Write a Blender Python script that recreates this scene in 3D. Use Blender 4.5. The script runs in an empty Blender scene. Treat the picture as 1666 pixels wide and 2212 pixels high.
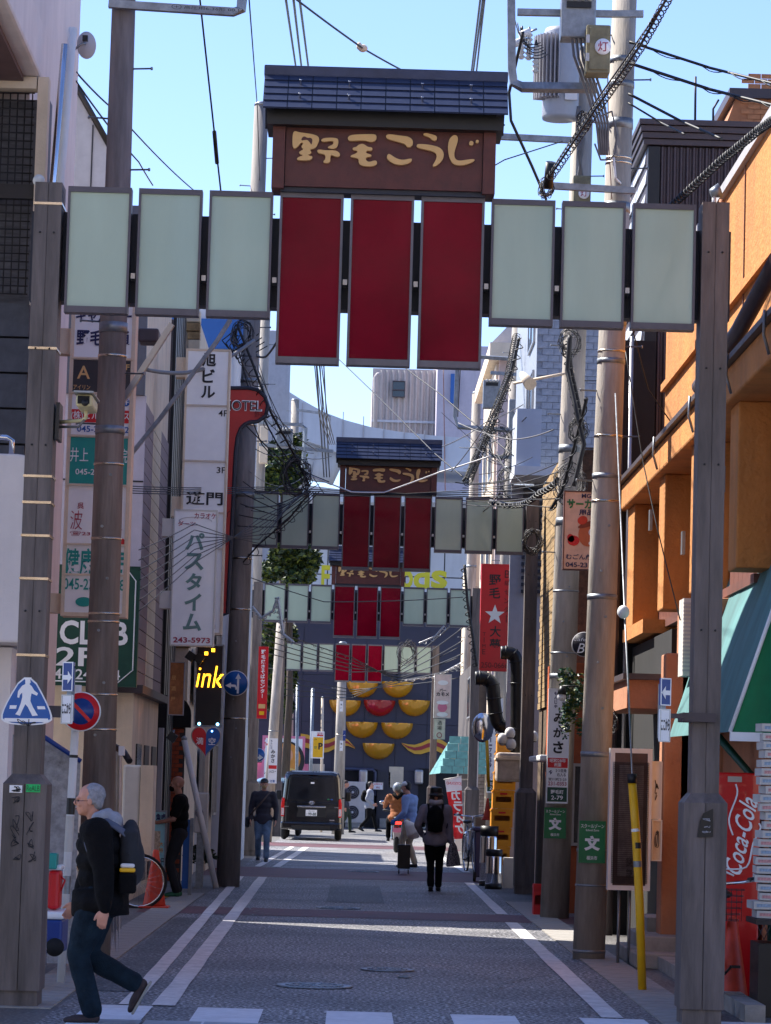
import bpy, bmesh, math, random
from mathutils import Vector, Matrix, noise
from math import sin, cos, pi, radians
random.seed(7)
S = bpy.context.scene
COL = S.collection
# ---------------- camera ----------------
F, HC = 6660.0, 1.65           # focal length in units of a 1666-wide frame, eye height
ROLL = radians(1.62)
uu, vv = 760-833, -(1692-1106)
u2 = uu*cos(ROLL)-vv*sin(ROLL); v2 = uu*sin(ROLL)+vv*cos(ROLL)
pit = math.atan(-v2/F); yaw = math.atan(-u2/math.hypot(F, v2))
cam = bpy.data.cameras.new('camera'); co = bpy.data.objects.new('camera', cam); COL.objects.link(co)
cam.sensor_fit = 'HORIZONTAL'; cam.sensor_width = 36; cam.lens = 36*F/1666
cam.clip_start = .5; cam.clip_end = 3000
R = Matrix.Rotation(-yaw, 3, 'Z') @ Matrix.Rotation(pi/2+pit, 3, 'X') @ Matrix.Rotation(ROLL, 3, 'Z')
co.matrix_world = Matrix.Translation((0, 0, HC)) @ R.to_4x4()
S.camera = co
# ---------------- light ----------------
SUN_EL, SUN_AZ = radians(48), radians(56)      # azimuth measured from the street axis towards the left
sd = Vector((-sin(SUN_AZ)*cos(SUN_EL), cos(SUN_AZ)*cos(SUN_EL), sin(SUN_EL)))
w = bpy.data.worlds.new('World'); S.world = w; w.use_nodes = True
nt = w.node_tree; nt.nodes.clear()
bg = nt.nodes.new('ShaderNodeBackground'); wo = nt.nodes.new('ShaderNodeOutputWorld')
sk = nt.nodes.new('ShaderNodeTexSky'); sk.sky_type = 'NISHITA'; sk.sun_disc = False
sk.sun_elevation = SUN_EL; sk.sun_rotation = -SUN_AZ; sk.air_density = 1.0; sk.dust_density = 0; sk.ozone_density = 4
tn = nt.nodes.new('ShaderNodeMix'); tn.data_type = 'RGBA'; tn.blend_type = 'MULTIPLY'; tn.inputs[0].default_value = 1; tn.inputs[7].default_value = (.84, .81, .98, 1)
nt.links.new(sk.outputs[0], tn.inputs[6]); nt.links.new(tn.outputs[2], bg.inputs[0]); bg.inputs[1].default_value = .105
nt.links.new(bg.outputs[0], wo.inputs[0])
sl = bpy.data.lights.new('sun', 'SUN'); sl.energy = 4.6; sl.angle = radians(.5); sl.color = (1, .95, .87)
so = bpy.data.objects.new('sun', sl); COL.objects.link(so); so.location = sd*60
so.rotation_euler = sd.to_track_quat('Z', 'Y').to_euler()
S.view_settings.view_transform = 'Standard'; S.view_settings.look = 'None'
S.view_settings.gamma = 1; S.view_settings.use_curve_mapping = False
S.view_settings.exposure = 1.38
S.render.engine = 'CYCLES'; S.cycles.max_bounces = 8; S.cycles.use_denoising = True
# ---------------- photo frame -> place ----------------
def ray(u, v): return R @ Vector(((u-833)/F, -(v-1106)/F, -1))
def P(u, v, Y):
    d = ray(u, v); t = Y/d.y; return Vector((d.x*t, Y, HC+d.z*t))
def G(u, v, z=0):
    d = ray(u, v); t = (z-HC)/d.z; return Vector((d.x*t, d.y*t, z))
def K(Y): return F/Y*1.0
# ---------------- materials ----------------
MATS = {}
def lin(c):
    return tuple(((x/255)/12.92 if x <= 10 else (((x/255)+.055)/1.055)**2.4) for x in c)
def mat(name, c, rough=.6, metal=0, var=.12, sc=6, bump=.0, bsc=40, streak=0, emit=0, coat=0, alpha=1, trans=0, obj=False, dirt=0, spec=.5):
    if name in MATS: return MATS[name]
    m = bpy.data.materials.new(name); m.use_nodes = True; n = m.node_tree; L = n.links
    b = n.nodes['Principled BSDF']; b.inputs['Roughness'].default_value = rough; b.inputs['Metallic'].default_value = metal
    b.inputs['Coat Weight'].default_value = coat; b.inputs['Specular IOR Level'].default_value = spec
    tc = n.nodes.new('ShaderNodeTexCoord'); mp = n.nodes.new('ShaderNodeMapping'); L.new(tc.outputs['Object'], mp.inputs[0])
    if streak: mp.inputs['Scale'].default_value = (1, 1, 1/streak)
    nz = n.nodes.new('ShaderNodeTexNoise'); nz.inputs['Scale'].default_value = sc; nz.inputs['Detail'].default_value = 6
    nz.inputs['Roughness'].default_value = .65
    L.new(mp.outputs[0], nz.inputs['Vector'])
    cr = n.nodes.new('ShaderNodeValToRGB'); cr.color_ramp.elements[0].position = .3; cr.color_ramp.elements[1].position = .7
    cr.color_ramp.elements[0].color = tuple(max(0, x*(1-var*1.6)) for x in c)+(1,)
    cr.color_ramp.elements[1].color = tuple(min(1, x*(1+var)) for x in c)+(1,)
    L.new(nz.outputs[0], cr.inputs[0]); out = cr.outputs[0]
    if dirt:
        n2 = n.nodes.new('ShaderNodeTexNoise'); n2.inputs['Scale'].default_value = 1.3; n2.inputs['Detail'].default_value = 8
        m2 = n.nodes.new('ShaderNodeMapping'); m2.inputs['Scale'].default_value = (3, 3, .5); L.new(tc.outputs['Object'], m2.inputs[0]); L.new(m2.outputs[0], n2.inputs[0])
        r2 = n.nodes.new('ShaderNodeValToRGB'); r2.color_ramp.elements[0].position = .45; r2.color_ramp.elements[1].position = .72
        L.new(n2.outputs[0], r2.inputs[0])
        mx = n.nodes.new('ShaderNodeMix'); mx.data_type = 'RGBA'; mu = n.nodes.new('ShaderNodeMath'); mu.operation = 'MULTIPLY'; mu.inputs[1].default_value = dirt
        L.new(r2.outputs[0], mu.inputs[0]); L.new(mu.outputs[0], mx.inputs[0]); L.new(out, mx.inputs[6]); mx.inputs[7].default_value = tuple(x*.3+.01 for x in c)+(1,)
        out = mx.outputs[2]
    L.new(out, b.inputs['Base Color'])
    # small roughness breakup
    rr = n.nodes.new('ShaderNodeMapRange'); rr.inputs[3].default_value = max(.02, rough-.08); rr.inputs[4].default_value = min(1, rough+.08)
    L.new(nz.outputs[0], rr.inputs[0]); L.new(rr.outputs[0], b.inputs['Roughness'])
    if bump:
        nb = n.nodes.new('ShaderNodeTexNoise'); nb.inputs['Scale'].default_value = bsc; nb.inputs['Detail'].default_value = 4
        L.new(mp.outputs[0], nb.inputs['Vector']); bp = n.nodes.new('ShaderNodeBump'); bp.inputs['Strength'].default_value = min(1, bump); bp.inputs['Distance'].default_value = .02
        L.new(nb.outputs[0], bp.inputs['Height']); L.new(bp.outputs[0], b.inputs['Normal'])
    if emit: b.inputs['Emission Color'].default_value = tuple(c)+(1,); b.inputs['Emission Strength'].default_value = emit
    if trans: b.inputs['Transmission Weight'].default_value = trans
    if alpha < 1: b.inputs['Alpha'].default_value = alpha
    MATS[name] = m; return m
def q(name, r, g, b, k=1.0, **a):           # sRGB triple, scaled to a real base colour
    return mat(name, tuple(min(.85, x*k) for x in lin((r, g, b))), **a)
M = dict(
 conc=q('concrete', 184, 174, 162, .85, rough=.85, var=.28, sc=5, streak=6, bump=.25, bsc=60, dirt=.5),
 concd=q('stained_concrete', 146, 132, 124, .85, rough=.85, var=.35, sc=7, streak=9, bump=.25, bsc=60, dirt=.5),
 postw=q('weathered_brown_post', 112, 101, 96, .85, rough=.6, var=.35, sc=9, streak=8, bump=.25, bsc=30, dirt=.55),
 galv=q('galvanised_steel', 150, 155, 160, .9, rough=.45, metal=.7, var=.2, sc=12, dirt=.3),
 steelband=q('bright_steel_band', 205, 190, 170, 1, rough=.25, metal=1, var=.2),
 frame=q('bronze_panel_frame', 92, 88, 96, .9, rough=.4, metal=.3, var=.1),
 alu=q('aluminium', 185, 182, 180, .9, rough=.35, metal=.7, var=.1, dirt=.2),
 green=q('frosted_green_glass', 178, 198, 178, .85, rough=.2, var=.06, sc=1.6, coat=.3, dirt=.1, streak=4),
 red=q('red_glass', 134, 0, 33, .78, rough=.12, var=.18, sc=1.5, coat=.03, spec=.12),
 tile=q('dark_blue_metal_tile', 58, 64, 86, 1, rough=.34, metal=.35, var=.18, sc=5),
 navy=q('dark_beam_paint', 40, 44, 58, .9, rough=.5, var=.12),
 wood=q('brown_signboard_wood', 98, 46, 38, .85, rough=.5, var=.18, sc=10, bump=.1),
 gold=q('cream_gold_letter', 232, 184, 118, .9, rough=.5, var=.05),
 wire=q('black_cable', 22, 22, 26, 1, rough=.55, var=.2),
 wireg=q('grey_cable', 115, 112, 112, .8, rough=.6, var=.2),
 steeld=q('dark_steel', 60, 58, 60, .8, rough=.5, metal=.5),
 white=q('white_paint', 225, 224, 222, .95, rough=.5, var=.04, dirt=.12),
 offw=q('offwhite_plastic', 212, 208, 200, .9, rough=.55, var=.05, dirt=.2),
 black=q('black_paint', 18, 18, 20, 1, rough=.45, var=.2),
 rubber=q('rubber', 20, 20, 21, 1, rough=.8, var=.2),
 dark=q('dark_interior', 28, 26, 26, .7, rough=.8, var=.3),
 glassd=q('dark_window_glass', 34, 42, 50, .8, rough=.06, var=.2, sc=1, spec=.8),
 orange=q('orange_stucco', 228, 150, 76, .7, rough=.85, var=.12, sc=1.5, bump=.8, bsc=22, dirt=.34),
 orange2=q('orange_pillar_stucco', 214, 146, 108, .7, rough=.85, var=.1, sc=1.5, bump=.6, bsc=22, dirt=.2),
 brown=q('brown_shutter', 128, 84, 74, .8, rough=.5, var=.15, streak=6, dirt=.3),
 brownd=q('dark_brown_cladding', 76, 66, 70, .8, rough=.5, var=.12),
 cream=q('cream_render', 232, 212, 186, .9, rough=.8, var=.08, sc=2, bump=.3, dirt=.25),
 peach=q('peach_render', 232, 220, 214, .92, rough=.75, var=.05, sc=2, bump=.2, bsc=80, dirt=.15),
 lav=q('pale_lavender_panel', 200, 192, 204, .85, rough=.6, var=.05, dirt=.15),
 greyw=q('light_grey_wall', 184, 182, 186, .85, rough=.7, var=.06, dirt=.15),
 fbeige=q('far_beige_corrugated', 190, 182, 178, .9, rough=.7, var=.05, dirt=.1),
 fwhite=q('far_white_steel', 196, 202, 212, .9, rough=.6, var=.05, sc=.5, dirt=.1),
 facn=q('navy_facade', 52, 54, 74, .8, rough=.55, var=.12, sc=1),
 bowl=q('gold_bowl_gloss', 222, 160, 36, .85, rough=.15, metal=.25, var=.08, sc=1, coat=.8),
 bowlr=q('red_bowl_gloss', 180, 28, 40, .8, rough=.15, var=.08, sc=1, coat=.8),
 skin=q('skin', 212, 150, 124, .85, rough=.55, var=.12, sc=14, bump=.05),
 skin2=q('skin_deeper', 176, 126, 104, .8, rough=.55, var=.12, sc=14),
 hairg=q('grey_hair', 158, 156, 160, .85, rough=.8, var=.22, sc=40, bump=.35, bsc=160),
 hairb=q('black_hair', 24, 20, 20, 1, rough=.5, var=.4, sc=50, bump=.6, bsc=90),
 hairbr=q('brown_hair', 58, 36, 30, .9, rough=.5, var=.4, sc=50, bump=.6, bsc=90),
 cblack=q('black_cloth', 22, 21, 23, .7, rough=.9, var=.3, sc=8, bump=.3, bsc=90, spec=.15),
 cjean=q('dark_jeans', 30, 46, 58, .8, spec=.15, rough=.9, var=.35, sc=7, bump=.4, bsc=120),
 cjeanl=q('faded_jeans', 112, 134, 158, .75, rough=.9, var=.35, sc=6, bump=.3, bsc=120),
 cgrey=q('grey_fleece', 170, 172, 180, .8, rough=.95, var=.12, sc=20, bump=.5, bsc=120),
 cpurp=q('dark_plum_nylon', 52, 46, 58, .75, rough=.7, var=.25, sc=6),
 cmau=q('mauve_padded_jacket', 146, 134, 142, .8, rough=.75, var=.15, sc=6),
 cblue=q('light_blue_workwear', 140, 164, 210, .9, rough=.85, var=.15, sc=6),
 ckhaki=q('khaki_trousers', 190, 166, 138, .8, rough=.9, var=.15, sc=6),
 ctan=q('tan_brown_jacket', 170, 100, 52, .75, rough=.85, var=.15, sc=6),
 colive=q('olive_trousers', 48, 62, 44, .8, rough=.9, var=.2),
 cconeo=q('cone_orange_red', 226, 66, 34, .85, rough=.5, var=.12, dirt=.3),
 coke=q('glossy_red_paint', 214, 12, 20, .8, rough=.3, var=.06, sc=2, coat=.4),
 signr=q('sign_red', 222, 22, 34, .85, rough=.4, var=.04),
 signb=q('sign_blue', 20, 96, 176, .85, rough=.35, var=.05),
 signdb=q('sign_deep_blue', 24, 62, 140, .85, rough=.35, var=.05),
 signg=q('sign_green', 26, 128, 72, .85, rough=.35, var=.05),
 signw=q('sign_white', 244, 242, 240, 1, rough=.35, var=.03),
 signgd=q('dark_green_board', 14, 72, 56, .85, rough=.45, var=.1),
 teal=q('teal_print', 24, 160, 150, .85, rough=.4, var=.05),
 tealr=q('teal_tiles', 104, 168, 160, .7, rough=.5, var=.15),
 awn=q('faded_teal_awning', 88, 136, 136, .85, rough=.8, var=.25, sc=2, streak=3, dirt=.25),
 awng=q('backlit_green_canvas', 8, 132, 82, .75, rough=.75, var=.12),  # glow of light through the end cloth put into this green
 yell=q('yellow_guard', 250, 190, 10, .85, rough=.4, var=.06),
 crate=q('orange_crate_plastic', 240, 160, 20, .85, rough=.4, var=.08),
 brick=q('orange_brick', 190, 92, 56, .8, rough=.8, var=.25, sc=9, bump=.3),
 brickw=q('pale_brick', 196, 184, 182, .8, rough=.85, var=.22, sc=9, bump=.3),
 brickt=q('tan_brick', 182, 150, 104, .8, rough=.85, var=.35, sc=5, bump=.5),
 mortar=q('mortar', 90, 82, 80, .8, rough=.9, var=.2),
 siding=q('beige_siding', 226, 208, 178, .9, rough=.7, var=.08, dirt=.2),
 sidinggr=q('grey_mauve_siding', 146, 128, 130, .85, rough=.7, var=.08, dirt=.2),
 navytxt=q('navy_ink', 30, 34, 84, .9, rough=.5, var=.02), redtxt=q('crimson_ink', 170, 40, 70, .9, rough=.5, var=.02),
 blk=q('black_ink', 24, 24, 30, .9, rough=.5, var=.02), pinkp=q('pink_print', 228, 130, 160, .85, rough=.5, var=.04),
 bluebin=q('blue_bin_plastic', 36, 44, 92, .85, rough=.5, var=.12, dirt=.2),
 chrome=q('chrome', 215, 215, 218, 1, rough=.12, metal=1, var=.05),
 vanb=q('black_car_paint', 14, 14, 18, .9, rough=.12, var=.05, coat=1),
 leaf=q('leaf_green', 48, 72, 34, .7, rough=.6, var=.45, sc=3), leafy=q('leaf_yellow_green', 112, 124, 36, .75, rough=.6, var=.35, sc=3),
 bark=q('bark', 88, 74, 62, .8, rough=.9, var=.3, sc=12, streak=5, bump=.5))
# ---------------- mesh builder ----------------
WL = {}
class MB:
    def __init__(s): s.v = []; s.f = []; s.sm = []; s.mi = []; s.cur = 0
    def add(s, vs, fs, smooth=False):
        o = len(s.v); s.v += [Vector(x) for x in vs]
        for f in fs: s.f.append([i+o for i in f]); s.sm.append(smooth); s.mi.append(s.cur)
        return s
    def box(s, x0, x1, y0, y1, z0, z1):
        return s.add([(x, y, z) for x in (x0, x1) for y in (y0, y1) for z in (z0, z1)],
            [(0, 1, 3, 2), (4, 6, 7, 5), (0, 4, 5, 1), (2, 3, 7, 6), (0, 2, 6, 4), (1, 5, 7, 3)])
    def cb(s, c, d, rot=None):                                   # centred box, sizes d, optional rotation matrix
        vs = [Vector((sx*d[0]/2, sy*d[1]/2, sz*d[2]/2)) for sx in (-1, 1) for sy in (-1, 1) for sz in (-1, 1)]
        if rot is not None: vs = [rot @ x for x in vs]
        return s.add([x+Vector(c) for x in vs], [(0, 1, 3, 2), (4, 6, 7, 5), (0, 4, 5, 1), (2, 3, 7, 6), (0, 2, 6, 4), (1, 5, 7, 3)])
    def tube(s, pts, r, n=8, cap=True, smooth=True):
        pts = [Vector(p) for p in pts]; rs = r if isinstance(r, (list, tuple)) else [r]*len(pts)
        up = None; o = len(s.v); vs = []
        for i, p in enumerate(pts):
            t = (pts[min(i+1, len(pts)-1)]-pts[max(i-1, 0)])
            if t.length < 1e-9: t = Vector((0, 0, 1))
            t.normalize()
            if up is None: up = t.orthogonal().normalized()
            a = (up-t*up.dot(t))
            if a.length < 1e-6: a = t.orthogonal()
            a.normalize(); up = a; b = t.cross(a)
            ra, rb = rs[i] if isinstance(rs[i], (tuple, list)) else (rs[i], rs[i])
            vs += [p+a*cos(2*pi*j/n)*ra+b*sin(2*pi*j/n)*rb for j in range(n)]
        fs = [(i*n+j, i*n+(j+1) % n, (i+1)*n+(j+1) % n, (i+1)*n+j) for i in range(len(pts)-1) for j in range(n)]
        s.add(vs, fs, smooth)
        if cap:
            s.f.append([o+j for j in range(n)][::-1]); s.f.append([o+(len(pts)-1)*n+j for j in range(n)]); s.sm += [False]*2; s.mi += [s.cur]*2
        return s
    def prism(s, poly, y0, y1):                                  # polygon in x,z pushed from y0 to y1
        n = len(poly)
        vs = [(x, y0, z) for x, z in poly]+[(x, y1, z) for x, z in poly]
        return s.add(vs, [list(range(n))[::-1], [n+i for i in range(n)]]+[(i, (i+1) % n, n+(i+1) % n, n+i) for i in range(n)])
    def prismx(s, poly, x0, x1):                                 # polygon in y,z pushed along x
        n = len(poly)
        vs = [(x0, y, z) for y, z in poly]+[(x1, y, z) for y, z in poly]
        return s.add(vs, [list(range(n)), [n+i for i in range(n)][::-1]]+[(i, n+i, n+(i+1) % n, (i+1) % n) for i in range(n)])
    def prismz(s, poly, z0, z1):
        n = len(poly)
        vs = [(x, y, z0) for x, y in poly]+[(x, y, z1) for x, y in poly]
        return s.add(vs, [list(range(n))[::-1], [n+i for i in range(n)]]+[(i, (i+1) % n, n+(i+1) % n, n+i) for i in range(n)])
    def lathe(s, prof, c=(0, 0, 0), n=20, axis='z', smooth=True):
        c = Vector(c); vs = []
        for r, h in prof:
            for j in range(n):
                a, b = r*cos(2*pi*j/n), r*sin(2*pi*j/n)
                vs.append(c+Vector((a, b, h) if axis == 'z' else ((a, h, b) if axis == 'y' else (h, a, b))))
        k = len(prof)
        s.add(vs, [(i*n+j, i*n+(j+1) % n, (i+1)*n+(j+1) % n, (i+1)*n+j) for i in range(k-1) for j in range(n)]
              + [list(range(n))[::-1], [(k-1)*n+j for j in range(n)]], smooth); return s
    def sph(s, c, r, n=12, m=8, rot=None):
        r = r if isinstance(r, (tuple, list)) else (r, r, r); vs = []
        for i in range(m+1):
            t = pi*i/m
            for j in range(n):
                p = Vector((r[0]*sin(t)*cos(2*pi*j/n), r[1]*sin(t)*sin(2*pi*j/n), r[2]*cos(t)))
                vs.append((rot @ p if rot is not None else p)+Vector(c))
        return s.add(vs, [(i*n+j, (i+1)*n+j, (i+1)*n+(j+1) % n, i*n+(j+1) % n) for i in range(m) for j in range(n)], True)
    def mesh(s, name, mats, off=Vector((0, 0, 0))):
        me = bpy.data.meshes.new(name); me.from_pydata([v-off for v in s.v], [], s.f)
        for m in (mats if isinstance(mats, (list, tuple)) else [mats]): me.materials.append(m)
        me.polygons.foreach_set('use_smooth', s.sm); me.polygons.foreach_set('material_index', s.mi)
        b = bmesh.new(); b.from_mesh(me); bmesh.ops.remove_doubles(b, verts=b.verts, dist=1e-5); bmesh.ops.recalc_face_normals(b, faces=b.faces); b.to_mesh(me); b.free()
        me.update(); return me
    def build(s, name, mats, parent=None, bevel=0, local=False, loc=None):
        off = Vector((0, 0, 0))
        if not local: off = WL.get(parent.name, off) if parent else (Vector(loc) if loc is not None else off)
        o = bpy.data.objects.new(name, s.mesh(name, mats, off)); COL.objects.link(o)
        if parent: o.parent = parent
        elif loc is not None: o.location = loc
        WL[o.name] = off.copy() if not local else Vector((0, 0, 0))
        if bevel:
            m = o.modifiers.new('bevel', 'BEVEL'); m.width = bevel; m.segments = 2; m.limit_method = 'ANGLE'; m.angle_limit = radians(50)
        return o
def tag(o, label, cat, group=None):
    o['label'] = label; o['category'] = cat
    if group: o['group'] = group
    return o
def struct(o): o['kind'] = 'structure'; return o
def thing(name, label, cat, loc=(0, 0, 0), group=None, rz=0):
    o = bpy.data.objects.new(name, None); COL.objects.link(o); o.location = loc; o.rotation_euler = (0, 0, rz); o.empty_display_size = .2
    WL[o.name] = Vector(loc); return tag(o, label, cat, group)
def dup(root, loc, rz=None, label=None, scale=None):
    def cp(o, par):
        c = o.copy(); COL.objects.link(c)
        if par: c.parent = par
        for ch in [x for x in kids.get(o.name, [])]: cp(ch, c)
        return c
    kids = {}
    for x in list(COL.objects):
        if x.parent: kids.setdefault(x.parent.name, []).append(x)
    r = cp(root, None); r.location = loc
    if rz is not None: r.rotation_euler = (0, 0, rz)
    if scale: r.scale = scale
    if label: r['label'] = label
    return r
def child(mesh, name, parent, loc=(0, 0, 0), rot=None):     # share mesh data between alike pieces; loc is in world
    o = bpy.data.objects.new(name, mesh); COL.objects.link(o)
    if parent: o.parent = parent
    o.location = Vector(loc)-(WL.get(parent.name, Vector((0, 0, 0))) if parent else Vector((0, 0, 0)))
    if rot: o.rotation_euler = rot
    return o
# ---------------- lettering ----------------
TXT = {}
def glyphs(body, off=0.0, ext=0.0):
    key = (body, off, ext)
    if key not in TXT:
        cu = bpy.data.curves.new('lettering', 'FONT'); cu.body = body; cu.offset = off; cu.extrude = ext; cu.size = 1; cu.resolution_u = 3
        ob = bpy.data.objects.new('tmp_text', cu); COL.objects.link(ob)
        bpy.context.view_layer.update()
        me = bpy.data.meshes.new_from_object(ob.evaluated_get(bpy.context.evaluated_depsgraph_get()))
        vs = [v.co.copy() for v in me.vertices]; fs = [list(p.vertices) for p in me.polygons]
        bpy.data.objects.remove(ob); bpy.data.curves.remove(cu); bpy.data.meshes.remove(me); TXT[key] = (vs, fs)
    return TXT[key]
def put_text(mb, body, c, wid, hgt, ax=Vector((1, 0, 0)), ay=Vector((0, 0, 1)), vert=False, off=.012, fit=True, shear=0):
    """text centred at c, filling wid x hgt, laid along ax / ay"""
    if vert:
        n = len(body); h = hgt/n
        for i, ch in enumerate(body):
            if ch in ' 　': continue
            ctr = Vector(c)+ay*(hgt/2-h*(i+.5))
            if ch == 'ー': put_text(mb, 'ー', ctr, h*.85, wid*.2, ay*-1, ax, off=off)
            else: put_text(mb, ch, ctr, wid, h*.86, ax, ay, off=off, fit=fit)
        return
    vs, fs = glyphs(body, off)
    if not vs: return
    x0 = min(v.x for v in vs); x1 = max(v.x for v in vs); y0 = min(v.y for v in vs); y1 = max(v.y for v in vs)
    sx = wid/max(x1-x0, .05); sy = hgt/max(y1-y0, .05)
    if len(body) == 1: s_ = min(sx, sy); sx = sy = s_
    elif not fit: sx = sy = min(sx, sy)
    mb.add([Vector(c)+ax*((v.x-(x0+x1)/2)*sx+(v.y-(y0+y1)/2)*sy*shear)+ay*((v.y-(y0+y1)/2)*sy) for v in vs], fs)
def chaikin(p, n=2):
    for _ in range(n):
        o = []
        for i in range(len(p)):
            a, b = p[i], p[(i+1) % len(p)]
            o += [(a[0]*.75+b[0]*.25, a[1]*.75+b[1]*.25), (a[0]*.25+b[0]*.75, a[1]*.25+b[1]*.75)]
        p = o
    return p
def fillpoly(mb, pts, y0, y1):
    """concave outline in x,z -> triangulated plate"""
    from mathutils.geometry import tessellate_polygon
    tr = tessellate_polygon([[Vector((x, z, 0)) for x, z in pts]])
    n = len(pts); vs = [(x, y0, z) for x, z in pts]+[(x, y1, z) for x, z in pts]
    fs = [list(t) for t in tr]+[[n+i for i in t][::-1] for t in tr]+[(i, (i+1) % n, n+(i+1) % n, n+i) for i in range(n)]
    mb.add(vs, fs)
def signboard(name, label, cat, box, Y, mats=None, th=.12, texts=(), panels=(), frame=.02, rz=0, group=None, fm=None, lean=False):
    """box = (u0,v0,u1,v1) in the photo frame; texts = (body, fx, fy, fw, fh, mat, vertical[, off]); panels = (fx0,fy0,fx1,fy1,mat)"""
    u0, v0, u1, v1 = box; c = P((u0+u1)/2, (v0+v1)/2, Y); k = K(Y); W = (u1-u0)/k; H = (v1-v0)/k
    t = thing(name, label, cat, (c.x, Y, c.z-H/2), group)
    bgm = mats or M['signw']
    o = MB().box(c.x-W/2+frame, c.x+W/2-frame, Y, Y+th, c.z-H/2+frame, c.z+H/2-frame).build('face_panel', bgm, t)
    if frame:
        fr = MB(); f = frame; y0 = Y-.012; y1 = Y+th+.006
        fr.box(c.x-W/2, c.x-W/2+f, y0, y1, c.z-H/2, c.z+H/2).box(c.x+W/2-f, c.x+W/2, y0, y1, c.z-H/2, c.z+H/2)
        fr.box(c.x-W/2+f, c.x+W/2-f, y0, y1, c.z-H/2, c.z-H/2+f).box(c.x-W/2+f, c.x+W/2-f, y0, y1, c.z+H/2-f, c.z+H/2)
        fr.build('frame', fm or M['alu'], t)
    px = lambda fx: c.x-W/2+fx*W
    pz = lambda fy: c.z+H/2-fy*H
    for i, (a, b, cc, d, m) in enumerate(panels):
        MB().box(px(a), px(cc), Y-.004-.0015*(i % 3), Y-.0005, pz(d), pz(b)).build('printed_panel', m, t)
    bym = {}
    for tx in texts:
        body, fx, fy, fw, fh, m, vert = tx[:7]; off = tx[7] if len(tx) > 7 else .012
        mb = bym.setdefault(m.name, (MB(), m))[0]
        put_text(mb, body, (px(fx), Y-.0085, pz(fy)), fw*W, fh*H, vert=vert, off=off)
    for mb, m in bym.values(): mb.build('lettering', m, t)
    t['u_'] = 0; del t['u_']
    return t, px, pz
# ================= ground =================
def asphalt(name, base, spk, thr):
    m = bpy.data.materials.new(name); m.use_nodes = True; n = m.node_tree; L = n.links; b = n.nodes['Principled BSDF']
    tc = n.nodes.new('ShaderNodeTexCoord')
    a = n.nodes.new('ShaderNodeTexNoise'); a.inputs['Scale'].default_value = 32; a.inputs['Detail'].default_value = 3
    c = n.nodes.new('ShaderNodeTexNoise'); c.inputs['Scale'].default_value = .7; c.inputs['Detail'].default_value = 6
    L.new(tc.outputs['Object'], a.inputs[0]); L.new(tc.outputs['Object'], c.inputs[0])
    r = n.nodes.new('ShaderNodeValToRGB'); e = r.color_ramp.elements
    e[0].position = .36; e[0].color = tuple(x*.45 for x in base)+(1,); e[1].position = thr; e[1].color = base+(1,)
    x = e.new(thr+.09); x.color = spk+(1,)
    L.new(a.outputs[0], r.inputs[0])
    mx = n.nodes.new('ShaderNodeMix'); mx.data_type = 'RGBA'; mx.blend_type = 'MULTIPLY'; mx.inputs[0].default_value = .8
    r2 = n.nodes.new('ShaderNodeValToRGB'); r2.color_ramp.elements[0].position = .35; r2.color_ramp.elements[1].position = .65
    r2.color_ramp.elements[0].color = (.45, .45, .47, 1); L.new(c.outputs[0], r2.inputs[0])
    L.new(r.outputs[0], mx.inputs[6]); L.new(r2.outputs[0], mx.inputs[7]); L.new(mx.outputs[2], b.inputs['Base Color'])
    b.inputs['Roughness'].default_value = .62
    bp = n.nodes.new('ShaderNodeBump'); bp.inputs['Strength'].default_value = .5; bp.inputs['Distance'].default_value = .008
    L.new(a.outputs[0], bp.inputs['Height']); L.new(bp.outputs[0], b.inputs['Normal']); return m
M['asph'] = asphalt('asphalt', (.068, .066, .072), (.55, .54, .54), .5)
M['asphred'] = asphalt('red_asphalt', (.13, .032, .042), (.2, .08, .085), .58)
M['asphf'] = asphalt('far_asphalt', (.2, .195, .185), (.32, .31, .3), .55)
M['slab'] = asphalt('pavement_concrete', (.16, .148, .14), (.28, .27, .25), .56)
M['pline'] = q('road_paint', 222, 218, 216, .95, rough=.75, var=.16, sc=14, dirt=.35)
M['xline'] = q('crossing_paint', 225, 226, 230, .95, rough=.7, var=.08, sc=14, dirt=.22)
M['linew'] = M['pline']
M['iron'] = q('cast_iron', 150, 164, 178, .8, rough=.4, metal=.4, var=.3, sc=20)
M['kerb'] = q('kerb_stone', 170, 165, 158, .8, rough=.85, var=.15, sc=6, bump=.3, dirt=.3)
def sheet(name, x0, x1, y0, y1, z, m, parent=None):
    return MB().add([(x0, y0, z), (x1, y0, z), (x1, y1, z), (x0, y1, z)], [(0, 1, 2, 3)]).build(name, m, parent)
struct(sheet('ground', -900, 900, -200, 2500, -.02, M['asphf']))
road = struct(sheet('road', -2.05, 2.3, -6, 93, 0, M['asph']))
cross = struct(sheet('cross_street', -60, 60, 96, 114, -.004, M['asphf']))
pvl = struct(sheet('left_pavement', -8, -2.05, -6, 95.9, 0, M['slab']))
pvr = struct(sheet('right_pavement', 2.3, 9, -6, 95.9, 0, M['slab']))
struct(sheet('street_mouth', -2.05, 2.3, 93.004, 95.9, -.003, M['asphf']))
for y0, y1 in ((38.1, 40.3), (53.4, 59.2), (79, 83.5)):
    MB().add([(-2.6, y0, .004), (3.1, y0+.0, .004), (3.1, y1, .004), (-2.6, y1, .004)], [(0, 1, 2, 3)]).build('red_band', M['asphred'], road)
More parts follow.
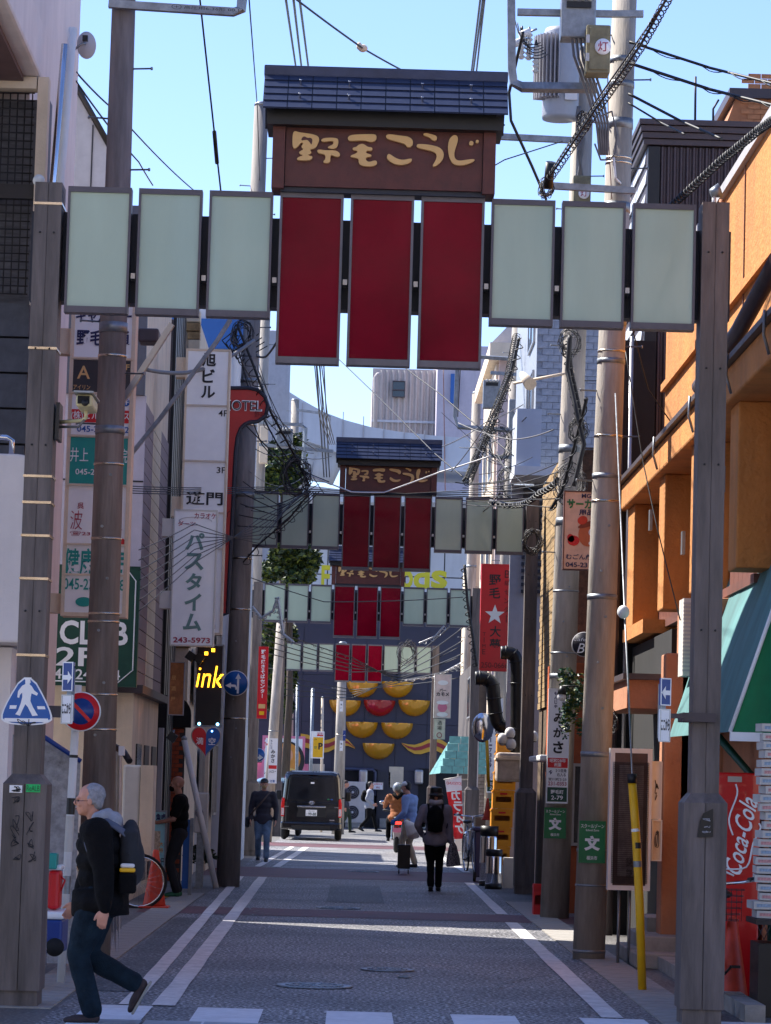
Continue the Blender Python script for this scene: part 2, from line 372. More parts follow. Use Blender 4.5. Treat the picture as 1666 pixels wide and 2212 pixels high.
def strip(p0, p1, wd, name='white_line', z=.008, m=None, par=road):
    n = max(2, int((p1[1]-p0[1])/1.2)); mb = MB(); L_ = []; R_ = []
    for i in range(n+1):
        t = i/n; x = p0[0]+(p1[0]-p0[0])*t; y = p0[1]+(p1[1]-p0[1])*t
        j = .012*noise.noise(Vector((x*3, y*1.7, 0)))
        L_.append((x-wd/2+j, y, z)); R_.append((x+wd/2-j, y, z))
    mb.add(L_+R_, [(i, n+1+i, n+2+i, i+1) for i in range(n)]); return mb.build(name, m or M['linew'], par)
def gline(a, b, wd, Y0, Y1):
    p, r = G(*a), G(*b)
    f = lambda y: (p.x+(r.x-p.x)*(y-p.y)/(r.y-p.y), y)
    strip(f(Y0), f(Y1), wd)
gline((352, 2175), (568, 1895), .155, 22.6, 53.2); gline((275, 2175), (518, 1895), .13, 22.6, 53.2)
gline((640, 1845), (670, 1825), .16, 59.6, 78.5); gline((605, 1845), (640, 1825), .13, 59.6, 78.5)
gline((1312, 2190), (1010, 1905), .16, 22.6, 38.0); gline((1312, 2190), (1010, 1905), .15, 40.4, 53.2)
gline((925, 1835), (880, 1808), .15, 59.6, 78.5)
# crossing across the near end
for u in (250, 497, 776, 1036, 1300, 1560):
    g = G(u, 2184); sheet('crosswalk_stripe', g.x-.235, g.x+.235, 18.6, 22.5, .008, M['xline'], road)
def manhole(u, v, r, label):
    g = G(u, v); t = thing('manhole_cover', label, 'manhole cover', (g.x, g.y, 0))
    MB().lathe([(r, .004), (r, .014), (r*.93, .016), (r*.9, .012)], g, 40).build('rim', M['iron'], t)
    mb = MB()
    for i in range(24):
        a = 2*pi*i/24
        mb.cb(g+Vector((cos(a)*r*.68, sin(a)*r*.68, .016)), (r*.16, r*.1, .01), Matrix.Rotation(a, 3, 'Z'))
    for i in range(5):
        a = 2*pi*i/5
        mb.cb(g+Vector((cos(a)*r*.28, sin(a)*r*.28, .016)), (r*.42, r*.07, .01), Matrix.Rotation(a, 3, 'Z'))
    mb.lathe([(r*.5, .011), (r*.5, .019), (r*.45, .019), (r*.45, .011)], g, 32)
    mb.build('cast_pattern', M['iron'], t)
manhole(679, 2132, .31, 'large round iron manhole cover nearest the zebra crossing')
manhole(837, 2097, .24, 'round iron manhole cover in mid road behind the nearest one')
manhole(731, 1963, .30, 'manhole cover set in the nearer red road band')
manhole(786, 1884, .30, 'pale manhole cover set in the second red road band')
manhole(874, 2113, .06, 'tiny round valve cover beside the second manhole cover')
# kerb stones and drain grating
def kerbs(x, y0, y1, par, step=.6, h=.1):
    me = MB().box(-.075, .075, .006, step-.006, 0, h).mesh('kerb_stone', M['kerb'])
    n = int((y1-y0)/step)
    for i in range(n): child(me, 'kerb_stone', par, (x, y0+i*step, random.uniform(-.008, 0)))
kerbs(2.98, 22.6, 29.8, pvr, h=.13)
gp = M['slab']
mb = MB()
gL = G(60, 2205); me = MB().box(0, .38, 0, .38, .002, .012).mesh('drain_grating', M['iron'])
for i in range(4): child(me, 'drain_grating', pvl, (-1.75+i*.4, 20.75, 0))
me = MB().box(-.2, .2, .01, .59, .001, .012).mesh('gutter_slab', M['kerb'])
for y in range(38): child(me, 'gutter_slab', pvr, (2.47, 22+y*.6, 0))
for y in range(38): child(me, 'gutter_slab', pvl, (-2.28, 22+y*.6, 0))
# ================= gates =================
GY = {1: 22.2, 2: 48.6, 3: 68.3, 4: 93.0}
gl = { # traced outlines of the raised characters (x right, y down, in units of the sign face)
}
GLYPH = [
 [(230,900),(245,885),(270,895),(370,908),(398,925),(402,945),(385,985),(372,1000),(350,1003),(340,1010),(352,1022),(345,1035),(325,1042),(340,1048),(358,1050),(355,1068),(330,1078),(262,1076),(256,1065),(275,1052),(300,1045),(275,1035),(270,1022),(290,1012),(300,1002),(285,990),(292,975),(300,965),(285,960),(265,985),(250,1000),(235,998),(228,975)],
 [(415,940),(440,930),(510,930),(527,945),(520,985),(505,1000),(480,1003),(455,995),(462,985),(490,975),(495,955),(480,950),(430,957),(414,950)],
 [(387,1012),(400,1006),(440,1012),(500,1010),(530,1025),(537,1045),(520,1055),(500,1050),(480,1040),(472,1055),(473,1080),(462,1095),(435,1093),(425,1085),(440,1072),(442,1045),(430,1035),(395,1030)],
 [(585,925),(610,910),(700,906),(760,906),(772,918),(768,945),(745,957),(720,955),(690,945),(600,952),(588,942)],
 [(615,995),(640,990),(655,975),(680,968),(700,978),(715,990),(742,992),(745,1008),(735,1015),(708,1012),(700,1030),(735,1038),(740,1050),(715,1055),(700,1060),(705,1080),(725,1088),(760,1075),(775,1085),(770,1105),(740,1116),(700,1115),(668,1108),(655,1090),(655,1065),(640,1060),(605,1055),(603,1045),(640,1032),(652,1015),(620,1010)],
 [(830,915),(850,905),(920,915),(980,922),(1005,945),(1005,975),(990,990),(970,990),(960,975),(945,965),(870,945),(838,935)],
 [(838,1045),(850,1032),(870,1045),(900,1065),(940,1075),(995,1062),(1000,1075),(985,1092),(950,1105),(900,1105),(860,1085),(838,1065)],
 [(1070,905),(1085,897),(1120,905),(1155,915),(1162,930),(1155,948),(1135,948),(1110,925),(1080,915)],
 [(1027,980),(1040,968),(1120,975),(1175,990),(1200,1015),(1205,1045),(1195,1075),(1165,1105),(1140,1118),(1130,1110),(1150,1080),(1160,1050),(1155,1030),(1130,1015),(1060,1000),(1035,992)],
 [(1235,950),(1250,925),(1270,910),(1290,915),(1298,940),(1285,980),(1270,1030),(1275,1065),(1300,1080),(1350,1072),(1395,1066),(1406,1075),(1380,1092),(1330,1108),(1290,1108),(1260,1095),(1240,1060),(1230,1000)],
 [(1368,960),(1375,950),(1390,950),(1397,962),(1392,976),(1378,980),(1368,972)],
 [(1408,952),(1415,942),(1427,943),(1432,953),(1425,963),(1412,963)]]
HOLE = [[(305,920),(325,932),(345,930),(358,940),(355,965),(350,978),(340,960),(325,945),(310,945),(285,950),(290,930)]]
M['rframe'] = q('dull_steel_frame', 118, 114, 120, .8, rough=.45, metal=.4, dirt=.3)
def gate(idx, Y, uc, vt, sx, sz, label, sign=True, lpost=True):
    """uc,vt : photo position of the middle of the tops of the side panels"""
    c = P(uc, vt, Y); X, ZT = c.x, c.z
    t = thing('shopping_street_gate', label, 'street gate', (X, Y, 0), 'noren gates over the street')
    pw, gap = .462*sx, .052*sx; pitch = pw+gap; gh, rh = .925*sz, 1.255*sz
    for i in range(9):
        xc = X+(i-4)*pitch; isred = 3 <= i <= 5
        top = ZT+(.0 if not isred else .005); h = rh if isred else gh
        f = .018; y0 = Y-.06; y1 = Y+.06
        fo = MB()
        fo.box(xc-pw/2, xc-pw/2+f, y0, y1, top-h, top).box(xc+pw/2-f, xc+pw/2, y0, y1, top-h, top)
        fo.box(xc-pw/2+f, xc+pw/2-f, y0, y1, top-f*2.2, top).box(xc-pw/2+f, xc+pw/2-f, y0-.01, y1, top-h, top-h+f*2.6)
        pn = fo.build('panel_frame', M['rframe'] if isred else M['frame'], t)
        MB().box(xc-pw/2+f, xc+pw/2-f, Y-.045, Y+.045, top-h+f*2.6, top-f*2.2).build('glass_panel', M['red'] if isred else M['green'], t)
    # rear girder between the posts and short hangers in the gaps
    hw = 4.5*pitch
    gz = ZT-.16*sz
    MB().box(X-hw-.25, X+hw+.25, Y+.12, Y+.30, gz-.66*sz, gz).build('girder', M['navy'], t)
    for i in range(8):
        MB().box(X+(i-3.5)*pitch-gap*.3, X+(i-3.5)*pitch+gap*.3, Y-.02, Y+.12, gz-.5*sz, gz-.46*sz).build('hanger', M['alu'], t)
    # posts
    for s_, off in ((-1, .0), (1, .0)):
        if s_ < 0 and not lpost: continue
        xp = X+s_*(hw+.115)
        po = MB(); po.box(xp-.098, xp-.002, Y-.08, Y+.2, 0.02, ZT+.02).box(xp+.002, xp+.098, Y-.08, Y+.2, 0.02, ZT+.02)
        po.box(xp-.09, xp+.09, Y-.07, Y+.19, 0, ZT); post = po.build('post', M['postw'], t)
        bo = MB(); bo.box(xp-.155, xp-.003, Y-.14, Y+.26, .12, 1.58).box(xp+.003, xp+.155, Y-.14, Y+.26, .12, 1.58).box(xp-.14, xp+.14, Y-.12, Y+.24, 0, 1.57)
        bo.add([(xp-.155, Y-.14, 1.58), (xp+.155, Y-.14, 1.58), (xp+.155, Y+.26, 1.58), (xp-.155, Y+.26, 1.58), (xp-.1, Y-.08, 1.65), (xp+.1, Y-.08, 1.65), (xp+.1, Y+.2, 1.65), (xp-.1, Y+.2, 1.65)],
               [(0, 1, 5, 4), (1, 2, 6, 5), (2, 3, 7, 6), (3, 0, 4, 7), (4, 5, 6, 7)])
        bo.build('post_base_casing', M['postw'], t, bevel=.006)
        if idx < 3:
            bm_ = MB()
            for z in (ZT-.35, ZT-1.2, ZT-1.9, ZT-3.1, 2.2):
                for dx in (-.05, .05): bm_.lathe([(.008, 0), (.008, -.006)], (xp+dx, Y-.08, z), 8, axis='y')
            bm_.build('bolt', M['black'], t)
        if idx == 1 and s_ < 0:
            for z in (5.78, 4.72, 3.79, 3.6, 3.36, 3.05, 2.5, 2.15, 2.07):
                MB().box(xp-.104, xp+.104, Y-.086, Y+.206, z-.009, z+.009).build('steel_strap', M['steelband'], t)
    if not sign: return t, X, ZT
    # sign board with raised characters and tiled roof
    bw, z0 = 1.53*sx/2, ZT+.035*sz; bh = .56*sz
    MB().box(X-bw+.05, X+bw-.05, Y-.13, Y+.13, z0, z0+bh).build('signboard', M['wood'], t)
    for s_ in (-1, 1): MB().box(X+s_*bw-.045, X+s_*bw+.045, Y-.16, Y+.16, z0-.02, z0+bh).build('signboard_edge', M['wood'], t)
    MB().box(X-bw+.02, X+bw-.02, Y-.1, Y+.1, z0-.035, z0-.001).build('lower_rail', M['navy'], t)
    # letters
    def tr(p): # photo zoom coordinates -> board
        return (X+(p[0]+ (p[1]-1000)*.03-820)/1360*1.53*sx, z0+bh*(1-((p[1]-(p[0]-820)*.029)-760)/495))
    for gi, g_ in enumerate(GLYPH):
        mb = MB(); fillpoly(mb, chaikin([tr(p) for p in g_], 2), Y-.165, Y-.131); o = mb.build('raised_character', M['gold'], t)
    mb = MB(); fillpoly(mb, chaikin([tr(p) for p in HOLE[0]], 1), Y-.167, Y-.1655); mb.build('character_recess', M['wood'], t)
    # roof : dark soffit box + rows of metal tiles on both slopes
    rw = .885*sx; zr0 = z0+bh-.03; zr1 = z0+bh+.31*sz; d0 = .36
    MB().box(X-rw+.03, X+rw-.03, Y-.24, Y+.24, zr0-.10, zr0+.04).build('soffit', M['black'], t)
    for s_ in (-1, 1):
        MB().prismx([(Y-d0+.04, zr0+.0), (Y+d0-.04, zr0+.0), (Y+.06, zr1-.02), (Y-.06, zr1-.02)], X+s_*(rw-.06)-.02, X+s_*(rw-.06)+.02).build('gable', M['navy'], t)
    rows, cols = 5, 10
    for s_ in (-1, 1):
        a = Vector((0, s_*d0, zr0-.01)); b = Vector((0, s_*.07, zr1-.035)); dv = (b-a)/rows; nn = Vector((0, s_*abs(dv.z), abs(dv.y))).normalized()
        cw = 2*rw/cols
        me = MB().add([Vector((-cw/2+.004, 0, 0))+nn*.013, Vector((cw/2-.004, 0, 0))+nn*.013, Vector((cw/2-.004, 0, 0))+dv*1.04+nn*.004, Vector((-cw/2+.004, 0, 0))+dv*1.04+nn*.004,
                       Vector((-cw/2+.004, 0, 0))-nn*.002, Vector((cw/2-.004, 0, 0))-nn*.002], [(0, 1, 2, 3), (4, 5, 1, 0)]).mesh('roof_tile', M['tile'])
        for r in range(rows):
            for c_ in range(cols):
                p = Vector((X-rw+cw*(c_+.5), Y, 0))+a+dv*r
                child(me, 'roof_tile', t, p)
        MB().add([Vector((X-rw, Y, 0))+a, Vector((X+rw, Y, 0))+a, Vector((X+rw, Y, 0))+b, Vector((X-rw, Y, 0))+b], [(0, 1, 2, 3)]).build('roof_deck', M['navy'], t)
    st = MB()
    for c_ in (1, 3, 6, 8):
        for r in (1.35, 3.35):
            p = Vector((X-rw+2*rw/cols*(c_+.5), Y-d0, zr0-.01))+Vector((0, (d0-.07), (zr1-.035-zr0+.01)))*(r/rows)
            st.lathe([(.008, 0), (.008, .04), (.012, .04), (.012, .046)], p, 8)
    if idx < 3: st.build('snow_stop_bolt', M['chrome'], t)
    MB().box(X-rw-.005, X+rw+.005, Y-.09, Y+.09, zr1-.05, zr1+.03).build('ridge_cap', M['tile'], t, bevel=.008)
    return t, X, ZT
g1, GX, GZ = gate(1, GY[1], 827, 425, 1, 1, 'nearest gate of red and pale green panels with tiled roof and brown signboard')
gate(2, GY[2], 838, 1070, .945, .96, 'second gate down the street, sunlit tiled roof over its brown signboard', lpost=False)
gate(3, GY[3], 795, 1266, 1.0, .93, 'third gate, its signboard half hidden behind the second gate')
gate(4, GY[4], 776, 1392, .955, .92, 'farthest gate, without visible signboard, before the navy building', sign=False)

# repaired patches, cracks and stains in the surface
M['patch'] = asphalt('patched_asphalt', (.05, .052, .058), (.34, .34, .34), .54)
for x0, x1, y0, y1 in ((-2.04, -1.62, 24, 37), (-.3, .5, 43, 50)):
    sheet('road_patch', x0, x1, y0, y1, .004, M['patch'], road)
M['tar'] = q('tar_seam', 30, 30, 33, .8, rough=.4)
rc = random.Random(11)
for k_ in range(7):
    x, y = rc.uniform(-1.6, 1.8), 22.5+k_*3.1; p = []
    for i in range(14): p.append((x, y)); x += rc.uniform(-.14, .16); y += rc.uniform(.02, .35) if k_ % 2 else rc.uniform(-.03, .12)
    mb = MB(); mb.add([(a-.008, b, .0075) for a, b in p]+[(a+.012, b+.01, .0075) for a, b in p], [(i, i+1, 15+i, 14+i) for i in range(13)]); mb.build('crack_seam', M['tar'], road)
# ================= buildings =================
def bld(name, label, x0, x1, y0, y1, z1, m, z0=0, cat='building', group=None):
    t = thing(name, label, cat, ((x0+x1)/2, y0, 0), group)
    MB().box(x0, x1, y0, y1, z0, z1).build('wall', m, t); return t
def corrug(name, x0, x1, y, z0, z1, pitch, dep, m, par, along='x'):
    mb = MB(); n = max(2, int((x1-x0)/pitch)); vs = []; fs = []
    for i in range(n*4+1):
        a = x0+(x1-x0)*i/(n*4); d = -dep if i % 4 in (1, 2) else 0
        for z in (z0, z1): vs.append((a, y+d, z) if along == 'x' else (y+d, a, z))
    for i in range(n*4): fs.append((2*i, 2*i+2, 2*i+3, 2*i+1))
    mb.add(vs, fs); return mb.build(name, m, par)
def win(t, x0, x1, y, z0, z1, m=None, fm=None, d=.05, face='front', mull=1, name='window'):
    """framed window with a pane and glazing bars set in a camera-facing (front) or street-facing (side) wall"""
    f = .04; m = m or M['glassd']; fm = fm or M['alu']
    def bx(mb, a0, a1, b0, b1, c0, c1):
        if face == 'front': mb.box(a0, a1, y+b0, y+b1, c0, c1)
        else: mb.box(y+b0, y+b1, a0, a1, c0, c1)
    fr = MB(); bx(fr, x0, x0+f, -d, .01, z0, z1); bx(fr, x1-f, x1, -d, .01, z0, z1); bx(fr, x0+f, x1-f, -d, .01, z0, z0+f); bx(fr, x0+f, x1-f, -d, .01, z1-f, z1)
    for i in range(mull):
        a = x0+(x1-x0)*(i+1)/(mull+1); bx(fr, a-f*.4, a+f*.4, -d*.8, .005, z0+f, z1-f)
    w_ = fr.build(name, fm, t)
    p = MB(); bx(p, x0+f, x1-f, -d*.45, -d*.35, z0+f, z1-f); o = p.build('pane', m, w_); return w_
def bricks(par, u0, u1, v0, v1, w, h, origin, ux, uz, m, nrm, gap=.008, dep=.02, limit=290, name='brick'):
    me = MB(); a = Vector(ux)*(w-gap)/2; b = Vector(uz)*(h-gap)/2; n = Vector(nrm)*dep
    vs = [-a-b, a-b, a+b, -a+b, -a-b+n, a-b+n, a+b+n, -a+b+n]
    me.add(vs, [(4, 5, 6, 7), (0, 1, 5, 4), (1, 2, 6, 5), (2, 3, 7, 6), (3, 0, 4, 7)]); ms = me.mesh(name, m)
    k = 0; r = 0; z = v0
    rest = MB()
    while z+h <= v1+1e-6:
        x = u0-(w/2 if r % 2 else 0)
        while x+w <= u1+1e-6:
            if x >= u0-1e-6:
                p = Vector(origin)+Vector(ux)*(x+w/2)+Vector(uz)*(z+h/2)
                if k < limit: child(ms, name, par, p)
                else: rest.add([v+p for v in vs], [(4, 5, 6, 7), (0, 1, 5, 4), (1, 2, 6, 5), (2, 3, 7, 6), (3, 0, 4, 7)])
                k += 1
            x += w
        z += h; r += 1
    if rest.v: o = rest.build(name+'work_rest', m, par); o['kind'] = 'stuff'
# ---- left foreground building (stucco, balcony slab, screen grille) ----
t = thing('stucco_building', 'pale stucco building at upper left with brown soffit and wire screen', 'building', (-4, 26, 0))
wx = P(163, 200, 30).x
MB().box(-9, wx, 26, 30.2, 0, 13.5).build('wall', M['peach'], t)
sx_ = P(103, 185, 26).x
b = MB().box(-8, sx_, 21.5, 25.99, 7.47, 7.95).build('balcony_slab', M['peach'], t, bevel=.03)
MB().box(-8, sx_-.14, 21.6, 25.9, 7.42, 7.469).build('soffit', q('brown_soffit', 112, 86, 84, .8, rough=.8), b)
MB().box(-8, sx_-.02, 21.45, 21.6, 7.95, 9.3).build('balcony_parapet', M['peach'], t)
a0, a1 = P(0, 205, 25.6), P(62, 640, 25.6)
MB().box(a0.x-1.5, a1.x+.1, 25.75, 25.95, a1.z-1.9, a0.z).build('recess', q('grey_shutter', 92, 92, 98, .8, var=.3, streak=.2), t)
blk_ = MB().box(-.19, .19, 0, .1, -.14, .14).mesh('concrete_block', q('dark_blockwork', 96, 98, 106, .75, rough=.9, var=.2, dirt=.3))
for r in range(7):
    for c_ in range(3): child(blk_, 'concrete_block', t, (a1.x-.18-c_*.4+(r % 2)*.1, 25.6, a1.z-.2-r*.3))
gr = MB()
for i in range(11): x = a1.x-.02-i*.062; gr.tube([(x, 25.5, a1.z), (x, 25.5, a0.z)], .006, 5)
for i in range(26): z = a1.z+(a0.z-a1.z)*i/25; gr.tube([(a0.x-.4, 25.49, z), (a1.x, 25.49, z)], .006, 5)
gr.build('wire_screen', M['steeld'], t)['kind'] = 'stuff'
MB().box(a1.x+.03, a1.x+.12, 25.4, 25.56, a1.z-.1, a0.z+.12).build('screen_frame', M['cream'], t)
MB().box(a0.x-1, a1.x+.02, 25.4, 25.56, a0.z+.02, a0.z+.12).build('screen_frame', M['cream'], t)
MB().box(a0.x-1, a1.x+.02, 25.44, 25.52, P(0, 430, 25.5).z, P(0, 412, 25.5).z+.05).build('screen_rail', M['steeld'], t)
mb = MB().tube([P(140, 95, 25.2), P(112, 420, 25.2), P(62, 1270, 25.2)], .028, 10); mb.build('drainpipe', M['chrome'], t)
mb = MB().tube([P(158, 60, 25.4), P(128, 420, 25.4), P(70, 1290, 25.4)], .035, 10); mb.build('drainpipe', M['white'], t)
# rounded parapet with rail
pa, pb = P(0, 985, 23.4), P(58, 1392, 23.4)
t2 = thing('balcony_parapet', 'peach rounded balcony parapet cut by the left frame edge beside the gate post', 'balcony', (pa.x, 23.4, pb.z))
mb = MB(); mb.prism([(pa.x-2, pb.z), (pb.x-.05, pb.z), (pb.x, pb.z+.04), (pb.x+.04, pa.z-.12), (pb.x+.02, pa.z-.05), (pb.x-.03, pa.z-.01), (pb.x-.1, pa.z), (pa.x-2, pa.z)], 23.2, 24.6); mb.build('wall', M['peach'], t2, bevel=.02)
MB().tube([P(-60, 940, 23.6), P(15, 945, 23.6), P(26, 952, 23.6), P(24, 990, 23.6)], .022, 10).build('handrail', M['chrome'], t2)
t2 = thing('shutter_casing', 'narrow pale shutter casing below the peach parapet at left edge', 'shutter', (P(10, 1500, 23.8).x, 23.8, 0))
c_ = P(16, 1400, 23.8); MB().box(c_.x-.06, c_.x+.045, 23.7, 24, 0, c_.z).build('side_post', M['peach'], t2)
for i in range(4): MB().box(c_.x-.12-i*.05, c_.x-.085-i*.05, 23.8, 24, 0, c_.z).build('slat', M['galv'], t2)
# mesh sheeting hoarding low at left
t = thing('mesh_sheet_screen', 'grey dimpled plastic sheeting behind the no parking sign pole', 'screen', (-3, 25.6, 0))
mb = MB(); xa, xb = P(85, 1700, 25.7).x, P(172, 1700, 25.7).x; n = 46; vs = []; zt0, zt1 = P(85, 1588, 25.7).z, P(172, 1640, 25.7).z
for i in range(n+1):
    x = xa-.8+(xb-xa+.8)*i/n
    for j in range(n+1):
        zt = zt0+(zt1-zt0)*max(0, (x-xa)/(xb-xa)); z = .1+(zt-.1)*j/n
        vs.append((x, 25.7+.012*sin(i*2.6)*sin(j*2.9)+.03*noise.noise(Vector((x*3, z*2, 0))), z))
mb.add(vs, [(i*(n+1)+j, (i+1)*(n+1)+j, (i+1)*(n+1)+j+1, i*(n+1)+j+1) for i in range(n) for j in range(n)], True)
mb.build('sheet', q('grey_plastic_sheet', 168, 166, 170, .8, rough=.3, var=.25, sc=14, bump=.6, bsc=18), t)
MB().tube([P(60, 1575, 25.6), P(92, 1590, 25.6), P(175, 1645, 25.6)], .02, 8).build('top_rail', M['signdb'], t)
# ---- grey gabled wall behind ----
t = thing('grey_gabled_building', 'light grey building with a sloping dark coping behind the nearest left pole', 'building', (-4, 34, 0))
pl = [P(-40, -180, 34), P(150, 165, 34), P(236, 318, 34)]
pl = [P(-40, -180, 48), P(150, 165, 48), P(236, 318, 48)]
MB().prism([(pl[0].x, 0), (pl[2].x, 0), (pl[2].x, pl[2].z), (pl[1].x, pl[1].z), (pl[0].x, pl[0].z)], 48, 53).build('wall', M['greyw'], t)
MB().tube([p+Vector((0, -.04, .03)) for p in pl], .05, 6).build('coping', M['steeld'], t)
MB().box(P(200, 300, 48).x-.01, P(200, 300, 48).x+.01, 47.98, 47.999, 3, P(200, 270, 48).z).build('panel_joint', M['steeld'], t)
# ---- corner building with siding, green board ----
YL, XL = 41.0, -2.9
bld('unseen_shade_block', 'unseen tall block added beyond the left frame edge to shade the road', -14, -4.2, 31, 38.2, 11, M['greyw'])  # added out of view to keep sun off the road, except one streak
t = thing('siding_building', 'shop building on the left with beige siding, lavender panels and a green board', 'building', (-4, YL, 0))
MB().box(-9, XL-.03, YL+.05, 46.3, 0, 9.25).build('wall', M['cream'], t)
zA, zB = P(317, 1480, YL).z, P(317, 855, YL).z
MB().box(-5.6, XL+.0, YL, YL+.06, zA, zB).build('lavender_panel', M['lav'], t)
MB().box(-5.6, XL-.02, YL-.06, YL+.045, zB+.003, 9.3).build('upper_cladding', q('slate_cladding', 98, 100, 112, .8, rough=.6), t)
for v in (1040, 1240): z = P(300, v, YL).z; MB().box(-5.6, XL, YL-.012, YL-.0005, z-.01, z+.01).build('panel_joint', M['steeld'], t)
sm = [MB().box(0, .024, .004, 1.72, .006, .184).mesh('siding_board', m_) for m_ in (M['sidinggr'], M['siding'], M['sidinggr'])]
for r in range(int((zB-zA)/.19)):
    z = zA+.19*r
    for y, m_ in ((YL+.06, 0), (YL+1.79, 1), (YL+3.52, 0)): child(sm[m_], 'siding_board', t, (XL-.03, y, z))
MB().box(XL-.4, XL+.1, YL-.12, 46.4, zA-.11, zA-.004).build('canopy_edge', M['brownd'], t)
for y in (41.8, 43.4, 45.0): MB().box(XL-.03, XL-.01, y, y+.9, .2, 2.1).build('door_leaf', M['glassd'] if y < 43 else M['brownd'], t)
MB().box(-9, XL-.002, YL+.02, YL+.049, 0, 1.2).build('dado', M['peach'], t)
gbox = (100, 1221, 299, 1482)
gt, px, pz = signboard('green_sign_board', 'large dark green shop board behind the white sign tower', 'sign', gbox, YL-.6, M['signgd'], .12,
    [('CLUB', .52, .56, .74, .2, M['signw'], False, .03), ('2F', .33, .76, .42, .155, M['signw'], False, .02), ('045-241-04', .42, .905, .8, .085, M['signw'], False, .01)], frame=.012, fm=M['signgd'])
mb = MB(); pp = [(.55, .03), (.86, .03), (.955, .12), (.955, .86), (.8, .965), (.02, .965)]
mb.tube([(px(a), YL-.605, pz(b)) for a, b in pp], .009, 5); mb.build('border_line', M['signw'], gt)
MB().box(px(.2), px(.8), YL-.48, YL-.001, pz(.5)-.05, pz(.5)+.05).build('bracket', M['steeld'], gt)
t = thing('wall_cabinet', 'cream and white wall cabinet over the yellow notice on the left', 'cabinet', (P(300, 1700, 40.2).x, 40.2, 1))
a, b = P(268, 1652, 40), P(327, 1860, 40); MB().box(a.x, b.x-.17, 39.9, 40.5, b.z, a.z).build('front_panel', M['offw'], t, bevel=.03)
MB().box(b.x-.168, b.x, 39.88, 40.5, b.z, a.z).build('side_panel', M['cream'], t); MB().box(a.x+.1, b.x-.1, 40.51, 41.04, b.z+.3, b.z+.6).build('bracket', M['steeld'], t)
t, _, _ = signboard('yellow_notice', 'yellow framed notice below the wall cabinet at left', 'notice', (264, 1822, 298, 1898), 39.7, M['signw'], .03,
    [('お知らせ', .5, .3, .7, .12, M['redtxt'], False), ('営業中', .5, .62, .6, .12, M['redtxt'], False)], frame=.045, fm=M['yell'])
# dark slit doorway
t = thing('teal_door_frame', 'dark teal door frame and doorway between cabinet and brick pilaster', 'doorway', (P(335, 1700, 46.7).x, 46.7, 0))
a, b = P(318, 1500, 46.7), P(347, 1900, 46.7)
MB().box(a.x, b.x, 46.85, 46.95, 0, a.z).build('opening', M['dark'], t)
MB().box(a.x, a.x+.08, 46.6, 46.84, 0, a.z).build('jamb', q('dark_teal_metal', 70, 92, 104, .8, rough=.4), t)
MB().box(b.x-.1, b.x-.03, 46.6, 46.84, 0, a.z-.5).build('jamb', M['greyw'], t)
BX = P(400, 1600, 50).x
# dark narrow building + stone/brick building
t = bld('dark_clad_building', 'narrow dark clad building between sign towers on the left', -9, -2.95, 47, 49.9, P(380, 690, 47).z, M['brownd'])
for i in range(6): MB().box(-2.95, -2.9, 47.1+i*.46, 47.4+i*.46, .3, 9.2).build('cladding_rib', M['black'], t)
t = thing('brick_stone_building', 'beige stone edged building with orange brick pilaster and small arch window', 'building', (-4, 50, 0))
MB().box(-9, BX, 50.02, 54, 0, P(400, 690, 50).z).build('wall', M['cream'], t)
z0_, z1_ = P(380, 1860, 50).z, P(380, 1572, 50).z
bx0 = P(362, 1600, 50).x
MB().box(bx0, BX, 50.0, 50.019, 0, z1_).build('mortar_bed', M['mortar'], t)
bricks(t, 0, BX-bx0, 0, z1_, .13, .07, (bx0, 50.0, 0), (1, 0, 0), (0, 0, 1), M['brick'], (0, -1, 0), limit=140)
MB().box(bx0, BX+.01, 49.96, 50.018, z1_+.003, P(380, 1400, 50).z).build('arch_panel', M['cream'], t)
mb = MB(); c_ = P(387, 1545, 50); w_ = .2
mb.prism([(c_.x-w_, c_.z-.2), (c_.x+w_, c_.z-.2)]+[(c_.x+w_*cos(a*pi/10), c_.z+.27*sin(a*pi/10)) for a in range(11)], 49.94, 49.958); mb.build('arch_window', M['dark'], t)
z = P(400, 1400, 50).z; r = 0
while z < P(400, 690, 50).z:
    h_ = random.uniform(.1, .2)
    MB().box(BX-.11-random.uniform(0, .15), BX+.03-random.uniform(0, .012), 49.9+random.uniform(0, .03), 50.2, z+.006, z+h_-.006).build('quoin_stone', random.choice((M['brickt'], M['siding'], M['greyw'], M['mortar'])), t, bevel=.01)
    z += h_
for i, z in enumerate((2.9, 4.6, 6.2)): win(t, 51, 52.6, BX+.05, z, z+.9, face='side', d=-.05)
t = bld('gap_filler_building', 'grey building added in a gap on the left to keep sun off the road', -9, -2.75, 54.2, 55.8, 7.6, M['greyw'])  # added to close a gap that would let sun onto the road
for z in (1.0, 3.4, 5.4):
    for y in (54.5,): win(t, y, y+1.2, -2.75+.05, z, z+1.2, face='side', d=-.05)
t = bld('white_corrugated_building', 'white corrugated building with a blue band far down the left side', -9, -2.25, 58, 66, P(450, 640, 58).z, M['fwhite'])
corrug('corrugated_sheet', -4.6, -2.25, 57.98, 3, P(450, 757, 58).z, .16, .03, M['fwhite'], t)
MB().box(-4.7, -2.24, 57.9, 57.99, P(450, 754, 58).z, P(450, 690, 58).z).build('blue_band', M['signb'], t)
t = bld('cream_low_building', 'low cream building behind the karaoke signs on the left', -9, -2.6, 56, 57.9, 5.2, M['cream'])
for z in (1.0, 3.1):
    for y in (56.4,): win(t, y, y+1.2, -2.6+.05, z, z+1.3, face='side', d=-.05)
t = bld('grey_low_building', 'low grey building on the left beyond the white corrugated one', -9, -2.4, 68, 75, 4.2, M['greyw'])
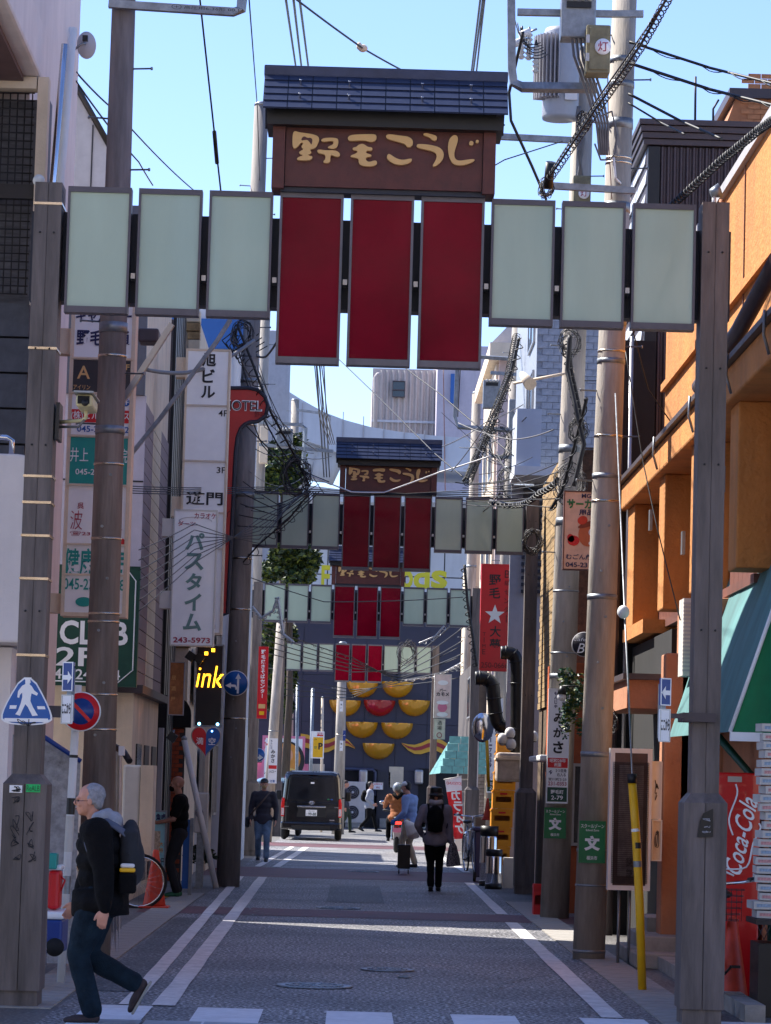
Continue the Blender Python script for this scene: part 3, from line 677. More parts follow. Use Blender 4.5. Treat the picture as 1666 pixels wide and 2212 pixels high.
for y in (68.6, 70.8, 73): win(t, y, y+1.4, -2.4+.05, 1.2, 2.6, face='side', d=-.05)
# ---- right: orange building ----
XR = 3.3
t = thing('orange_building', 'orange stucco building on the right with brown shutters and dark edged ledge', 'building', (5, 25, 0))
MB().box(XR, 10, 21, 33.4, 5.2, 7.15).build('upper_wall', M['orange'], t)
MB().box(XR-.05, 10.05, 20.9, 33.45, 7.15, 7.24).build('parapet_coping', M['greyw'], t)
MB().box(XR+.12, 10, 24.6, 36, 0, 5.19).build('lower_wall', M['orange'], t)
# horizontal moulding on the upper wall
MB().prismx([(21, 6.0), (33.4, 6.0), (33.4, 6.08), (21, 6.08)], XR-.05, XR+.01).build('moulding', M['orange'], t)
# projecting ledge and dark drip edge
MB().box(XR-.28, XR+.1, 21, 35.6, 4.88, 5.17).build('ledge', M['orange'], t, bevel=.02)
MB().box(XR-.33, XR+.1, 20.95, 35.65, 5.171, 5.22).build('ledge_flashing', M['brownd'], t)
for y0, y1 in ((25.2, 25.75), (28.2, 28.75), (31.2, 31.75), (34.6, 35.5)):
    MB().box(XR-.2, XR+.11, y0, y1, 3.5, 4.879).build('pier', M['orange'], t, bevel=.015)
MB().box(XR-.22, XR+.115, 33.1, 35.55, 3.35, 3.499).build('box_beam', M['orange'], t)
shm = MB().box(0, .03, .004, .305, 0, 1.36).mesh('shutter_panel', M['brown'])
for y in [25.78+.31*i for i in range(7)]+[28.78+.31*i for i in range(7)]+[31.78+.31*i for i in range(9)]:
    child(shm, 'shutter_panel', t, (XR+.085, y, 3.5))
MB().box(XR+.02, XR+.115, 25.76, 34.58, 3.42, 3.499).build('shutter_sill', M['brown'], t)
MB().tube([(XR-.3, 22.2, 5.55), (XR-.3, 24.5, 5.35), (XR-.31, 27.2, 5.25)], .07, 12).build('conduit', M['brownd'], t)
for y in (27.6, 30.0): MB().box(XR-.12, XR+.119, y, y+.5, 0, 3.4).build('pillar', M['orange2'], t, bevel=.015)
MB().box(3.02, XR+.11, 30, 30.42, 0, 3.0).build('front_pillar', M['orange2'], t, bevel=.02)
MB().box(XR+.0, XR+.118, 24.7, 27.5, 0, 2.9).build('shop_wall', M['orange2'], t)
# small roof slab over the doorway
a = P(1340, 1478, 32)
MB().box(a.x-.05, XR+.11, 30.6, 33, a.z-.28, a.z).build('porch_beam', M['orange2'], t)
MB().box(a.x-.1, XR+.12, 30.5, 33.1, a.z+.001, a.z+.06).build('porch_flashing', M['brownd'], t)
t = thing('dark_passage', 'black recessed passage between the orange building and the ribbed one', 'passage', (3.6, 33.6, 0))
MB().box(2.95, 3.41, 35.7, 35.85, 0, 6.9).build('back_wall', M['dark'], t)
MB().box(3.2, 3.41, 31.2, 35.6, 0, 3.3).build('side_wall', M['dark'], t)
mb = MB().tube([(2.98, 35.5, 0), (2.98, 35.5, 6.2)], .05, 10); mb.build('drainpipe', M['brownd'], t)
mb = MB().tube([(3.1, 35.4, 1.2), (3.1, 35.4, 6.9)], .025, 8); mb.build('drainpipe', M['alu'], t)
# joints, stains, brackets and windows that age the orange wall
for y in (23.4, 26.6, 29.8): MB().box(XR-.012, XR-.001, y, y+.016, 5.25, 7.14).build('wall_joint', M['brown'], t)
for y, z in ((26.0, 4.2), (29.1, 3.9), (32.4, 4.4)): MB().box(XR-.235, XR-.205, y, y+.12, z, z+.22).build('wall_bracket', M['galv'], t)
for y in (22.6, 24.9, 27.7, 31.0): MB().tube([(XR-.34, y, 5.23), (XR-.345, y+.01, 5.05), (XR-.3, y+.02, 4.9)], .012, 6).build('pipe_clip', M['galv'], t)
MB().tube([(XR-.06, 28.0, 5.25), (XR-.05, 28.02, 6.2), (XR-.05, 28.0, 7.1)], .022, 8).build('vertical_pipe', M['orange2'], t)
# ribbed dark building
t = thing('ribbed_dark_building', 'dark brown building with vertical ribs and grey shingled flank above the orange wall', 'building', (5, 36, 0))
zr = P(1410, 262, 36).z
MB().box(XR+.0, 12, 36.1, 40.5, 0, zr-.28).build('wall', M['brownd'], t)
corrug('ribbed_cladding', XR+.14, 9, 36.04, 5, zr-.3, .075, .035, M['brownd'], t)
MB().box(XR-.0, XR+.14, 36.0, 36.099, 3, zr-.3).build('corner_trim', M['black'], t)
for i in range(4): MB().box(XR-.06-.02*i, 12, 35.98-.03*i, 40.5, zr-.28+.075*i, zr-.215+.075*i).build('eave_band', M['brownd'], t)
shg = MB().add([(-.002, 0, 0), (-.02, 0, 0), (-.02, .27, 0), (-.002, .27, 0), (-.002, 0, .17), (-.002, .27, .17)], [(1, 2, 5, 4), (0, 1, 4), (2, 3, 5), (0, 3, 2, 1)]).mesh('shingle', M['fwhite'])
n = 0
z = zr-.3-.165
while z > 3.4 and n < 290:
    for i in range(15):
        if n < 290: child(shg, 'shingle', t, (XR, 36.12+i*.285+.14*(int(z*10) % 2), z)); n += 1
    z -= .165*1.6
t = thing('rooftop_brick_room', 'tan brick rooftop room with pipe above the dark ribbed building', 'building', (7, 44, 0))
a, b = P(1545, 212, 44), P(1760, 300, 44)
MB().prism([(a.x-.1, b.z-.6), (b.x, b.z-.6), (b.x, a.z), (a.x+.3, a.z)], 44, 47).build('wall', q('tan_wall', 196, 128, 84, .8, rough=.8, var=.15), t)
MB().box(a.x+.2, b.x, 43.9, 47, a.z, a.z+.14).build('coping', M['brownd'], t)
bricks(t, 0, 1.6, 0, .9, .19, .075, (P(1600, 300, 43.98).x, 43.995, P(1600, 290, 44).z), (1, 0, 0), (0, 0, 1), q('tan_tile', 205, 138, 92, .8, rough=.8, var=.2), (0, -1, 0), limit=120, dep=.012, name='wall_tile')
MB().tube([P(1502, 265, 38), P(1503, 165, 38)], .015, 6).build('rod', M['steeld'], t)
MB().tube([P(1541, 262, 40), P(1541, 235, 40), P(1553, 215, 40)], .015, 6).build('vent_rod', M['steeld'], t)
# orange-brown shop front between the two right poles
t = thing('orange_shop_front', 'rust orange timber shop front behind the second right pole', 'shop', (3.3, 41.5, 0))
MB().box(2.78, 9, 41.5, 43.9, 0, 3.35).build('wall', q('rust_orange_wall', 176, 88, 44, .8, rough=.8, var=.15, dirt=.3), t)
MB().box(2.62, 2.78, 41.6, 41.9, 0, 3.3).build('post', q('orange_timber', 206, 100, 48, .8, rough=.7, var=.15), t)
MB().box(2.5, 2.7, 41.3, 43.8, 2.02, 2.1).build('light_canopy', M['white'], t, bevel=.02)
win(t, 2.95, 3.9, 41.49, .9, 2.0)
t = thing('tan_brick_building', 'narrow tan brick building with dark camera side behind the second right pole', 'building', (4, 44, 0))
MB().box(2.97, 9, 44, 49.5, 0, 6.55).build('wall', q('shaded_brick_wall', 110, 88, 66, .7, rough=.9, var=.4, sc=12, bump=.8, bsc=14), t)  # camera side: shade put into a darker brick colour than the lit street side
bricks(t, 0, 5.4, 0, 3.6, .3, .1, (2.97, 44.05, 2.9), (0, 1, 0), (0, 0, 1), M['brickt'], (-1, 0, 0), limit=295, dep=.03)
win(t, 45.2, 46.0, 2.92, 3.4, 5.6, face='side', d=-.06)
# grey blue tiled apartment block and balcony
t = thing('tiled_apartment_block', 'grey blue tiled apartment block with white balcony and louvred panel', 'apartment block', (5, 54, 0))
MB().box(3.05, 9, 54, 61, 0, 11.5).build('wall', q('grey_blue_tile', 168, 174, 184, .8, rough=.5, var=.2, sc=30), t)
bricks(t, 0, 1.6, 0, 4.2, .2, .12, (3.05, 53.99, 7.0), (1, 0, 0), (0, 0, 1), q('pale_blue_tile', 180, 186, 196, .8, rough=.4, var=.15, sc=10), (0, -1, 0), limit=290, dep=.015, name='wall_tile')
for z in (5.2, 7.6, 9.6): win(t, 54.6, 56.4, 3.0, z, z+1.5, face='side', d=-.06)
win(t, 3.3, 3.9, 53.95, 5.3, 7.2)
a, b = P(1118, 882, 52.5), P(1168, 1008, 52.5)
MB().box(a.x, b.x, 52.5, 52.6, b.z, a.z).build('balcony_front', M['fwhite'], t); MB().box(a.x, a.x+.06, 52.61, 53.99, b.z, a.z).build('balcony_side', M['fwhite'], t)
MB().box(a.x-.03, b.x+.5, 52.4, 53.99, b.z-.16, b.z-.003).build('balcony_slab', M['white'], t)
for i in range(16): MB().box(a.x+.2, b.x+.3, 53.7, 53.76, b.z-.3-i*.12, b.z-.24-i*.12).build('louvre', M['navy'], t)
MB().box(a.x-.0, b.x+.5, 53.8, 53.9, 0, b.z-.2).build('lower_wall', M['greyw'], t)
# pink hip roofed building farther
t = thing('pink_eaved_building', 'pale pink building with cream eaves farther along the right side', 'building', (6, 72, 0))
a, b = P(1048, 745, 72), P(1180, 1100, 72)
MB().box(a.x+.35, 12, 72, 80, 0, a.z-.35).build('wall', q('pale_pink_wall', 214, 190, 184, .85, rough=.8, dirt=.1), t)
MB().box(a.x+.1, 12.2, 71.5, 80.4, a.z-.35, a.z).build('eaves', M['cream'], t)
MB().prism([(a.x+.1, a.z), (12.2, a.z), (12.2, a.z+1.2), (a.x+1.2, a.z+1.2)], 72, 80).build('roof_storey', M['greyw'], t)
MB().box(a.x+.29, a.x+.35, 72.3, 79, 1.0, a.z-.4).build('street_wall', M['cream'], t)
for z in (4.4, 6.8, 9.0): win(t, 73, 74.6, a.x+.24, z, z+1.3, face='side', d=-.05); win(t, 76, 77.6, a.x+.24, z, z+1.3, face='side', d=-.05)
for z in (5.5, 8.0): win(t, a.x+1.1, a.x+1.8, 71.95, z, z+1.2)
# white edged building on the right with teal tiled canopy and pale brick
t = thing('white_edge_building', 'tall cream edged building above the teal tiled canopy on the right', 'building', (5, 84, 0))
MB().box(3.15, 9, 84, 92, 0, P(995, 1195, 84).z).build('wall', M['cream'], t)
MB().box(3.05, 3.2, 83.9, 84.3, 0, P(995, 1195, 84).z).build('corner_post', M['white'], t)
for z in (3.6, 5.8): win(t, 85, 87, 3.1, z, z+1.4, face='side', d=-.05)
t = thing('teal_canopy_shop', 'pale brick shop with a teal tiled canopy on the right', 'shop', (4, 73, 0))
MB().box(2.82, 9, 73.05, 83, 0, 4.6).build('wall', M['mortar'], t)
bricks(t, 0, 1.0, 0, 2.2, .21, .085, (2.84, 73.04, 0), (1, 0, 0), (0, 0, 1), M['brickw'], (0, -1, 0), limit=150)
a = P(1005, 1595, 72.5); z1_ = a.z; z0_ = P(1000, 1672, 72.5).z
tt = MB().add([(0, 0, 0), (.26, 0, 0), (.26, .1, .17), (0, .1, .17), (0, .1, 0), (.26, .1, 0)], [(0, 1, 2, 3), (1, 5, 2), (0, 3, 4), (0, 4, 5, 1)]).mesh('canopy_tile', M['tealr'])
for r in range(5):
    for c_ in range(9): child(tt, 'canopy_tile', t, (2.05+.27*c_+.05*r, 71.6+.11*r, z0_+.175*r))
tt = MB().add([(0, 0, 0), (0, .6, 0), (.09, .6, .17), (.09, 0, .17)], [(3, 2, 1, 0)]).mesh('canopy_tile', M['tealr'])
for r in range(5):
    for c_ in range(16): child(tt, 'canopy_tile', t, (2.05+.1*r, 72.2+.62*c_, z0_+.175*r))
for z in (3.3,): win(t, 74, 76, 2.77, z, z+1, face='side', d=-.05)
# ---- far end: navy facade with golden bowls ----
FY = 118
t = thing('navy_facade_building', 'navy fronted building closing the street, hung with golden half bowls', 'building', (0, FY, 0))
a, b = P(575, 1290, FY), P(1060, 1790, FY)
MB().box(a.x-5, b.x+4, FY+.05, FY+12, 0, a.z).build('wall', M['facn'], t)
x = a.x-5; pm = MB().box(.01, 1.19, 0, .05, .01, 1.79).mesh('facade_panel', M['facn'])
for c_ in range(14):
    for r in range(4): child(pm, 'facade_panel', t, (a.x-4.5+1.2*c_, FY, .35+1.8*r))
MB().box(a.x-5, b.x+4, FY-.06, FY+.1, a.z-.02, a.z+.2).build('parapet', M['navy'], t)
for (u, v, m_) in ((783, 1473, 0), (859, 1473, 0), (746, 1513, 0), (820, 1513, 1), (895, 1513, 0), (782, 1560, 0), (858, 1562, 0), (818, 1606, 0)):
    c_ = P(u, v, FY); r_ = 35/K(FY); mb = MB(); vs = []; N, Mh = 24, 10
    for i in range(Mh+1):
        for j in range(N+1):
            th = pi*j/N; ph = (pi/2)*i/Mh
            vs.append((c_.x-r_*cos(th)*cos(ph*.0)*(1 if True else 1)*cos(0)*1 if False else c_.x-r_*cos(th)*cos(ph), FY-.02-.75*r_*sin(ph), c_.z-r_*sin(th)*cos(ph)))
    mb.add(vs, [(i*(N+1)+j, i*(N+1)+j+1, (i+1)*(N+1)+j+1, (i+1)*(N+1)+j) for i in range(Mh) for j in range(N)], True)
    # flat top lid
    top = [(c_.x-r_*cos(pi*i/12), FY-.02-.75*r_*sin(pi*i/12), c_.z) for i in range(13)]
    mb.add(top, [list(range(13))]); mb.build('half_bowl', M['bowlr'] if m_ else M['bowl'], t)
def wave(pts_top, pts_bot, mm, y, nm):
    mb = MB(); n = len(pts_top); T = [P(a, b, FY) for a, b in pts_top]; B = [P(a, b, FY) for a, b in pts_bot]
    vs = [(p.x, y, p.z) for p in T]+[(p.x, y, p.z) for p in B]+[(p.x, FY-.005, p.z) for p in T]+[(p.x, FY-.005, p.z) for p in B]
    fs = []
    for i in range(n-1): fs += [(i, i+1, n+i+1, n+i), (i, 2*n+i, 2*n+i+1, i+1), (n+i, n+i+1, 3*n+i+1, 3*n+i)]
    mb.add(vs, fs); mb.build(nm, mm, t)
wy = M['wyell'] = q('wave_yellow', 224, 172, 48, .85, rough=.4, var=.05); wr = q('wave_red', 156, 30, 44, .85, rough=.4, var=.05)
def wpts(us, vs, d): return [(u, v+d) for u, v in zip(us, vs)]
US = [868, 882, 896, 910, 925, 940, 955, 970, 985]; VS = [1606, 1614, 1618, 1616, 1610, 1606, 1612, 1622, 1626]
TH = [1, 6, 9, 11, 12, 12, 13, 13, 13]
wave([(u, v-t_) for u, v, t_ in zip(US, VS, TH)], [(u, v+t_*1.2) for u, v, t_ in zip(US, VS, TH)], wy, FY-.12, 'wave_ornament')
wave([(u, v-t_*.35) for u, v, t_ in zip(US, VS, TH)], [(u, v+t_*.4) for u, v, t_ in zip(US, VS, TH)], wr, FY-.15, 'wave_stripe')
US = [767, 752, 738, 724, 710, 696, 680, 664, 650]; VS = [1616, 1604, 1600, 1604, 1610, 1612, 1606, 1600, 1598]
wave([(u, v-t_) for u, v, t_ in zip(US, VS, TH)], [(u, v+t_*1.2) for u, v, t_ in zip(US, VS, TH)], wy, FY-.12, 'wave_ornament')
wave([(u, v-t_*.35) for u, v, t_ in zip(US, VS, TH)], [(u, v+t_*.4) for u, v, t_ in zip(US, VS, TH)], wr, FY-.15, 'wave_stripe')
# ground floor of the facade : recesses, ducts, doors, plinth
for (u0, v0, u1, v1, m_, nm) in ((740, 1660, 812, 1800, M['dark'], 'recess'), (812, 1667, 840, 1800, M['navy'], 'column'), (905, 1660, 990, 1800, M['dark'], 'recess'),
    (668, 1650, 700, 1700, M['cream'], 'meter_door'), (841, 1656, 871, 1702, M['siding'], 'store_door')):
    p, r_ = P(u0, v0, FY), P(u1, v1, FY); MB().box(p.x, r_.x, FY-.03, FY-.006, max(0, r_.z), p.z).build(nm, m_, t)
p, r_ = P(745, 1661, FY), P(811, 1661, FY)
MB().tube([(p.x, FY-.25, p.z), (r_.x-.1, FY-.25, p.z), (r_.x, FY-.25, p.z-.1), (r_.x, FY-.25, 1.2)], .06, 8).build('duct_pipe', q('slate_pipe', 70, 74, 98, .8, rough=.4), t)
for (u, v) in ((785, 1672), (905, 1672)):
    p = P(u, v, FY); MB().box(p.x-.17, p.x+.17, FY-.4, FY-.03, p.z-.4, p.z+.17).build('vent_hood', M['alu'], t, bevel=.08)
a, b = P(740, 1775, FY), P(860, 1775, FY)
MB().box(b.x-.7, b.x+5, FY-.4, FY-.04, 0, .35).build('plinth', M['kerb'], t)
# red kerb bars
for u in (768, 868):
    c_ = G(u, 1781); tag(MB().prismx([(c_.y-.1, 0), (c_.y+.1, 0), (c_.y+.06, .14), (c_.y-.06, .14)], c_.x-.42, c_.x+.42).build('parking_stop', M['cconeo'], loc=c_),
        'red wheel stop bar on the far pavement, %s' % ('before the air conditioner units' if u < 800 else 'right of the walking man'), 'wheel stop')
# yellow roof letters
t = thing('roof_letter_sign', 'big yellow rooftop letters above the navy facade, partly hidden by gates', 'sign', (0, 119, 7))
for body, u0, u1, v0, v1 in (('F', 695, 712, 1221, 1272), ('o', 826, 863, 1232, 1272), ('o', 866, 892, 1232, 1272), ('d', 894, 928, 1222, 1272), ('s', 932, 966, 1232, 1272)):
    a, b = P(u0, v0, 119), P(u1, v1, 119); vs, fs = glyphs(body, .03, .12)
    mb = MB(); x0 = min(v.x for v in vs); x1 = max(v.x for v in vs); y0 = min(v.y for v in vs); y1 = max(v.y for v in vs)
    mb.add([Vector((a.x+(v.x-x0)/(x1-x0)*(b.x-a.x), 119-v.z, b.z+(v.y-y0)/(y1-y0)*(a.z-b.z))) for v in vs], fs)
    mb.build('letter', q('yellow_letter', 226, 214, 40, .85, rough=.5, var=.03), t)
a, b = P(690, 1272, 119), P(985, 1290, 119); MB().box(a.x, b.x, 119.0, 119.2, b.z, a.z).build('letter_rail', M['navy'], t)
# ---- white elevated structure and far buildings ----
t = thing('elevated_white_structure', 'long white curved steel structure rising behind the street end', 'viaduct', (0, 150, 0))
top = [(560, 812), (607, 835), (650, 862), (700, 890), (745, 907), (800, 922), (860, 932), (930, 940), (1030, 948)]
bot = [(560, 905), (607, 930), (650, 948), (700, 965), (745, 985), (800, 1000), (860, 1010), (930, 1015), (1030, 1020)]
def ribbon(T, B, y0, y1, nm, m, par):
    mb = MB(); n = len(T); T = [P(a, b, y0) for a, b in T]; B = [P(a, b, y0) for a, b in B]
    vs = [(p.x, y0, p.z) for p in T]+[(p.x, y0, p.z) for p in B]+[(p.x, y1, p.z) for p in T]+[(p.x, y1, p.z) for p in B]; fs = []
    for i in range(n-1): fs += [(i, i+1, n+i+1, n+i), (i, 2*n+i, 2*n+i+1, i+1), (n+i, n+i+1, 3*n+i+1, 3*n+i), (2*n+i, 3*n+i, 3*n+i+1, 2*n+i+1)]
    mb.add(vs, fs); return mb.build(nm, m, par)
ribbon(top, bot, 150, 156, 'fascia', M['fwhite'], t)
for u in range(610, 1000, 44):
    p0, p1 = P(u, 860+(u-607)*.22, 149.95), P(u, 990, 149.95)
    MB().box(p0.x-.02, p0.x+.02, 149.93, 149.99, p1.z, p0.z).build('joint', M['greyw'], t)
for u0, u1 in ((612, 660), (700, 690), (690, 640), (742, 700)):
    MB().tube([P(u0, 950, 151), P(u1, 1040, 151)], .5, 6).build('strut', M['fwhite'], t)
ribbon([(560, 1035), (760, 1060), (1040, 1060)], [(560, 1075), (760, 1085), (1040, 1085)], 151, 154, 'lower_deck', M['fwhite'], t)
t = thing('white_panel_building', 'white panelled building under the elevated structure beyond the street', 'building', (0, 158, 0))
a, b = P(545, 1060, 158), P(1040, 1060, 158)
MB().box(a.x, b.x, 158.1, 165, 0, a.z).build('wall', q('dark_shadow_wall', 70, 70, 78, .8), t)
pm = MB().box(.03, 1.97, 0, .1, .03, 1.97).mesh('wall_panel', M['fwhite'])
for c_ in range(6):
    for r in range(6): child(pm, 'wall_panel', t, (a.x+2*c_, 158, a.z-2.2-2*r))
t = thing('beige_tower', 'tall beige corrugated block with one window behind the elevated structure', 'building', (5, 172, 0))
a, b = P(806, 795, 172), P(948, 1200, 172)
MB().box(a.x, b.x, 172, 190, 0, a.z).build('wall', M['fbeige'], t)
corrug('corrugated_sheet', a.x+.4, b.x, 171.98, 10, a.z-.1, .3, .12, M['fbeige'], t)
MB().box(a.x, b.x, 171.8, 171.95, P(880, 914, 172).z, P(880, 909, 172).z).build('band', M['fwhite'], t)
p, r_ = P(848, 823, 171.8), P(875, 859, 171.8); w_ = win(t, p.x, r_.x, 171.8, r_.z, p.z, fm=M['brownd'], d=.2, mull=0)
MB().box(p.x+.04, r_.x-.04, 171.62, 171.7, p.z-.55, p.z-.48).build('transom', M['brownd'], w_)
mb = MB().tube([P(811, 1000, 171.5), P(811, 815, 171.5), P(816, 808, 171.5), P(822, 808, 171.5)], .1, 8).build('pipe', M['fbeige'], t)
t = thing('lavender_block', 'pale lavender block with blue sign right of the beige tower', 'building', (7, 168, 0))
a, b = P(946, 790, 168), P(1040, 1200, 168)
MB().box(a.x, b.x+3, 168, 180, 0, P(946, 745, 168).z).build('wall', M['lav'], t)
p, r_ = P(974, 808, 167.9), P(988, 872, 167.9); MB().box(p.x, r_.x, 167.7, 167.95, r_.z, p.z).build('blue_sign', M['signb'], t)
t = thing('grey_column_building', 'smooth pale grey rounded tower left of the white structure', 'building', (-5, 130, 0))
c_ = P(590, 900, 130); MB().lathe([(.95, 0), (.95, P(590, 715, 130).z), (.9, P(590, 712, 130).z)], (c_.x-.3, 131, 0), 28).build('wall', M['greyw'], t)
t = bld('shaded_side_building', 'dark building on the far corner left behind the trees', P(560, 1500, 124).x-10, P(600, 1500, 124).x, 124, 134, 5.5, M['greyw'])
# buildings behind the viewpoint, mirrored in the glass panels
def back(nm, label, x0, x1, y0, y1, z, m):
    t = bld(nm, label, x0, x1, y0, y1, z, m)
    for i in range(int(z/3)):
        for j in range(int((x1-x0)/2.6)): win(t, x0+.7+2.6*j, x0+2.1+2.6*j, y1+.0, 1.2+3*i, 2.6+3*i, d=-.05)
back('office_building', 'white office block across the junction behind the viewpoint', -30, -5, -34, -22, 23, M['cream'])
back('office_building', 'cream tiled office block facing the street from behind the viewpoint', -4, 9, -48, -38, 29, M['peach'])
back('office_building', 'cream office block on the right behind the viewpoint', 10, 30, -34, -22, 18, M['cream'])
# ================= poles =================
def pole(label, base, top, Y, r0, r1, m, bands=(), bolts=True, ext=None, name='utility_pole'):
    b = P(base[0], base[1], Y); b.z = 0; tp = P(top[0], top[1], Y)
    t = thing(name, label, 'utility pole', b, 'concrete utility poles')
    H = tp.z; at = lambda z: b+(tp-b)*(z/H)
    MB().tube([at(0), at(H*.5), at(H)], [r0, (r0+r1)/2, r1], 28).build('shaft', m, t)
    MB().lathe([(r1*1.02, -.01), (r1*1.02, .03), (r1*.6, .06)], at(H), 20).build('cap', M['galv'], t)
    rad = lambda z: r0+(r1-r0)*z/H
    for z, hh, mm in bands:
        MB().lathe([(rad(z)+.001, -hh/2), (rad(z)+.006, -hh/2), (rad(z)+.006, hh/2), (rad(z)+.001, hh/2)], at(z), 28).build('steel_band', mm, t)
    if bolts:
        z = 2.0; i = 0
        while z < H-.4:
            s_ = 1 if i % 2 else -1; p = at(z); d = Vector((s_*.98, -.2, 0)).normalized()
            if z < 4.6: MB().tube([p+Vector((s_*.03, -rad(z)-.0, 0)), p+Vector((s_*.03, -rad(z)-.03, 0))], .013, 8).build('step_bolt_socket', M['galv'], t)
            else:
                MB().tube([p+d*rad(z), p+d*(rad(z)+.16), p+d*(rad(z)+.16)+Vector((0, 0, 0)), p+d*(rad(z)+.175)], [.008, .008, .015, .015], 8).build('step_bolt', M['galv'], t)
            z += .45; i += 1
    return t, at, rad
SB, GV = M['steelband'], M['galv']
M['concm'] = q('grey_stained_concrete', 150, 144, 140, .85, rough=.85, var=.3, sc=6, streak=8, bump=.25, bsc=60, dirt=.6)
pA, atA, _ = pole('brown stained concrete pole nearest on the left behind the no parking sign', (200, 2088), (269, -40), 26.7, .15, .102, M['concd'],
    [(5.55, .09, GV), (4.65, .07, GV), (5.3, .02, SB), (4.35, .02, SB), (3.7, .02, SB), (3.05, .02, SB), (2.98, .02, SB), (2.35, .02, SB), (6.3, .05, GV), (2.05, .02, SB), (1.2, .02, GV)])
def arm(label, pts, Y, r=.045, m=None, group='steel crossarms on the poles', name='crossarm', sq=True):
    p = [P(u, v, Y) if not isinstance(u, Vector) else u for u, v in pts]
    t = thing(name, label, 'crossarm', p[0], group)
    MB().tube(p, r, 4 if sq else 10, smooth=False).build('bar', m or M['galv'], t)
    return t
a_ = arm('grey steel arm stamped with characters at the top of the left pole', [(235, 8), (288, 12), (505, 26), (521, 20), (524, -10)], 26.55, .048)
mb = MB(); put_text(mb, '⊕ 高圧用6-36形 00.11', P(448, 21, 26.48)+Vector((0, -.05, 0)), .62, .045, ax=Vector((1, 0, -.03)), off=.004); mb.build('stamped_text', M['black'], a_)
pB, atB, _ = pole('tall dark concrete pole on the left carrying the round blue arrow sign', (492, 1911), (565, 228), 48.1, .185, .112, M['concm'],
    [(7.9, .06, GV), (7.2, .03, SB), (5.1, .03, SB), (4.3, .03, SB), (2.6, .03, SB), (6.1, .08, GV), (9.5, .06, GV)])
pC, atC, _ = pole('concrete pole just right of and behind the tall dark left pole', (529, 1845), (577, 560), 69, .16, .12, M['conc'], [(6, .04, GV), (8, .04, GV), (3, .03, SB)])
pole('slimmer concrete pole on the left beside the red noodle banner', (575, 1818), (607, 1345), 84, .15, .12, M['conc'], [(3, .03, GV)])
pole('concrete pole standing before the navy facade behind the van', (730, 1790), (741, 1390), 100, .2, .13, M['conc'], [(3.2, .03, SB), (4.4, .03, SB)])
pole('concrete pole in front of the elevated structure left of the second gate roof', (620, 1800), (638, 865), 115, .17, .15, M['conc'], [(11, .04, GV)])
p1, at1, r1_ = pole('big grey concrete pole nearest on the right with a school zone plate', (1272, 2068), (1352, -60), 30.4, .158, .12, M['conc'],
    [(2.0, .05, GV), (1.06, .03, GV), (.72, .02, GV), (.08, .03, GV), (3.55, .05, GV), (4.75, .05, GV), (4.5, .02, SB), (5.15, .02, SB), (5.9, .05, GV), (6.0, .02, SB), (6.3, .1, GV), (7.9, .02, SB), (7.95, .02, SB), (8.3, .1, GV), (8.7, .06, GV), (8.95, .06, GV), (7.45, .1, GV), (7.1, .05, GV)])
p2, at2, _ = pole('second concrete pole on the right with the white shop guide plate', (1198, 1982), (1264, 110), 39.8, .185, .13, M['conc'],
    [(6.05, .1, GV), (5.1, .1, GV), (4.2, .02, GV), (3.1, .06, GV), (8.6, .1, GV), (8.9, .1, GV), (3.4, .02, GV)])
p3, at3, _ = pole('third concrete pole on the right with the tableware shop plate', (1062, 1866), (1120, 690), 66, .165, .125, M['conc'],
    [(6.3, .06, GV), (6.9, .06, GV), (8.5, .06, GV), (2.0, .03, SB)])
pole('leaning concrete pole on the right beyond the third gate', (1000, 1835), (1030, 850), 82, .15, .12, M['conc'], [(9, .06, GV), (7.5, .06, GV)])
# slim steel posts far away
def post(label, u0, v0, u1, v1, Y, r=.05, m=None, name='steel_post'):
    a = P(u0, v0, Y); a.z = 0; b_ = P(u1, v1, Y); t = thing(name, label, 'post', a)
    MB().tube([a, b_], r, 10).build('tube', m or M['galv'], t); MB().lathe([(r*1.05, 0), (r*1.05, .03), (0.01, .06)], b_, 10).build('cap', M['galv'], t); return t
post('slim grey steel post in front of the ramen billboard', 640, 1800, 643, 1478, 104, .055)
post('slim grey steel post right of the ramen billboard', 668, 1800, 676, 1490, 106, .06)
post('thin beige post carrying the yellow parking sign', 694, 1800, 697, 1508, 103, .045, M['cream'])
post('leaning white stay post against the left pole', 468, 1895, 398, 1598, 47, .045, M['white'], 'stay_post')
# transformer
c_ = P(1209, 172, 39.8); c_.y = 39.5
t = thing('pole_transformer', 'grey finned transformer can hanging beside the second right pole', 'transformer', (c_.x, c_.y, c_.z-.6))
k = K(39.8); Rr = 40/k; Hh = 200/k
MB().lathe([(Rr*.96, -Hh/2), (Rr, -Hh/2+.04), (Rr, Hh/2-.06), (Rr*.9, Hh/2), (Rr*.3, Hh/2+.03)], c_, 36).build('tank', q('transformer_grey', 172, 176, 184, .85, rough=.4, var=.05, dirt=.15), t)
fm_ = MB().box(-.006, .006, -.13, 0, -.42, .42).mesh('cooling_fin', M['greyw'])
for i in range(9):
    a = radians(-170+i*9); child(fm_, 'cooling_fin', t, (c_.x+Rr*cos(a)*1.0, c_.y+Rr*sin(a)-.0, c_.z+.06), (0, 0, a+pi/2))
MB().cb(c_+Vector((.12, -Rr-.01, -.3)), (.16, .06, .18)).build('terminal_box', M['white'], t)
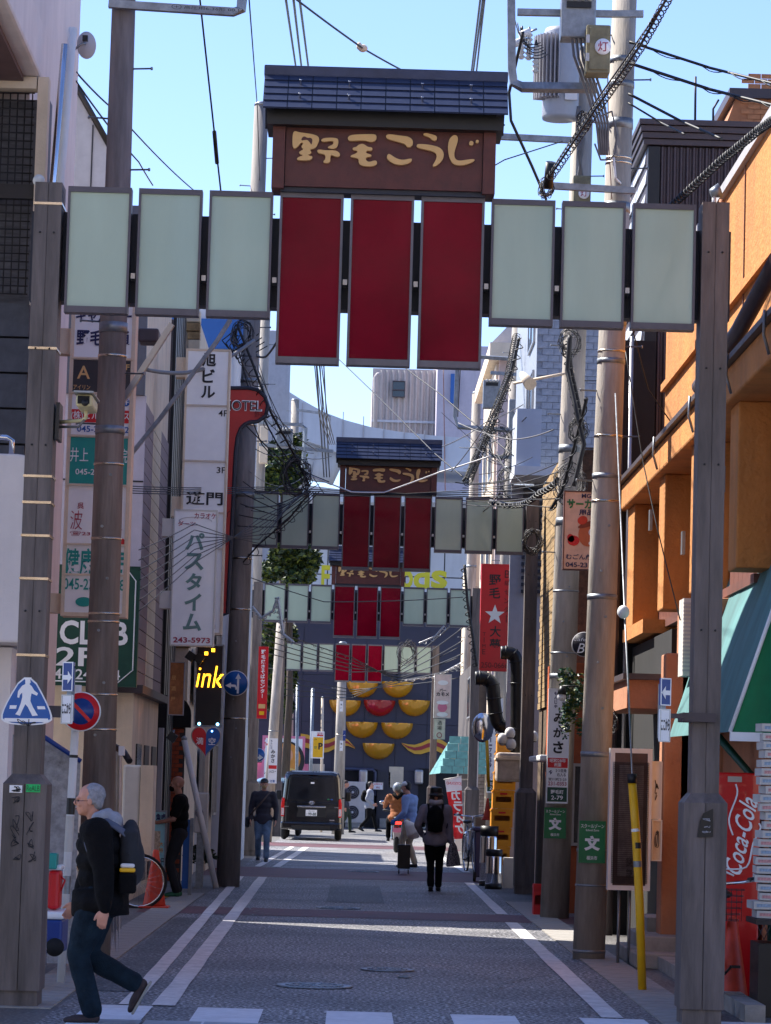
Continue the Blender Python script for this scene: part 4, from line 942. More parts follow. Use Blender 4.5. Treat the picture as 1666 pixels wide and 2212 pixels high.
def insul(par, c, h=.3, r=.05):
    prof = [(r*.5, -h/2)]
    for i in range(6): z = -h/2+h*i/6; prof += [(r*.6, z+.005), (r*1.15, z+h/12), (r*.6, z+h/6-.005)]
    prof += [(r*.4, h/2)]
    MB().lathe(prof, c, 14).build('insulator', M['offw'], par); MB().lathe([(r*.6, 0), (r*.2, .08)], Vector(c)+Vector((0, 0, h/2)), 10).build('cap', M['black'], par)
for u, v in ((1127, 98), (1143, 100), (1158, 128)):
    tt = thing('insulator_bushing', {1127: 'left one of three ribbed white insulators at upper right', 1143: 'middle one of three ribbed white insulators at upper right', 1158: 'lower right one of three ribbed white insulators beside the transformer'}[u], 'insulator', P(u, v, 39.2), 'ribbed insulators')
    insul(tt, P(u, v, 39.2), .36, .045)
# crossarms right
arm('bent square steel arm framing the transformer from below', [(1104, -60), (1106, 150), (1110, 178), (1128, 188), (1290, 190)], 30.1, .055)
arm('short upper steel arm behind the insulators at upper right', [(1118, 26), (1320, 30), (1390, 30)], 30.1, .045)
arm('thin steel arm reaching left from the second right pole to the gate', [(1080, 295), (1240, 303)], 39.5, .055)
arm('steel arm reaching left just above the right gate panels', [(1170, 400), (1372, 412)], 30.15, .045)
arm('folded steel bracket behind the pale gate panel at lower left', [(262, 870), (372, 700)], 27, .035, M['alu'])
arm('long dark diagonal brace by the white sign tower', [(268, 1000), (345, 905), (470, 735), (498, 690)], 34, .03, M['galv'])
for (pts, Y, lab) in ((([(990, 780), (995, 768), (1100, 775)]), 62, 'upper arm of the bracket frame right of the beige tower'), (([(988, 780), (983, 900), (990, 922), (1110, 930)]), 62, 'lower arm of the bracket frame right of the beige tower'),
    (([(640, 885), (700, 893), (712, 900), (712, 940)]), 91, 'arm on the pole left of the second gate roof'), (([(560, 912), (650, 918), (660, 925), (655, 1010)]), 68, 'steel arm left of the second gate roof'), (([(560, 960), (640, 968), (720, 975)]), 68, 'lower steel arm left of the second gate roof'),
    (([(1060, 805), (1160, 812)]), 65, 'short crossarm at the third right pole'), (([(1060, 985), (1130, 990)]), 65, 'low crossarm at the third right pole')):
    arm(lab, pts, Y, .05)
# grey boxes on poles
def pbox(label, box, Y, m, door=False, mark=None, fuses=False, depth=.25, name='junction_box'):
    a, b_ = P(box[0], box[1], Y), P(box[2], box[3], Y)
    t = thing(name, label, 'junction box', ((a.x+b_.x)/2, Y, b_.z))
    MB().box(a.x, b_.x, Y, Y+depth, b_.z, a.z).build('casing', m, t, bevel=.015)
    if door: MB().box(a.x+.03, b_.x-.02, Y-.015, Y-.001, b_.z+.03, a.z-.03).build('door', m, t, bevel=.008)
    if door:
        for z in (a.z-.15, b_.z+.15): MB().box(a.x-.005, a.x+.03, Y-.03, Y-.0155, z-.04, z+.04).build('hinge', M['alu'], t)
    if mark:
        r_ = .08*mark[3]; c = P(mark[1], mark[2], Y-.03); MB().lathe([(r_, 0), (r_, .012)], (c.x, Y-.03, c.z), 24, axis='y').build('round_label', M['signw'], t)
        mb = MB(); put_text(mb, mark[0], (c.x, Y-.033, c.z), r_*1.25, r_*1.25, off=.008); mb.build('lettering', M['redtxt'], t)
    if fuses:
        w = (b_.x-a.x)/5
        for i in range(4): MB().lathe([(w*.42, -.06), (w*.42, .02), (w*.3, .03)], (a.x+w*(i+1), Y-.0, a.z-.02), 14, axis='y').build('cable_gland', M['offw'], t)
        MB().box(a.x+.05, b_.x-.05, Y-.03, Y-.002, a.z-.12, a.z-.06).build('gland_plate', M['black'], t)
    return t
pbox('large grey distribution box with round glands high on the right pole', (1214, -10, 1287, 82), 29.9, M['galv'], fuses=True)
pbox('mossy cream lamp control box with round label on the nearest right pole', (1268, 52, 1318, 158), 29.7, q('mossy_cream', 150, 142, 110, .8, rough=.7, var=.35, sc=4, dirt=.5), door=True, mark=('灯', 1303, 100, 1.0))
pbox('lower mossy control box with round label just above the gate panels', (1240, 378, 1276, 450), 39.2, q('mossy_cream', 150, 142, 110, .8), mark=('灯', 1262, 417, .9))
pbox('small grey distribution box with glands between the gates on the right', (1045, 820, 1080, 882), 64, M['galv'], fuses=True)
pbox('dark lamp control box with round label on the third right pole', (1101, 862, 1126, 926), 64.5, M['galv'], mark=('灯', 1116, 887, .75))
pbox('small grey distribution box with glands left of the second gate roof', (597, 925, 632, 965), 67, M['galv'], fuses=True)
pbox('tall beige meter box on the second left pole', (562, 920, 577, 1000), 68.5, M['cream'])
# ================= cables =================
def sag(pts, s_=.0, n=10):
    o = []
    for a, b in zip(pts[:-1], pts[1:]):
        for i in range(n): t_ = i/n; p = a.lerp(b, t_); p.z -= s_*4*t_*(1-t_)*(b-a).length/10; o.append(p)
    o.append(pts[-1]); return o
NC = [0]
def cable(label, pts, r=.01, s_=.15, m=None, spiral=0, group=None, name='overhead_cable', cat='cable', coil=None):
    """pts = (u, v, Y)"""
    p = sag([P(*a) for a in pts], s_); t = thing(name, label, cat, p[0], group)
    MB().tube(p, r, 6).build('conductor', m or M['wire'], t)
    if spiral:
        L_ = 0; q_ = []; 
        tot = sum((b-a).length for a, b in zip(p[:-1], p[1:])); nturn = int(tot/spiral); N = nturn*9
        rr = coil or r*3.2; ds = tot/N; i = 0; acc = 0; seg = 0
        for j in range(N+1):
            s0 = j*ds
            while seg < len(p)-2 and s0-acc > (p[seg+1]-p[seg]).length: acc += (p[seg+1]-p[seg]).length; seg += 1
            d = (p[seg+1]-p[seg]); ln = d.length; d.normalize(); c = p[seg]+d*(s0-acc)
            a = d.orthogonal().normalized(); a = Vector((0, 0, 1)).cross(d).normalized(); b = d.cross(a); th = 2*pi*j/9
            q_.append(c+a*cos(th)*rr+b*(sin(th)*rr-rr*.6))
        MB().tube(q_, r*.3+.0022, 4, smooth=True).build('spiral_hanger', m or M['wire'], t)
    return t
# top of the picture
cable('left one of three black wires above the tiled roof', [(615, -20, 60), (640, 150, 90), (700, 1030, 150)], .03, .0)
cable('middle one of three black wires above the tiled roof', [(632, -20, 60), (652, 150, 90), (706, 1030, 150)], .03, .0)
cable('right one of three black wires above the tiled roof', [(645, -20, 60), (667, 150, 90), (712, 1030, 150)], .03, .0)
for i, (u, l_) in enumerate(((1046, 'leftmost'), (1040, 'middle'), (1049, 'rightmost'))):
    cable('%s of the bundled black wires right of the tiled roof' % l_, [(u, -20, 50), (u-24+i*2, 160, 70), (u-60, 900, 110)], .02, 0)
t = cable('thin stay wire with a ball insulator crossing the sky', [(610, -25, 30), (784, 104, 34), (880, 157, 37), (1090, 270, 39)], .011, .02)
MB().sph(P(784, 104, 34), (.055, .045, .045), 12, 8).build('ball_insulator', M['cream'], t); MB().sph(P(776, 99, 34), (.03, .045, .045), 12, 8).build('ball_insulator', M['cream'], t)
t = cable('steep wire with a black sleeve left of the tiled roof', [(430, -20, 30), (463, 285, 32), (478, 420, 33)], .01, .0)
MB().tube([P(463, 284, 32), P(469, 352, 32.4)], .022, 8).build('sleeve', M['black'], t)
cable('thin vertical wire dropping from the stamped arm', [(538, -5, 26.5), (556, 230, 40), (562, 420, 50)], .007, 0)
cable('thin wire from the dish running right past the nearest pole', [(164, 155, 30), (250, 240, 36), (420, 412, 50)], .01, .03)
cable('lower thin wire from the dish to the nearest pole', [(164, 175, 30), (300, 350, 40), (330, 400, 42)], .01, .03)
cable('thick spiral bound black cable crossing from top right to the gate', [(1460, -40, 22.5), (1385, 95, 24), (1290, 230, 26), (1185, 385, 28)], .011, .02, spiral=.105, coil=.036)
cable('second black cable beside the spiral bound one at upper right', [(1452, -20, 22.6), (1290, 215, 26), (1190, 370, 28)], .008, .02)
cable('heavy spiral bound cable over the orange building', [(1700, 230, 18), (1640, 275, 19.5), (1560, 340, 21), (1440, 450, 23)], .014, .02, spiral=.1, coil=.026)
for i, (a, b) in enumerate((((1380, 96), (1690, 185)), ((1380, 142), (1690, 232)), ((1378, 208), (1560, 300)), ((1378, 228), (1480, 290)))):
    cable('%s black service cable running right from the nearest right pole' % ('topmost', 'second', 'third', 'lowest')[i], [(a[0]-20, a[1]-6, 30.2), ((a[0]+b[0])/2, (a[1]+b[1])/2+6, 30), (b[0], b[1], 29)], (.014, .016, .014, .01)[i], .0, spiral=.5 if i < 2 else 0, coil=.02)
cable('long black line from the insulators sagging to the left gate side', [(1490/1.0-360, 70, 38), (1100, 200, 39), (1104, 260, 39), (1150, 360, 40), (1180, 430, 41)], .02, .0)
cable('thin stay wire from the gate roof to the thin arm', [(960, 420, 34), (1090, 345, 37), (1215, 305, 39)], .008, .0)
cable('white taped cable running down the nearest right pole towards the shingled flank', [(1326, 340, 30), (1330, 385, 30), (1345, 400, 30.4), (1362, 430, 31)], .012, 0, M['white'])
for i in range(5):
    cable('grey feeder cable hanging below the control box, %s' % ('leftmost', 'second from left', 'middle', 'second from right', 'rightmost')[i], [(1236+i*9, 80, 29.95), (1240+i*10, 120+i*5, 29.9), (1268+i*8, 200, 29.95), (1290+i*6, 270, 30), (1296+i*4, 335, 30.05)], .013, .0, M['wireg'], name='feeder_cable')
cable('looping brown cable beside the nearest right pole', [(1300, 250, 29.9), (1322, 240, 29.9), (1333, 290, 29.9), (1330, 330, 29.9), (1318, 345, 29.9), (1298, 345, 29.9), (1285, 310, 29.9)], .009, .0, M['wireg'])
cable('thin orange earth wire down the nearest right pole', [(1312, 100, 29.95), (1315, 300, 30.1), (1322, 430, 30.15)], .005, 0, M['brown'])
# middle distance : webs of cables
t = cable('spiral bound cable falling from the left pole to the second gate', [(512, 700, 46), (548, 790, 46), (585, 890, 46), (635, 980, 46.5), (668, 1050, 47)], .02, .03, spiral=.16, coil=.07)
cable('twisted cable beside the falling spiral one on the left', [(505, 715, 47), (540, 850, 47), (600, 960, 47), (660, 1045, 47.4)], .012, .02, spiral=.25, coil=.03)
cable('heavy grey cable curving from the brace to the left pole', [(315, 798, 40), (400, 805, 42), (470, 785, 44), (548, 735, 46)], .028, .1, M['wireg'])
cable('grey sagging cable from the left pole to the red gate panel', [(545, 760, 49), (575, 770, 47), (600, 735, 46), (610, 700, 46)], .018, .2, M['wireg'])
for i in range(4): cable('loose cable loop at the left pole behind the gate panel, number %s from the top' % ('one', 'two', 'three', 'four')[i], [(505+4*i, 715+4*i, 48), (480+i*8, 735+i*6, 48), (500+i*6, 760+i*8, 48), (535, 740+i*10, 48), (560+i*6, 720+i*9, 48)], .009, .1)
HZ = ['topmost', 'second', 'third', 'fourth', 'fifth', 'sixth']
for i in range(4): cable('%s of the level black wires crossing the street above the second gate' % HZ[i], [(280, 1050+i*5, 40), (560, 1052+i*4, 46), (760, 1060+i*4, 47), (1140, 1078-i*9, 46)], .007, .03)
cable('white cable strung across the second signboard', [(665, 1025, 46.8), (760, 1063, 46.8), (830, 1064, 46.8), (950, 1020, 46.8), (1060, 985, 46)], .011, .04, M['white'])
for i in range(6): cable('%s black wire fanning from the left pole across the second gate panels' % HZ[i], [(525-i*3, 1040+i*24, 47.6), (600, 1090+i*12, 47.5), (660+i*6, 1062, 47.6)], .008, .15)
for i in range(7): cable('black wire %s down to the left across the karaoke sign' % ('sloping steeply', 'sloping second', 'sloping third', 'sloping fourth', 'sloping fifth', 'sloping sixth', 'sloping most gently')[i], [(690-i*9, 1045+i*5, 47), (560, 1120+i*9, 44), (420, 1215-i*14, 40), (300, 1320-i*22, 37)], .006, .05)
cable('spiral bound cable under the second gate panels on the left', [(672, 1060, 47.3), (625, 1120, 47.3), (560, 1175, 47.3), (525, 1215, 47.4)], .014, .02, spiral=.18, coil=.06)
cable('thick coiled cable dropping at upper right of the third pole', [(1122, 730, 58), (1105, 800, 58), (1060, 930, 58), (1018, 1010, 58), (1000, 1040, 58)], .028, .03, spiral=.2, coil=.07)
cable('twin coiled cable left of the nearest right pole', [(1228, 735, 38), (1235, 800, 38), (1250, 870, 38), (1262, 930, 38)], .022, .0, spiral=.1, coil=.05)
cable('black cable bundle beside the clown sign', [(1268, 860, 37), (1245, 950, 37.5), (1215, 1060, 38.5), (1190, 1100, 39)], .022, .05, spiral=.3, coil=.03)
cable('heavy black bundle swinging left from the second right pole', [(1205, 1035, 39), (1165, 1062, 41), (1120, 1088, 44), (1060, 1082, 46)], .03, .12, spiral=.3, coil=.035)
for i in range(6): cable('%s thin wire between the second right pole and the gate' % HZ[i], [(1235, 985+i*22, 39.2), (1130, 1030+i*12, 42), (1000, 1045+i*9, 46)], .007, .06)
cable('long black service line crossing from upper left to the second gate sign', [(700, 745, 60), (820, 860, 52), (940, 980, 46), (1000, 1030, 44)], .009, .0)
cable('long black line descending right of the red panels', [(870, 790, 50), (950, 850, 48), (1110, 985, 44)], .009, .02)
cable('thin brown guy line down the beige tower', [(958, 795, 90), (962, 1060, 90)], .014, 0, M['brown'])
for i in range(4): cable('%s power wire dropping to the roof of the second gate' % HZ[i], [(680+i*5, 790, 60), (690+i*6, 900, 70), (712+i*4, 960, 80)], .012, 0)
cable('thin wire across the third gate panels', [(520, 1240, 60), (700, 1300, 62), (1000, 1290, 66)], .01, .06)
cable('coiled pale cable at the third gate left post', [(545, 1310, 64), (565, 1335, 64), (590, 1320, 64), (600, 1290, 64), (612, 1370, 64), (635, 1388, 64)], .03, 0, M['alu'], spiral=.1, coil=.04)
for i in range(5): cable('%s black cable slanting over the fourth gate' % HZ[i], [(560, 1350+i*14, 76), (760, 1420+i*8, 80), (860, 1470-i*6, 82), (1000, 1440-i*28, 76)], .013, .06, spiral=.4 if i == 0 else 0, coil=.03)
for i in range(4): cable('%s low wire above the street beyond the fourth gate' % HZ[i], [(575, 1452+i*16, 96), (760, 1490+i*6, 98), (990, 1465-i*22, 92)], .012, .05)
cable('coiled cable hanging from the third gate beside its right post', [(1004, 1220, 62), (1010, 1300, 62), (1022, 1380, 62), (1030, 1440, 62)], .03, .02, spiral=.14, coil=.05)
cable('pale spiral cable below the third gate panels', [(905, 1390, 66), (940, 1375, 66), (960, 1352, 66)], .02, .0, M['alu'], spiral=.14, coil=.045)
cable('pale swagged cable right of the golden bowls', [(875, 1470, 90), (940, 1462, 90), (1000, 1430, 88)], .02, .0, M['alu'], spiral=.3, coil=.03)
rw_ = random.Random(5)
for i in range(26):
    if i % 2: a = (rw_.uniform(1080, 1240), rw_.uniform(760, 1110), rw_.uniform(40, 62)); b = (rw_.uniform(930, 1080), rw_.uniform(880, 1110), rw_.uniform(46, 62))
    else: a = (rw_.uniform(500, 560), rw_.uniform(720, 1120), rw_.uniform(46, 48)); b = (rw_.uniform(600, 720), rw_.uniform(960, 1090), rw_.uniform(46.5, 60))
    cable('thin black wire in the web right of the second gate signboard' if i % 2 else 'thin black wire in the web left of the second gate signboard', [a, ((a[0]+b[0])/2+rw_.uniform(-12, 12), (a[1]+b[1])/2+rw_.uniform(0, 30), (a[2]+b[2])/2), b], rw_.choice((.005, .007, .01)), .12, M['wireg'] if i % 5 == 0 else M['wire'], group='thin wires %s of the second signboard' % ('right' if i % 2 else 'left'))
cable('bold spiral bound cable sweeping from the upper right pole to the third right pole', [(1116, 722, 60), (1098, 812, 58), (1062, 905, 56), (1030, 985, 54), (1010, 1035, 52)], .02, .0, spiral=.12, coil=.08)
cable('thick doubled cable hanging from the second right pole towards the clown sign', [(1232, 725, 37.6), (1226, 800, 37.6), (1244, 880, 37.4), (1262, 960, 37.3), (1240, 1050, 37.3)], .03, .0)
cable('long service cable from the nearest right pole across to the orange wall', [(1330, 560, 30), (1400, 840, 31), (1500, 980, 31)], .007, .1)
cable('thin cable hanging in front of the orange wall down to the awning', [(1352, 760, 29.5), (1390, 1000, 29), (1420, 1140, 28.6), (1470, 1340, 28.4)], .006, .05)
# guy wire with guard
t = thing('guy_wire', 'steel guy wire with white ball insulator running down into the yellow guard', 'guy wire', P(1388, 2135, 25.8))
gz0 = P(1388, 2135, 25.8); 
MB().tube([P(1366, 1672, 25.8), P(1350, 1325, 27.5), P(1330, 850, 29.9)], .008, 6).build('wire', M['galv'], t)
MB().sph(P(1347, 1322, 27.4), (.055, .05, .06), 14, 10).build('ball_insulator', M['white'], t)
t = thing('guy_wire_guard', 'leaning bright yellow guy wire guard tube on the right pavement', 'guard tube', gz0)
pt = [P(1388, 2138, 25.8), P(1382, 1950, 25.8), P(1373, 1780, 25.8), P(1366, 1690, 25.8)]
MB().tube(pt, .036, 18).build('tube', M['yell'], t)
MB().tube([P(1366, 1692, 25.8), P(1365.5, 1672, 25.8)], .041, 18).build('black_cap', M['black'], t)
for u, v, h, m_ in ((1373, 1790, .05, M['signw']), (1376, 1820, .1, M['black']), (1377.5, 1860, .1, M['galv'])):
    MB().tube([P(u, v, 25.8), P(u+.6, v+h*130, 25.8)], .0372, 18, cap=False).build('sticker', m_, t)
# gutter clutter: tangle of wire at the poles
def tangle(label, u, v, Y, s, n=9):
    c = P(u, v, Y); t = thing('cable_tangle', label, 'cable tangle', c)
    for i in range(n):
        pts = []; a0 = random.random()*6
        for j in range(12): a = a0+j*.9; rr = s*(.5+random.random()*.7); pts.append(c+Vector((cos(a)*rr, random.uniform(-.1, .1), sin(a)*rr*1.3)))
        MB().tube(chain(pts), .006 if Y > 40 else .004, 4).build('loop', M['wire'] if i % 3 else M['wireg'], t)
def chain(p):
    o = []
    for i in range(len(p)-1):
        p0, p1, p2, p3 = p[max(0, i-1)], p[i], p[i+1], p[min(len(p)-1, i+2)]
        for k_ in range(4):
            t = k_/4; o.append(.5*((2*p1)+(p2-p0)*t+(2*p0-5*p1+4*p2-p3)*t*t+(3*p1-p0-3*p2+p3)*t**3))
    o.append(p[-1]); return o
tangle('tangle of wires at the left pole behind the pale gate panel', 523, 725, 46.2, .16)
tangle('tangle of wires where the cables meet left of the second signboard', 640, 1030, 46.5, .22)
tangle('tangle of wires on the left pole beside the second gate', 500, 1080, 49, .2)
tangle('tangle of wires on the second right pole beside the second gate', 1232, 1045, 39, .2)
tangle('tangle of wires at the top of the second right pole below the panels', 1232, 740, 38, .13)
tangle('tangle of wires below the second right pole arm', 1250, 930, 38, .12)
tangle('tangle of wires left of the third right pole', 1075, 960, 62, .28)
tangle('tangle of wires at the third right pole near the gate', 1105, 1050, 62, .28)
tangle('coil of wires by the sign frame on the right', 1315, 1560, 31, .09)
tangle('tangle of wires beside the second gate right post', 1150, 1170, 46, .14)
tangle('tangle of wires on the fourth gate panels', 880, 1410, 85, .25)
# street lamp heads, cameras etc
t = thing('street_lamp', 'cream cone street lamp on a thin arm right of the second gate', 'lamp', P(1140, 820, 40))
MB().tube([P(1110, 828, 40), P(1240, 803, 39.6)], .018, 6).build('arm', M['cream'], t)
MB().tube([P(1128, 808, 40), P(1146, 830, 39.7)], [.04, .085], 16).build('lamp_shade', M['cream'], t)
t = thing('cctv_camera', 'cream box security camera on an arm from the left gate post', 'camera', P(185, 870, 22))
a, b_ = P(168, 856, 21.9), P(203, 884, 21.9)
MB().box(a.x, b_.x, 21.75, 22.2, b_.z, a.z).build('housing', q('camera_cream', 226, 212, 160, .85, rough=.4), t, bevel=.02)
MB().box(a.x+.015, b_.x-.02, 21.735, 21.749, b_.z+.02, a.z-.015).build('front_glass', M['dark'], t)
MB().lathe([(.022, 0), (.026, -.012)], P(184, 870, 21.73), 14, axis='y').build('lens', M['steeld'], t)
MB().box(a.x-.01, b_.x+.01, 21.68, 22.25, a.z+.001, a.z+.015).build('sun_hood', M['galv'], t)
MB().tube([P(185, 884, 22), P(186, 902, 22), P(178, 908, 22.1), P(127, 912, 22.2)], .014, 8).build('arm', q('camera_cream', 226, 212, 160, .85), t)
MB().tube([P(188, 900, 22), P(170, 922, 22.1), P(124, 922, 22.2)], .01, 6).build('cable', M['wireg'], t)
MB().box(P(118, 880, 22).x, P(126, 880, 22).x, 22.1, 22.35, P(118, 945, 22).z, P(118, 865, 22).z).build('control_box', M['black'], t)
t = thing('satellite_dish', 'grey satellite dish seen from behind at upper left', 'satellite dish', P(184, 92, 29))
c_ = P(185, 92, 29); mb = MB(); vs = []
for i in range(9):
    for j in range(24):
        r_ = i/8; a = 2*pi*j/24; vs.append((c_.x+.09*r_*cos(a), c_.y+.1-.07*(1-r_*r_)+.03*r_*cos(a), c_.z+.135*r_*sin(a)))
mb.add(vs, [(i*24+j, i*24+(j+1) % 24, (i+1)*24+(j+1) % 24, (i+1)*24+j) for i in range(8) for j in range(24)], True); o = mb.build('reflector', M['greyw'], t)
MB().tube([c_+Vector((0, .02, 0)), c_+Vector((-.03, -.08, -.03)), c_+Vector((-.12, -.05, -.1))], .012, 8).build('mount', M['galv'], t)
MB().cb(c_+Vector((0, -.05, .03)), (.05, .06, .05)).build('bracket', M['black'], t)
t = thing('dome_camera', 'small white dome lamp on top of the left gate post', 'camera', P(85, 395, 22.2))
MB().sph(P(84, 390, 22.2), (.045, .045, .045), 14, 10).build('dome', M['offw'], t); MB().tube([P(84, 396, 22.2), P(88, 408, 22.2)], .012, 8).build('mount', M['galv'], t)
t = thing('floodlight', 'rusted floodlight on top of the right gate post', 'floodlight', P(1545, 430, 22.2))
MB().tube([P(1535, 418, 22.2), P(1556, 411, 22.2)], [.03, .055], 14).build('housing', M['galv'], t); MB().tube([P(1543, 424, 22.2), P(1543, 447, 22.2)], .016, 8).build('stem', M['white'], t)
t = thing('lamp_hood', 'dark brown lamp hood hanging behind the lower left gate panel', 'lamp', P(330, 725, 30))
a, b_ = P(302, 714, 30), P(345, 745, 30); MB().box(a.x, b_.x, 29.8, 30.1, b_.z, a.z).build('hood', M['brownd'], t, bevel=.02); MB().tube([P(276, 722, 30), P(302, 724, 30)], .02, 8).build('bracket', M['black'], t)

for u, v, l_ in ((1134, 72, 'upper'), (1118, 92, 'lower')):
    t = thing('strain_insulator', '%s of two white horizontal insulators left of the transformer' % l_, 'insulator', P(u, v, 39), 'horizontal insulators')
    MB().tube([P(u-12, v+4, 39), P(u+12, v-4, 39)], .05, 14).build('insulator_body', M['white'], t); MB().tube([P(u+12, v-4, 39), P(u+26, v-10, 39)], .014, 6).build('clamp_bolt', M['galv'], t)
for i in range(6):
    cable('%s thin lead looping between the insulators and the transformer' % HZ[i], [(1112+i*6, 40+i*9, 38.8), (1120+i*5, 70+i*11, 38.7), (1140+i*5, 96+i*6, 38.7), (1168+i*3, 92+i*5, 39)], .007, .25)
for i in range(5):
    cable('%s grey cable from the transformer down the second right pole' % HZ[i], [(1240+i*3, 230, 39.4), (1262-i*3, 300+i*8, 39.3), (1250+i*2, 380, 39.4), (1246+i*2, 430, 39.5)], .018, .0, M['wireg'], name='feeder_cable')
tangle('tangle of wires behind the crossing spiral cable at upper right', 1262, 262, 30, .07)
tangle('tangle of wires hanging at the arm over the right gate panels', 1180, 405, 29.8, .07)
t = thing('cable_closure', 'black cable splice box hanging on the spiral cable above the right panels', 'splice box', P(1187, 375, 28))
MB().tube([P(1190, 350, 27.9), P(1184, 405, 28)], .045, 12).build('closure', M['black'], t)
# ================= signs =================
W_, N_, B_ = M['signw'], M['navytxt'], M['blk']
# white sign tower nearest left
t, px, pz = signboard('sign_tower', 'tall white framed sign tower of stacked shop panels behind the nearest left pole', 'sign', (143, 640, 284, 1334), 28.6, M['signw'], .3,
  [('野毛本通', .5, .125, .82, .052, N_, False, .03), ('キャバレー', .5, .055, .86, .045, N_, False, .025),
   ('A', .22, .235, .2, .05, M['gold'], False), ('2F', .86, .215, .13, .018, M['gold'], False), ('アイリン', .2, .282, .26, .015, M['gold'], False),
   ('3F', .88, .327, .1, .014, W_, False), ('(株)ビルサービス', .5, .372, .9, .03, W_, False), ('045-261-3192', .55, .413, .8, .02, M['signb'], False),
   ('井上　　医院', .5, .495, .88, .045, W_, False, .0), ('045-251-2201', .5, .548, .7, .018, W_, False), ('呉', .25, .655, .1, .03, M['redtxt'], False),
   ('波　　坂', .5, .70, .8, .06, M['redtxt'], False, -.01), ('☎231-5511', .45, .742, .7, .015, M['redtxt'], False),
   ('健康工房', .5, .83, .94, .085, M['teal'], False, .02), ('045-231-7588', .5, .90, .94, .035, M['teal'], False)],
  [(.04, .195, .96, .297, q('sign_charcoal', 52, 50, 56, .9, rough=.4)), (.04, .352, .96, .392, M['signr']), (.04, .44, .96, .585, M['teal'])], frame=.035, fm=M['cream'])
fr = MB()
for f_ in (.19, .3, .435, .59, .775, .87): fr.box(px(.03), px(.97), 28.575, 28.6, pz(f_)-.008, pz(f_)+.008)
fr.build('divider', M['cream'], t)
for nm, fx, fy, rx, rz_, m_ in (('number_disc', .88, .327, .1, .022, M['signb']), ('oval_badge', .5, .549, .46, .04, M['signdb']), ('red_dot', .9, .765, .07, .022, M['signr']), ('teal_oval', .35, .955, .17, .028, M['teal'])):
    MB().add([(px(fx)+rx*cos(i*pi/12)*.45, 28.5938, pz(fy)+rz_*1.6*sin(i*pi/12)) for i in range(24)], [list(range(24))]).build(nm, m_, t)
MB().box(px(-.25), px(0), 28.65, 28.85, pz(.175), pz(.095)).build('wall_bracket', M['cream'], t); MB().box(px(-.25), px(0), 28.65, 28.85, pz(.99), pz(.93)).build('wall_bracket', M['cream'], t)
# asahi building tower
t, px, pz = signboard('sign_tower', 'white building directory tower with big black characters and floor numbers', 'sign', (392, 750, 489, 1372), 43.1, M['signw'], .3,
  [('旭ビル', .52, .095, .32, .17, B_, True, .03), ('4F', .87, .225, .2, .022, B_, False, .01), ('3F', .87, .425, .2, .022, B_, False, .01), ('遊門', .52, .525, .82, .048, B_, False, .02), ('n', .8, .97, .1, .02, B_, False)], frame=.03, fm=M['cream'])
fr = MB()
for f_ in (.2, .395, .575, .7): fr.box(px(.02), px(.98), 43.07, 43.085, pz(f_)-.012, pz(f_)-.004).box(px(.02), px(.98), 43.07, 43.085, pz(f_)+.004, pz(f_)+.012)
fr.build('divider', M['cream'], t)
for f_ in (.03, .52): MB().box(px(-.22), px(-.0), 43.15, 43.4, pz(f_+.07), pz(f_)).build('wall_bracket', M['cream'], t)
# karaoke sign
t, px, pz = signboard('karaoke_sign', 'white leaning lightbox sign with large grey green characters and a red phone number', 'sign', (371, 1100, 466, 1396), 41.9, M['signw'], .22,
  [('カラオケ', .72, .045, .5, .042, M['redtxt'], False), ('ダーツ', .3, .105, .4, .036, M['redtxt'], False),
   ('パスタイム', .5, .53, .47, .74, q('sage_print', 108, 146, 140, .85, rough=.4), True, .035), ('243-5973', .5, .957, .84, .04, M['redtxt'], False, .02)], frame=.02, fm=M['offw'])
mb = MB(); mb.tube([(px(.5)+.22*cos(a*pi/12), 41.892, pz(.085)+.055*sin(a*pi/12)) for a in range(20)], .004, 4); mb.build('swirl', M['greyw'], t)
for f_ in (.07, .6): MB().box(px(-.26), px(-.0), 41.92, 42.15, pz(f_+.13), pz(f_)).build('wall_bracket', M['offw'], t)
# red arch hotel sign
Y = 46; t = thing('hotel_arch_sign', 'tall red arch shaped hotel sign with rounded top behind the left pole', 'sign', P(500, 1330, Y))
def pp_(l): return [(P(u, v, Y).x, P(u, v, Y).z) for u, v in l]
out = [(494, 838), (535, 838), (556, 842), (572, 856), (579, 876), (574, 898), (558, 910), (540, 912), (530, 916), (520, 926), (513, 945), (509, 980), (498, 1200), (492, 1325), (478, 1330), (474, 1320), (486, 1000)]
mb = MB(); fillpoly(mb, pp_(out), Y, Y+.25); mb.build('board', q('arch_red', 206, 44, 34, .85, rough=.4, var=.08), t)
mb = MB(); o_ = [P(u, v, Y-.01) for u, v in out]; mb.tube(o_+[o_[0]], .03, 6, smooth=False); mb.build('navy_border', M['navy'], t)
mb = MB(); put_text(mb, 'HOTEL', P(524, 876, Y-.03), 86/K(Y), 24/K(Y), off=.03); mb.build('lettering', W_, t)
mb = MB(); put_text(mb, 'HOTEL', P(524, 876, Y-.04), 80/K(Y), 20/K(Y), off=-.005); mb.build('lettering', B_, t)
mb = MB(); put_text(mb, '野毛', P(561, 895, Y-.03), 22/K(Y), 14/K(Y), off=0); put_text(mb, 'イ', P(490, 1110, Y-.03), 14/K(Y), 16/K(Y)); put_text(mb, 'ゆの', P(486, 1165, Y-.03), 14/K(Y), 32/K(Y), vert=True); mb.build('lettering', q('arch_dark_red', 120, 20, 22, .9), t)
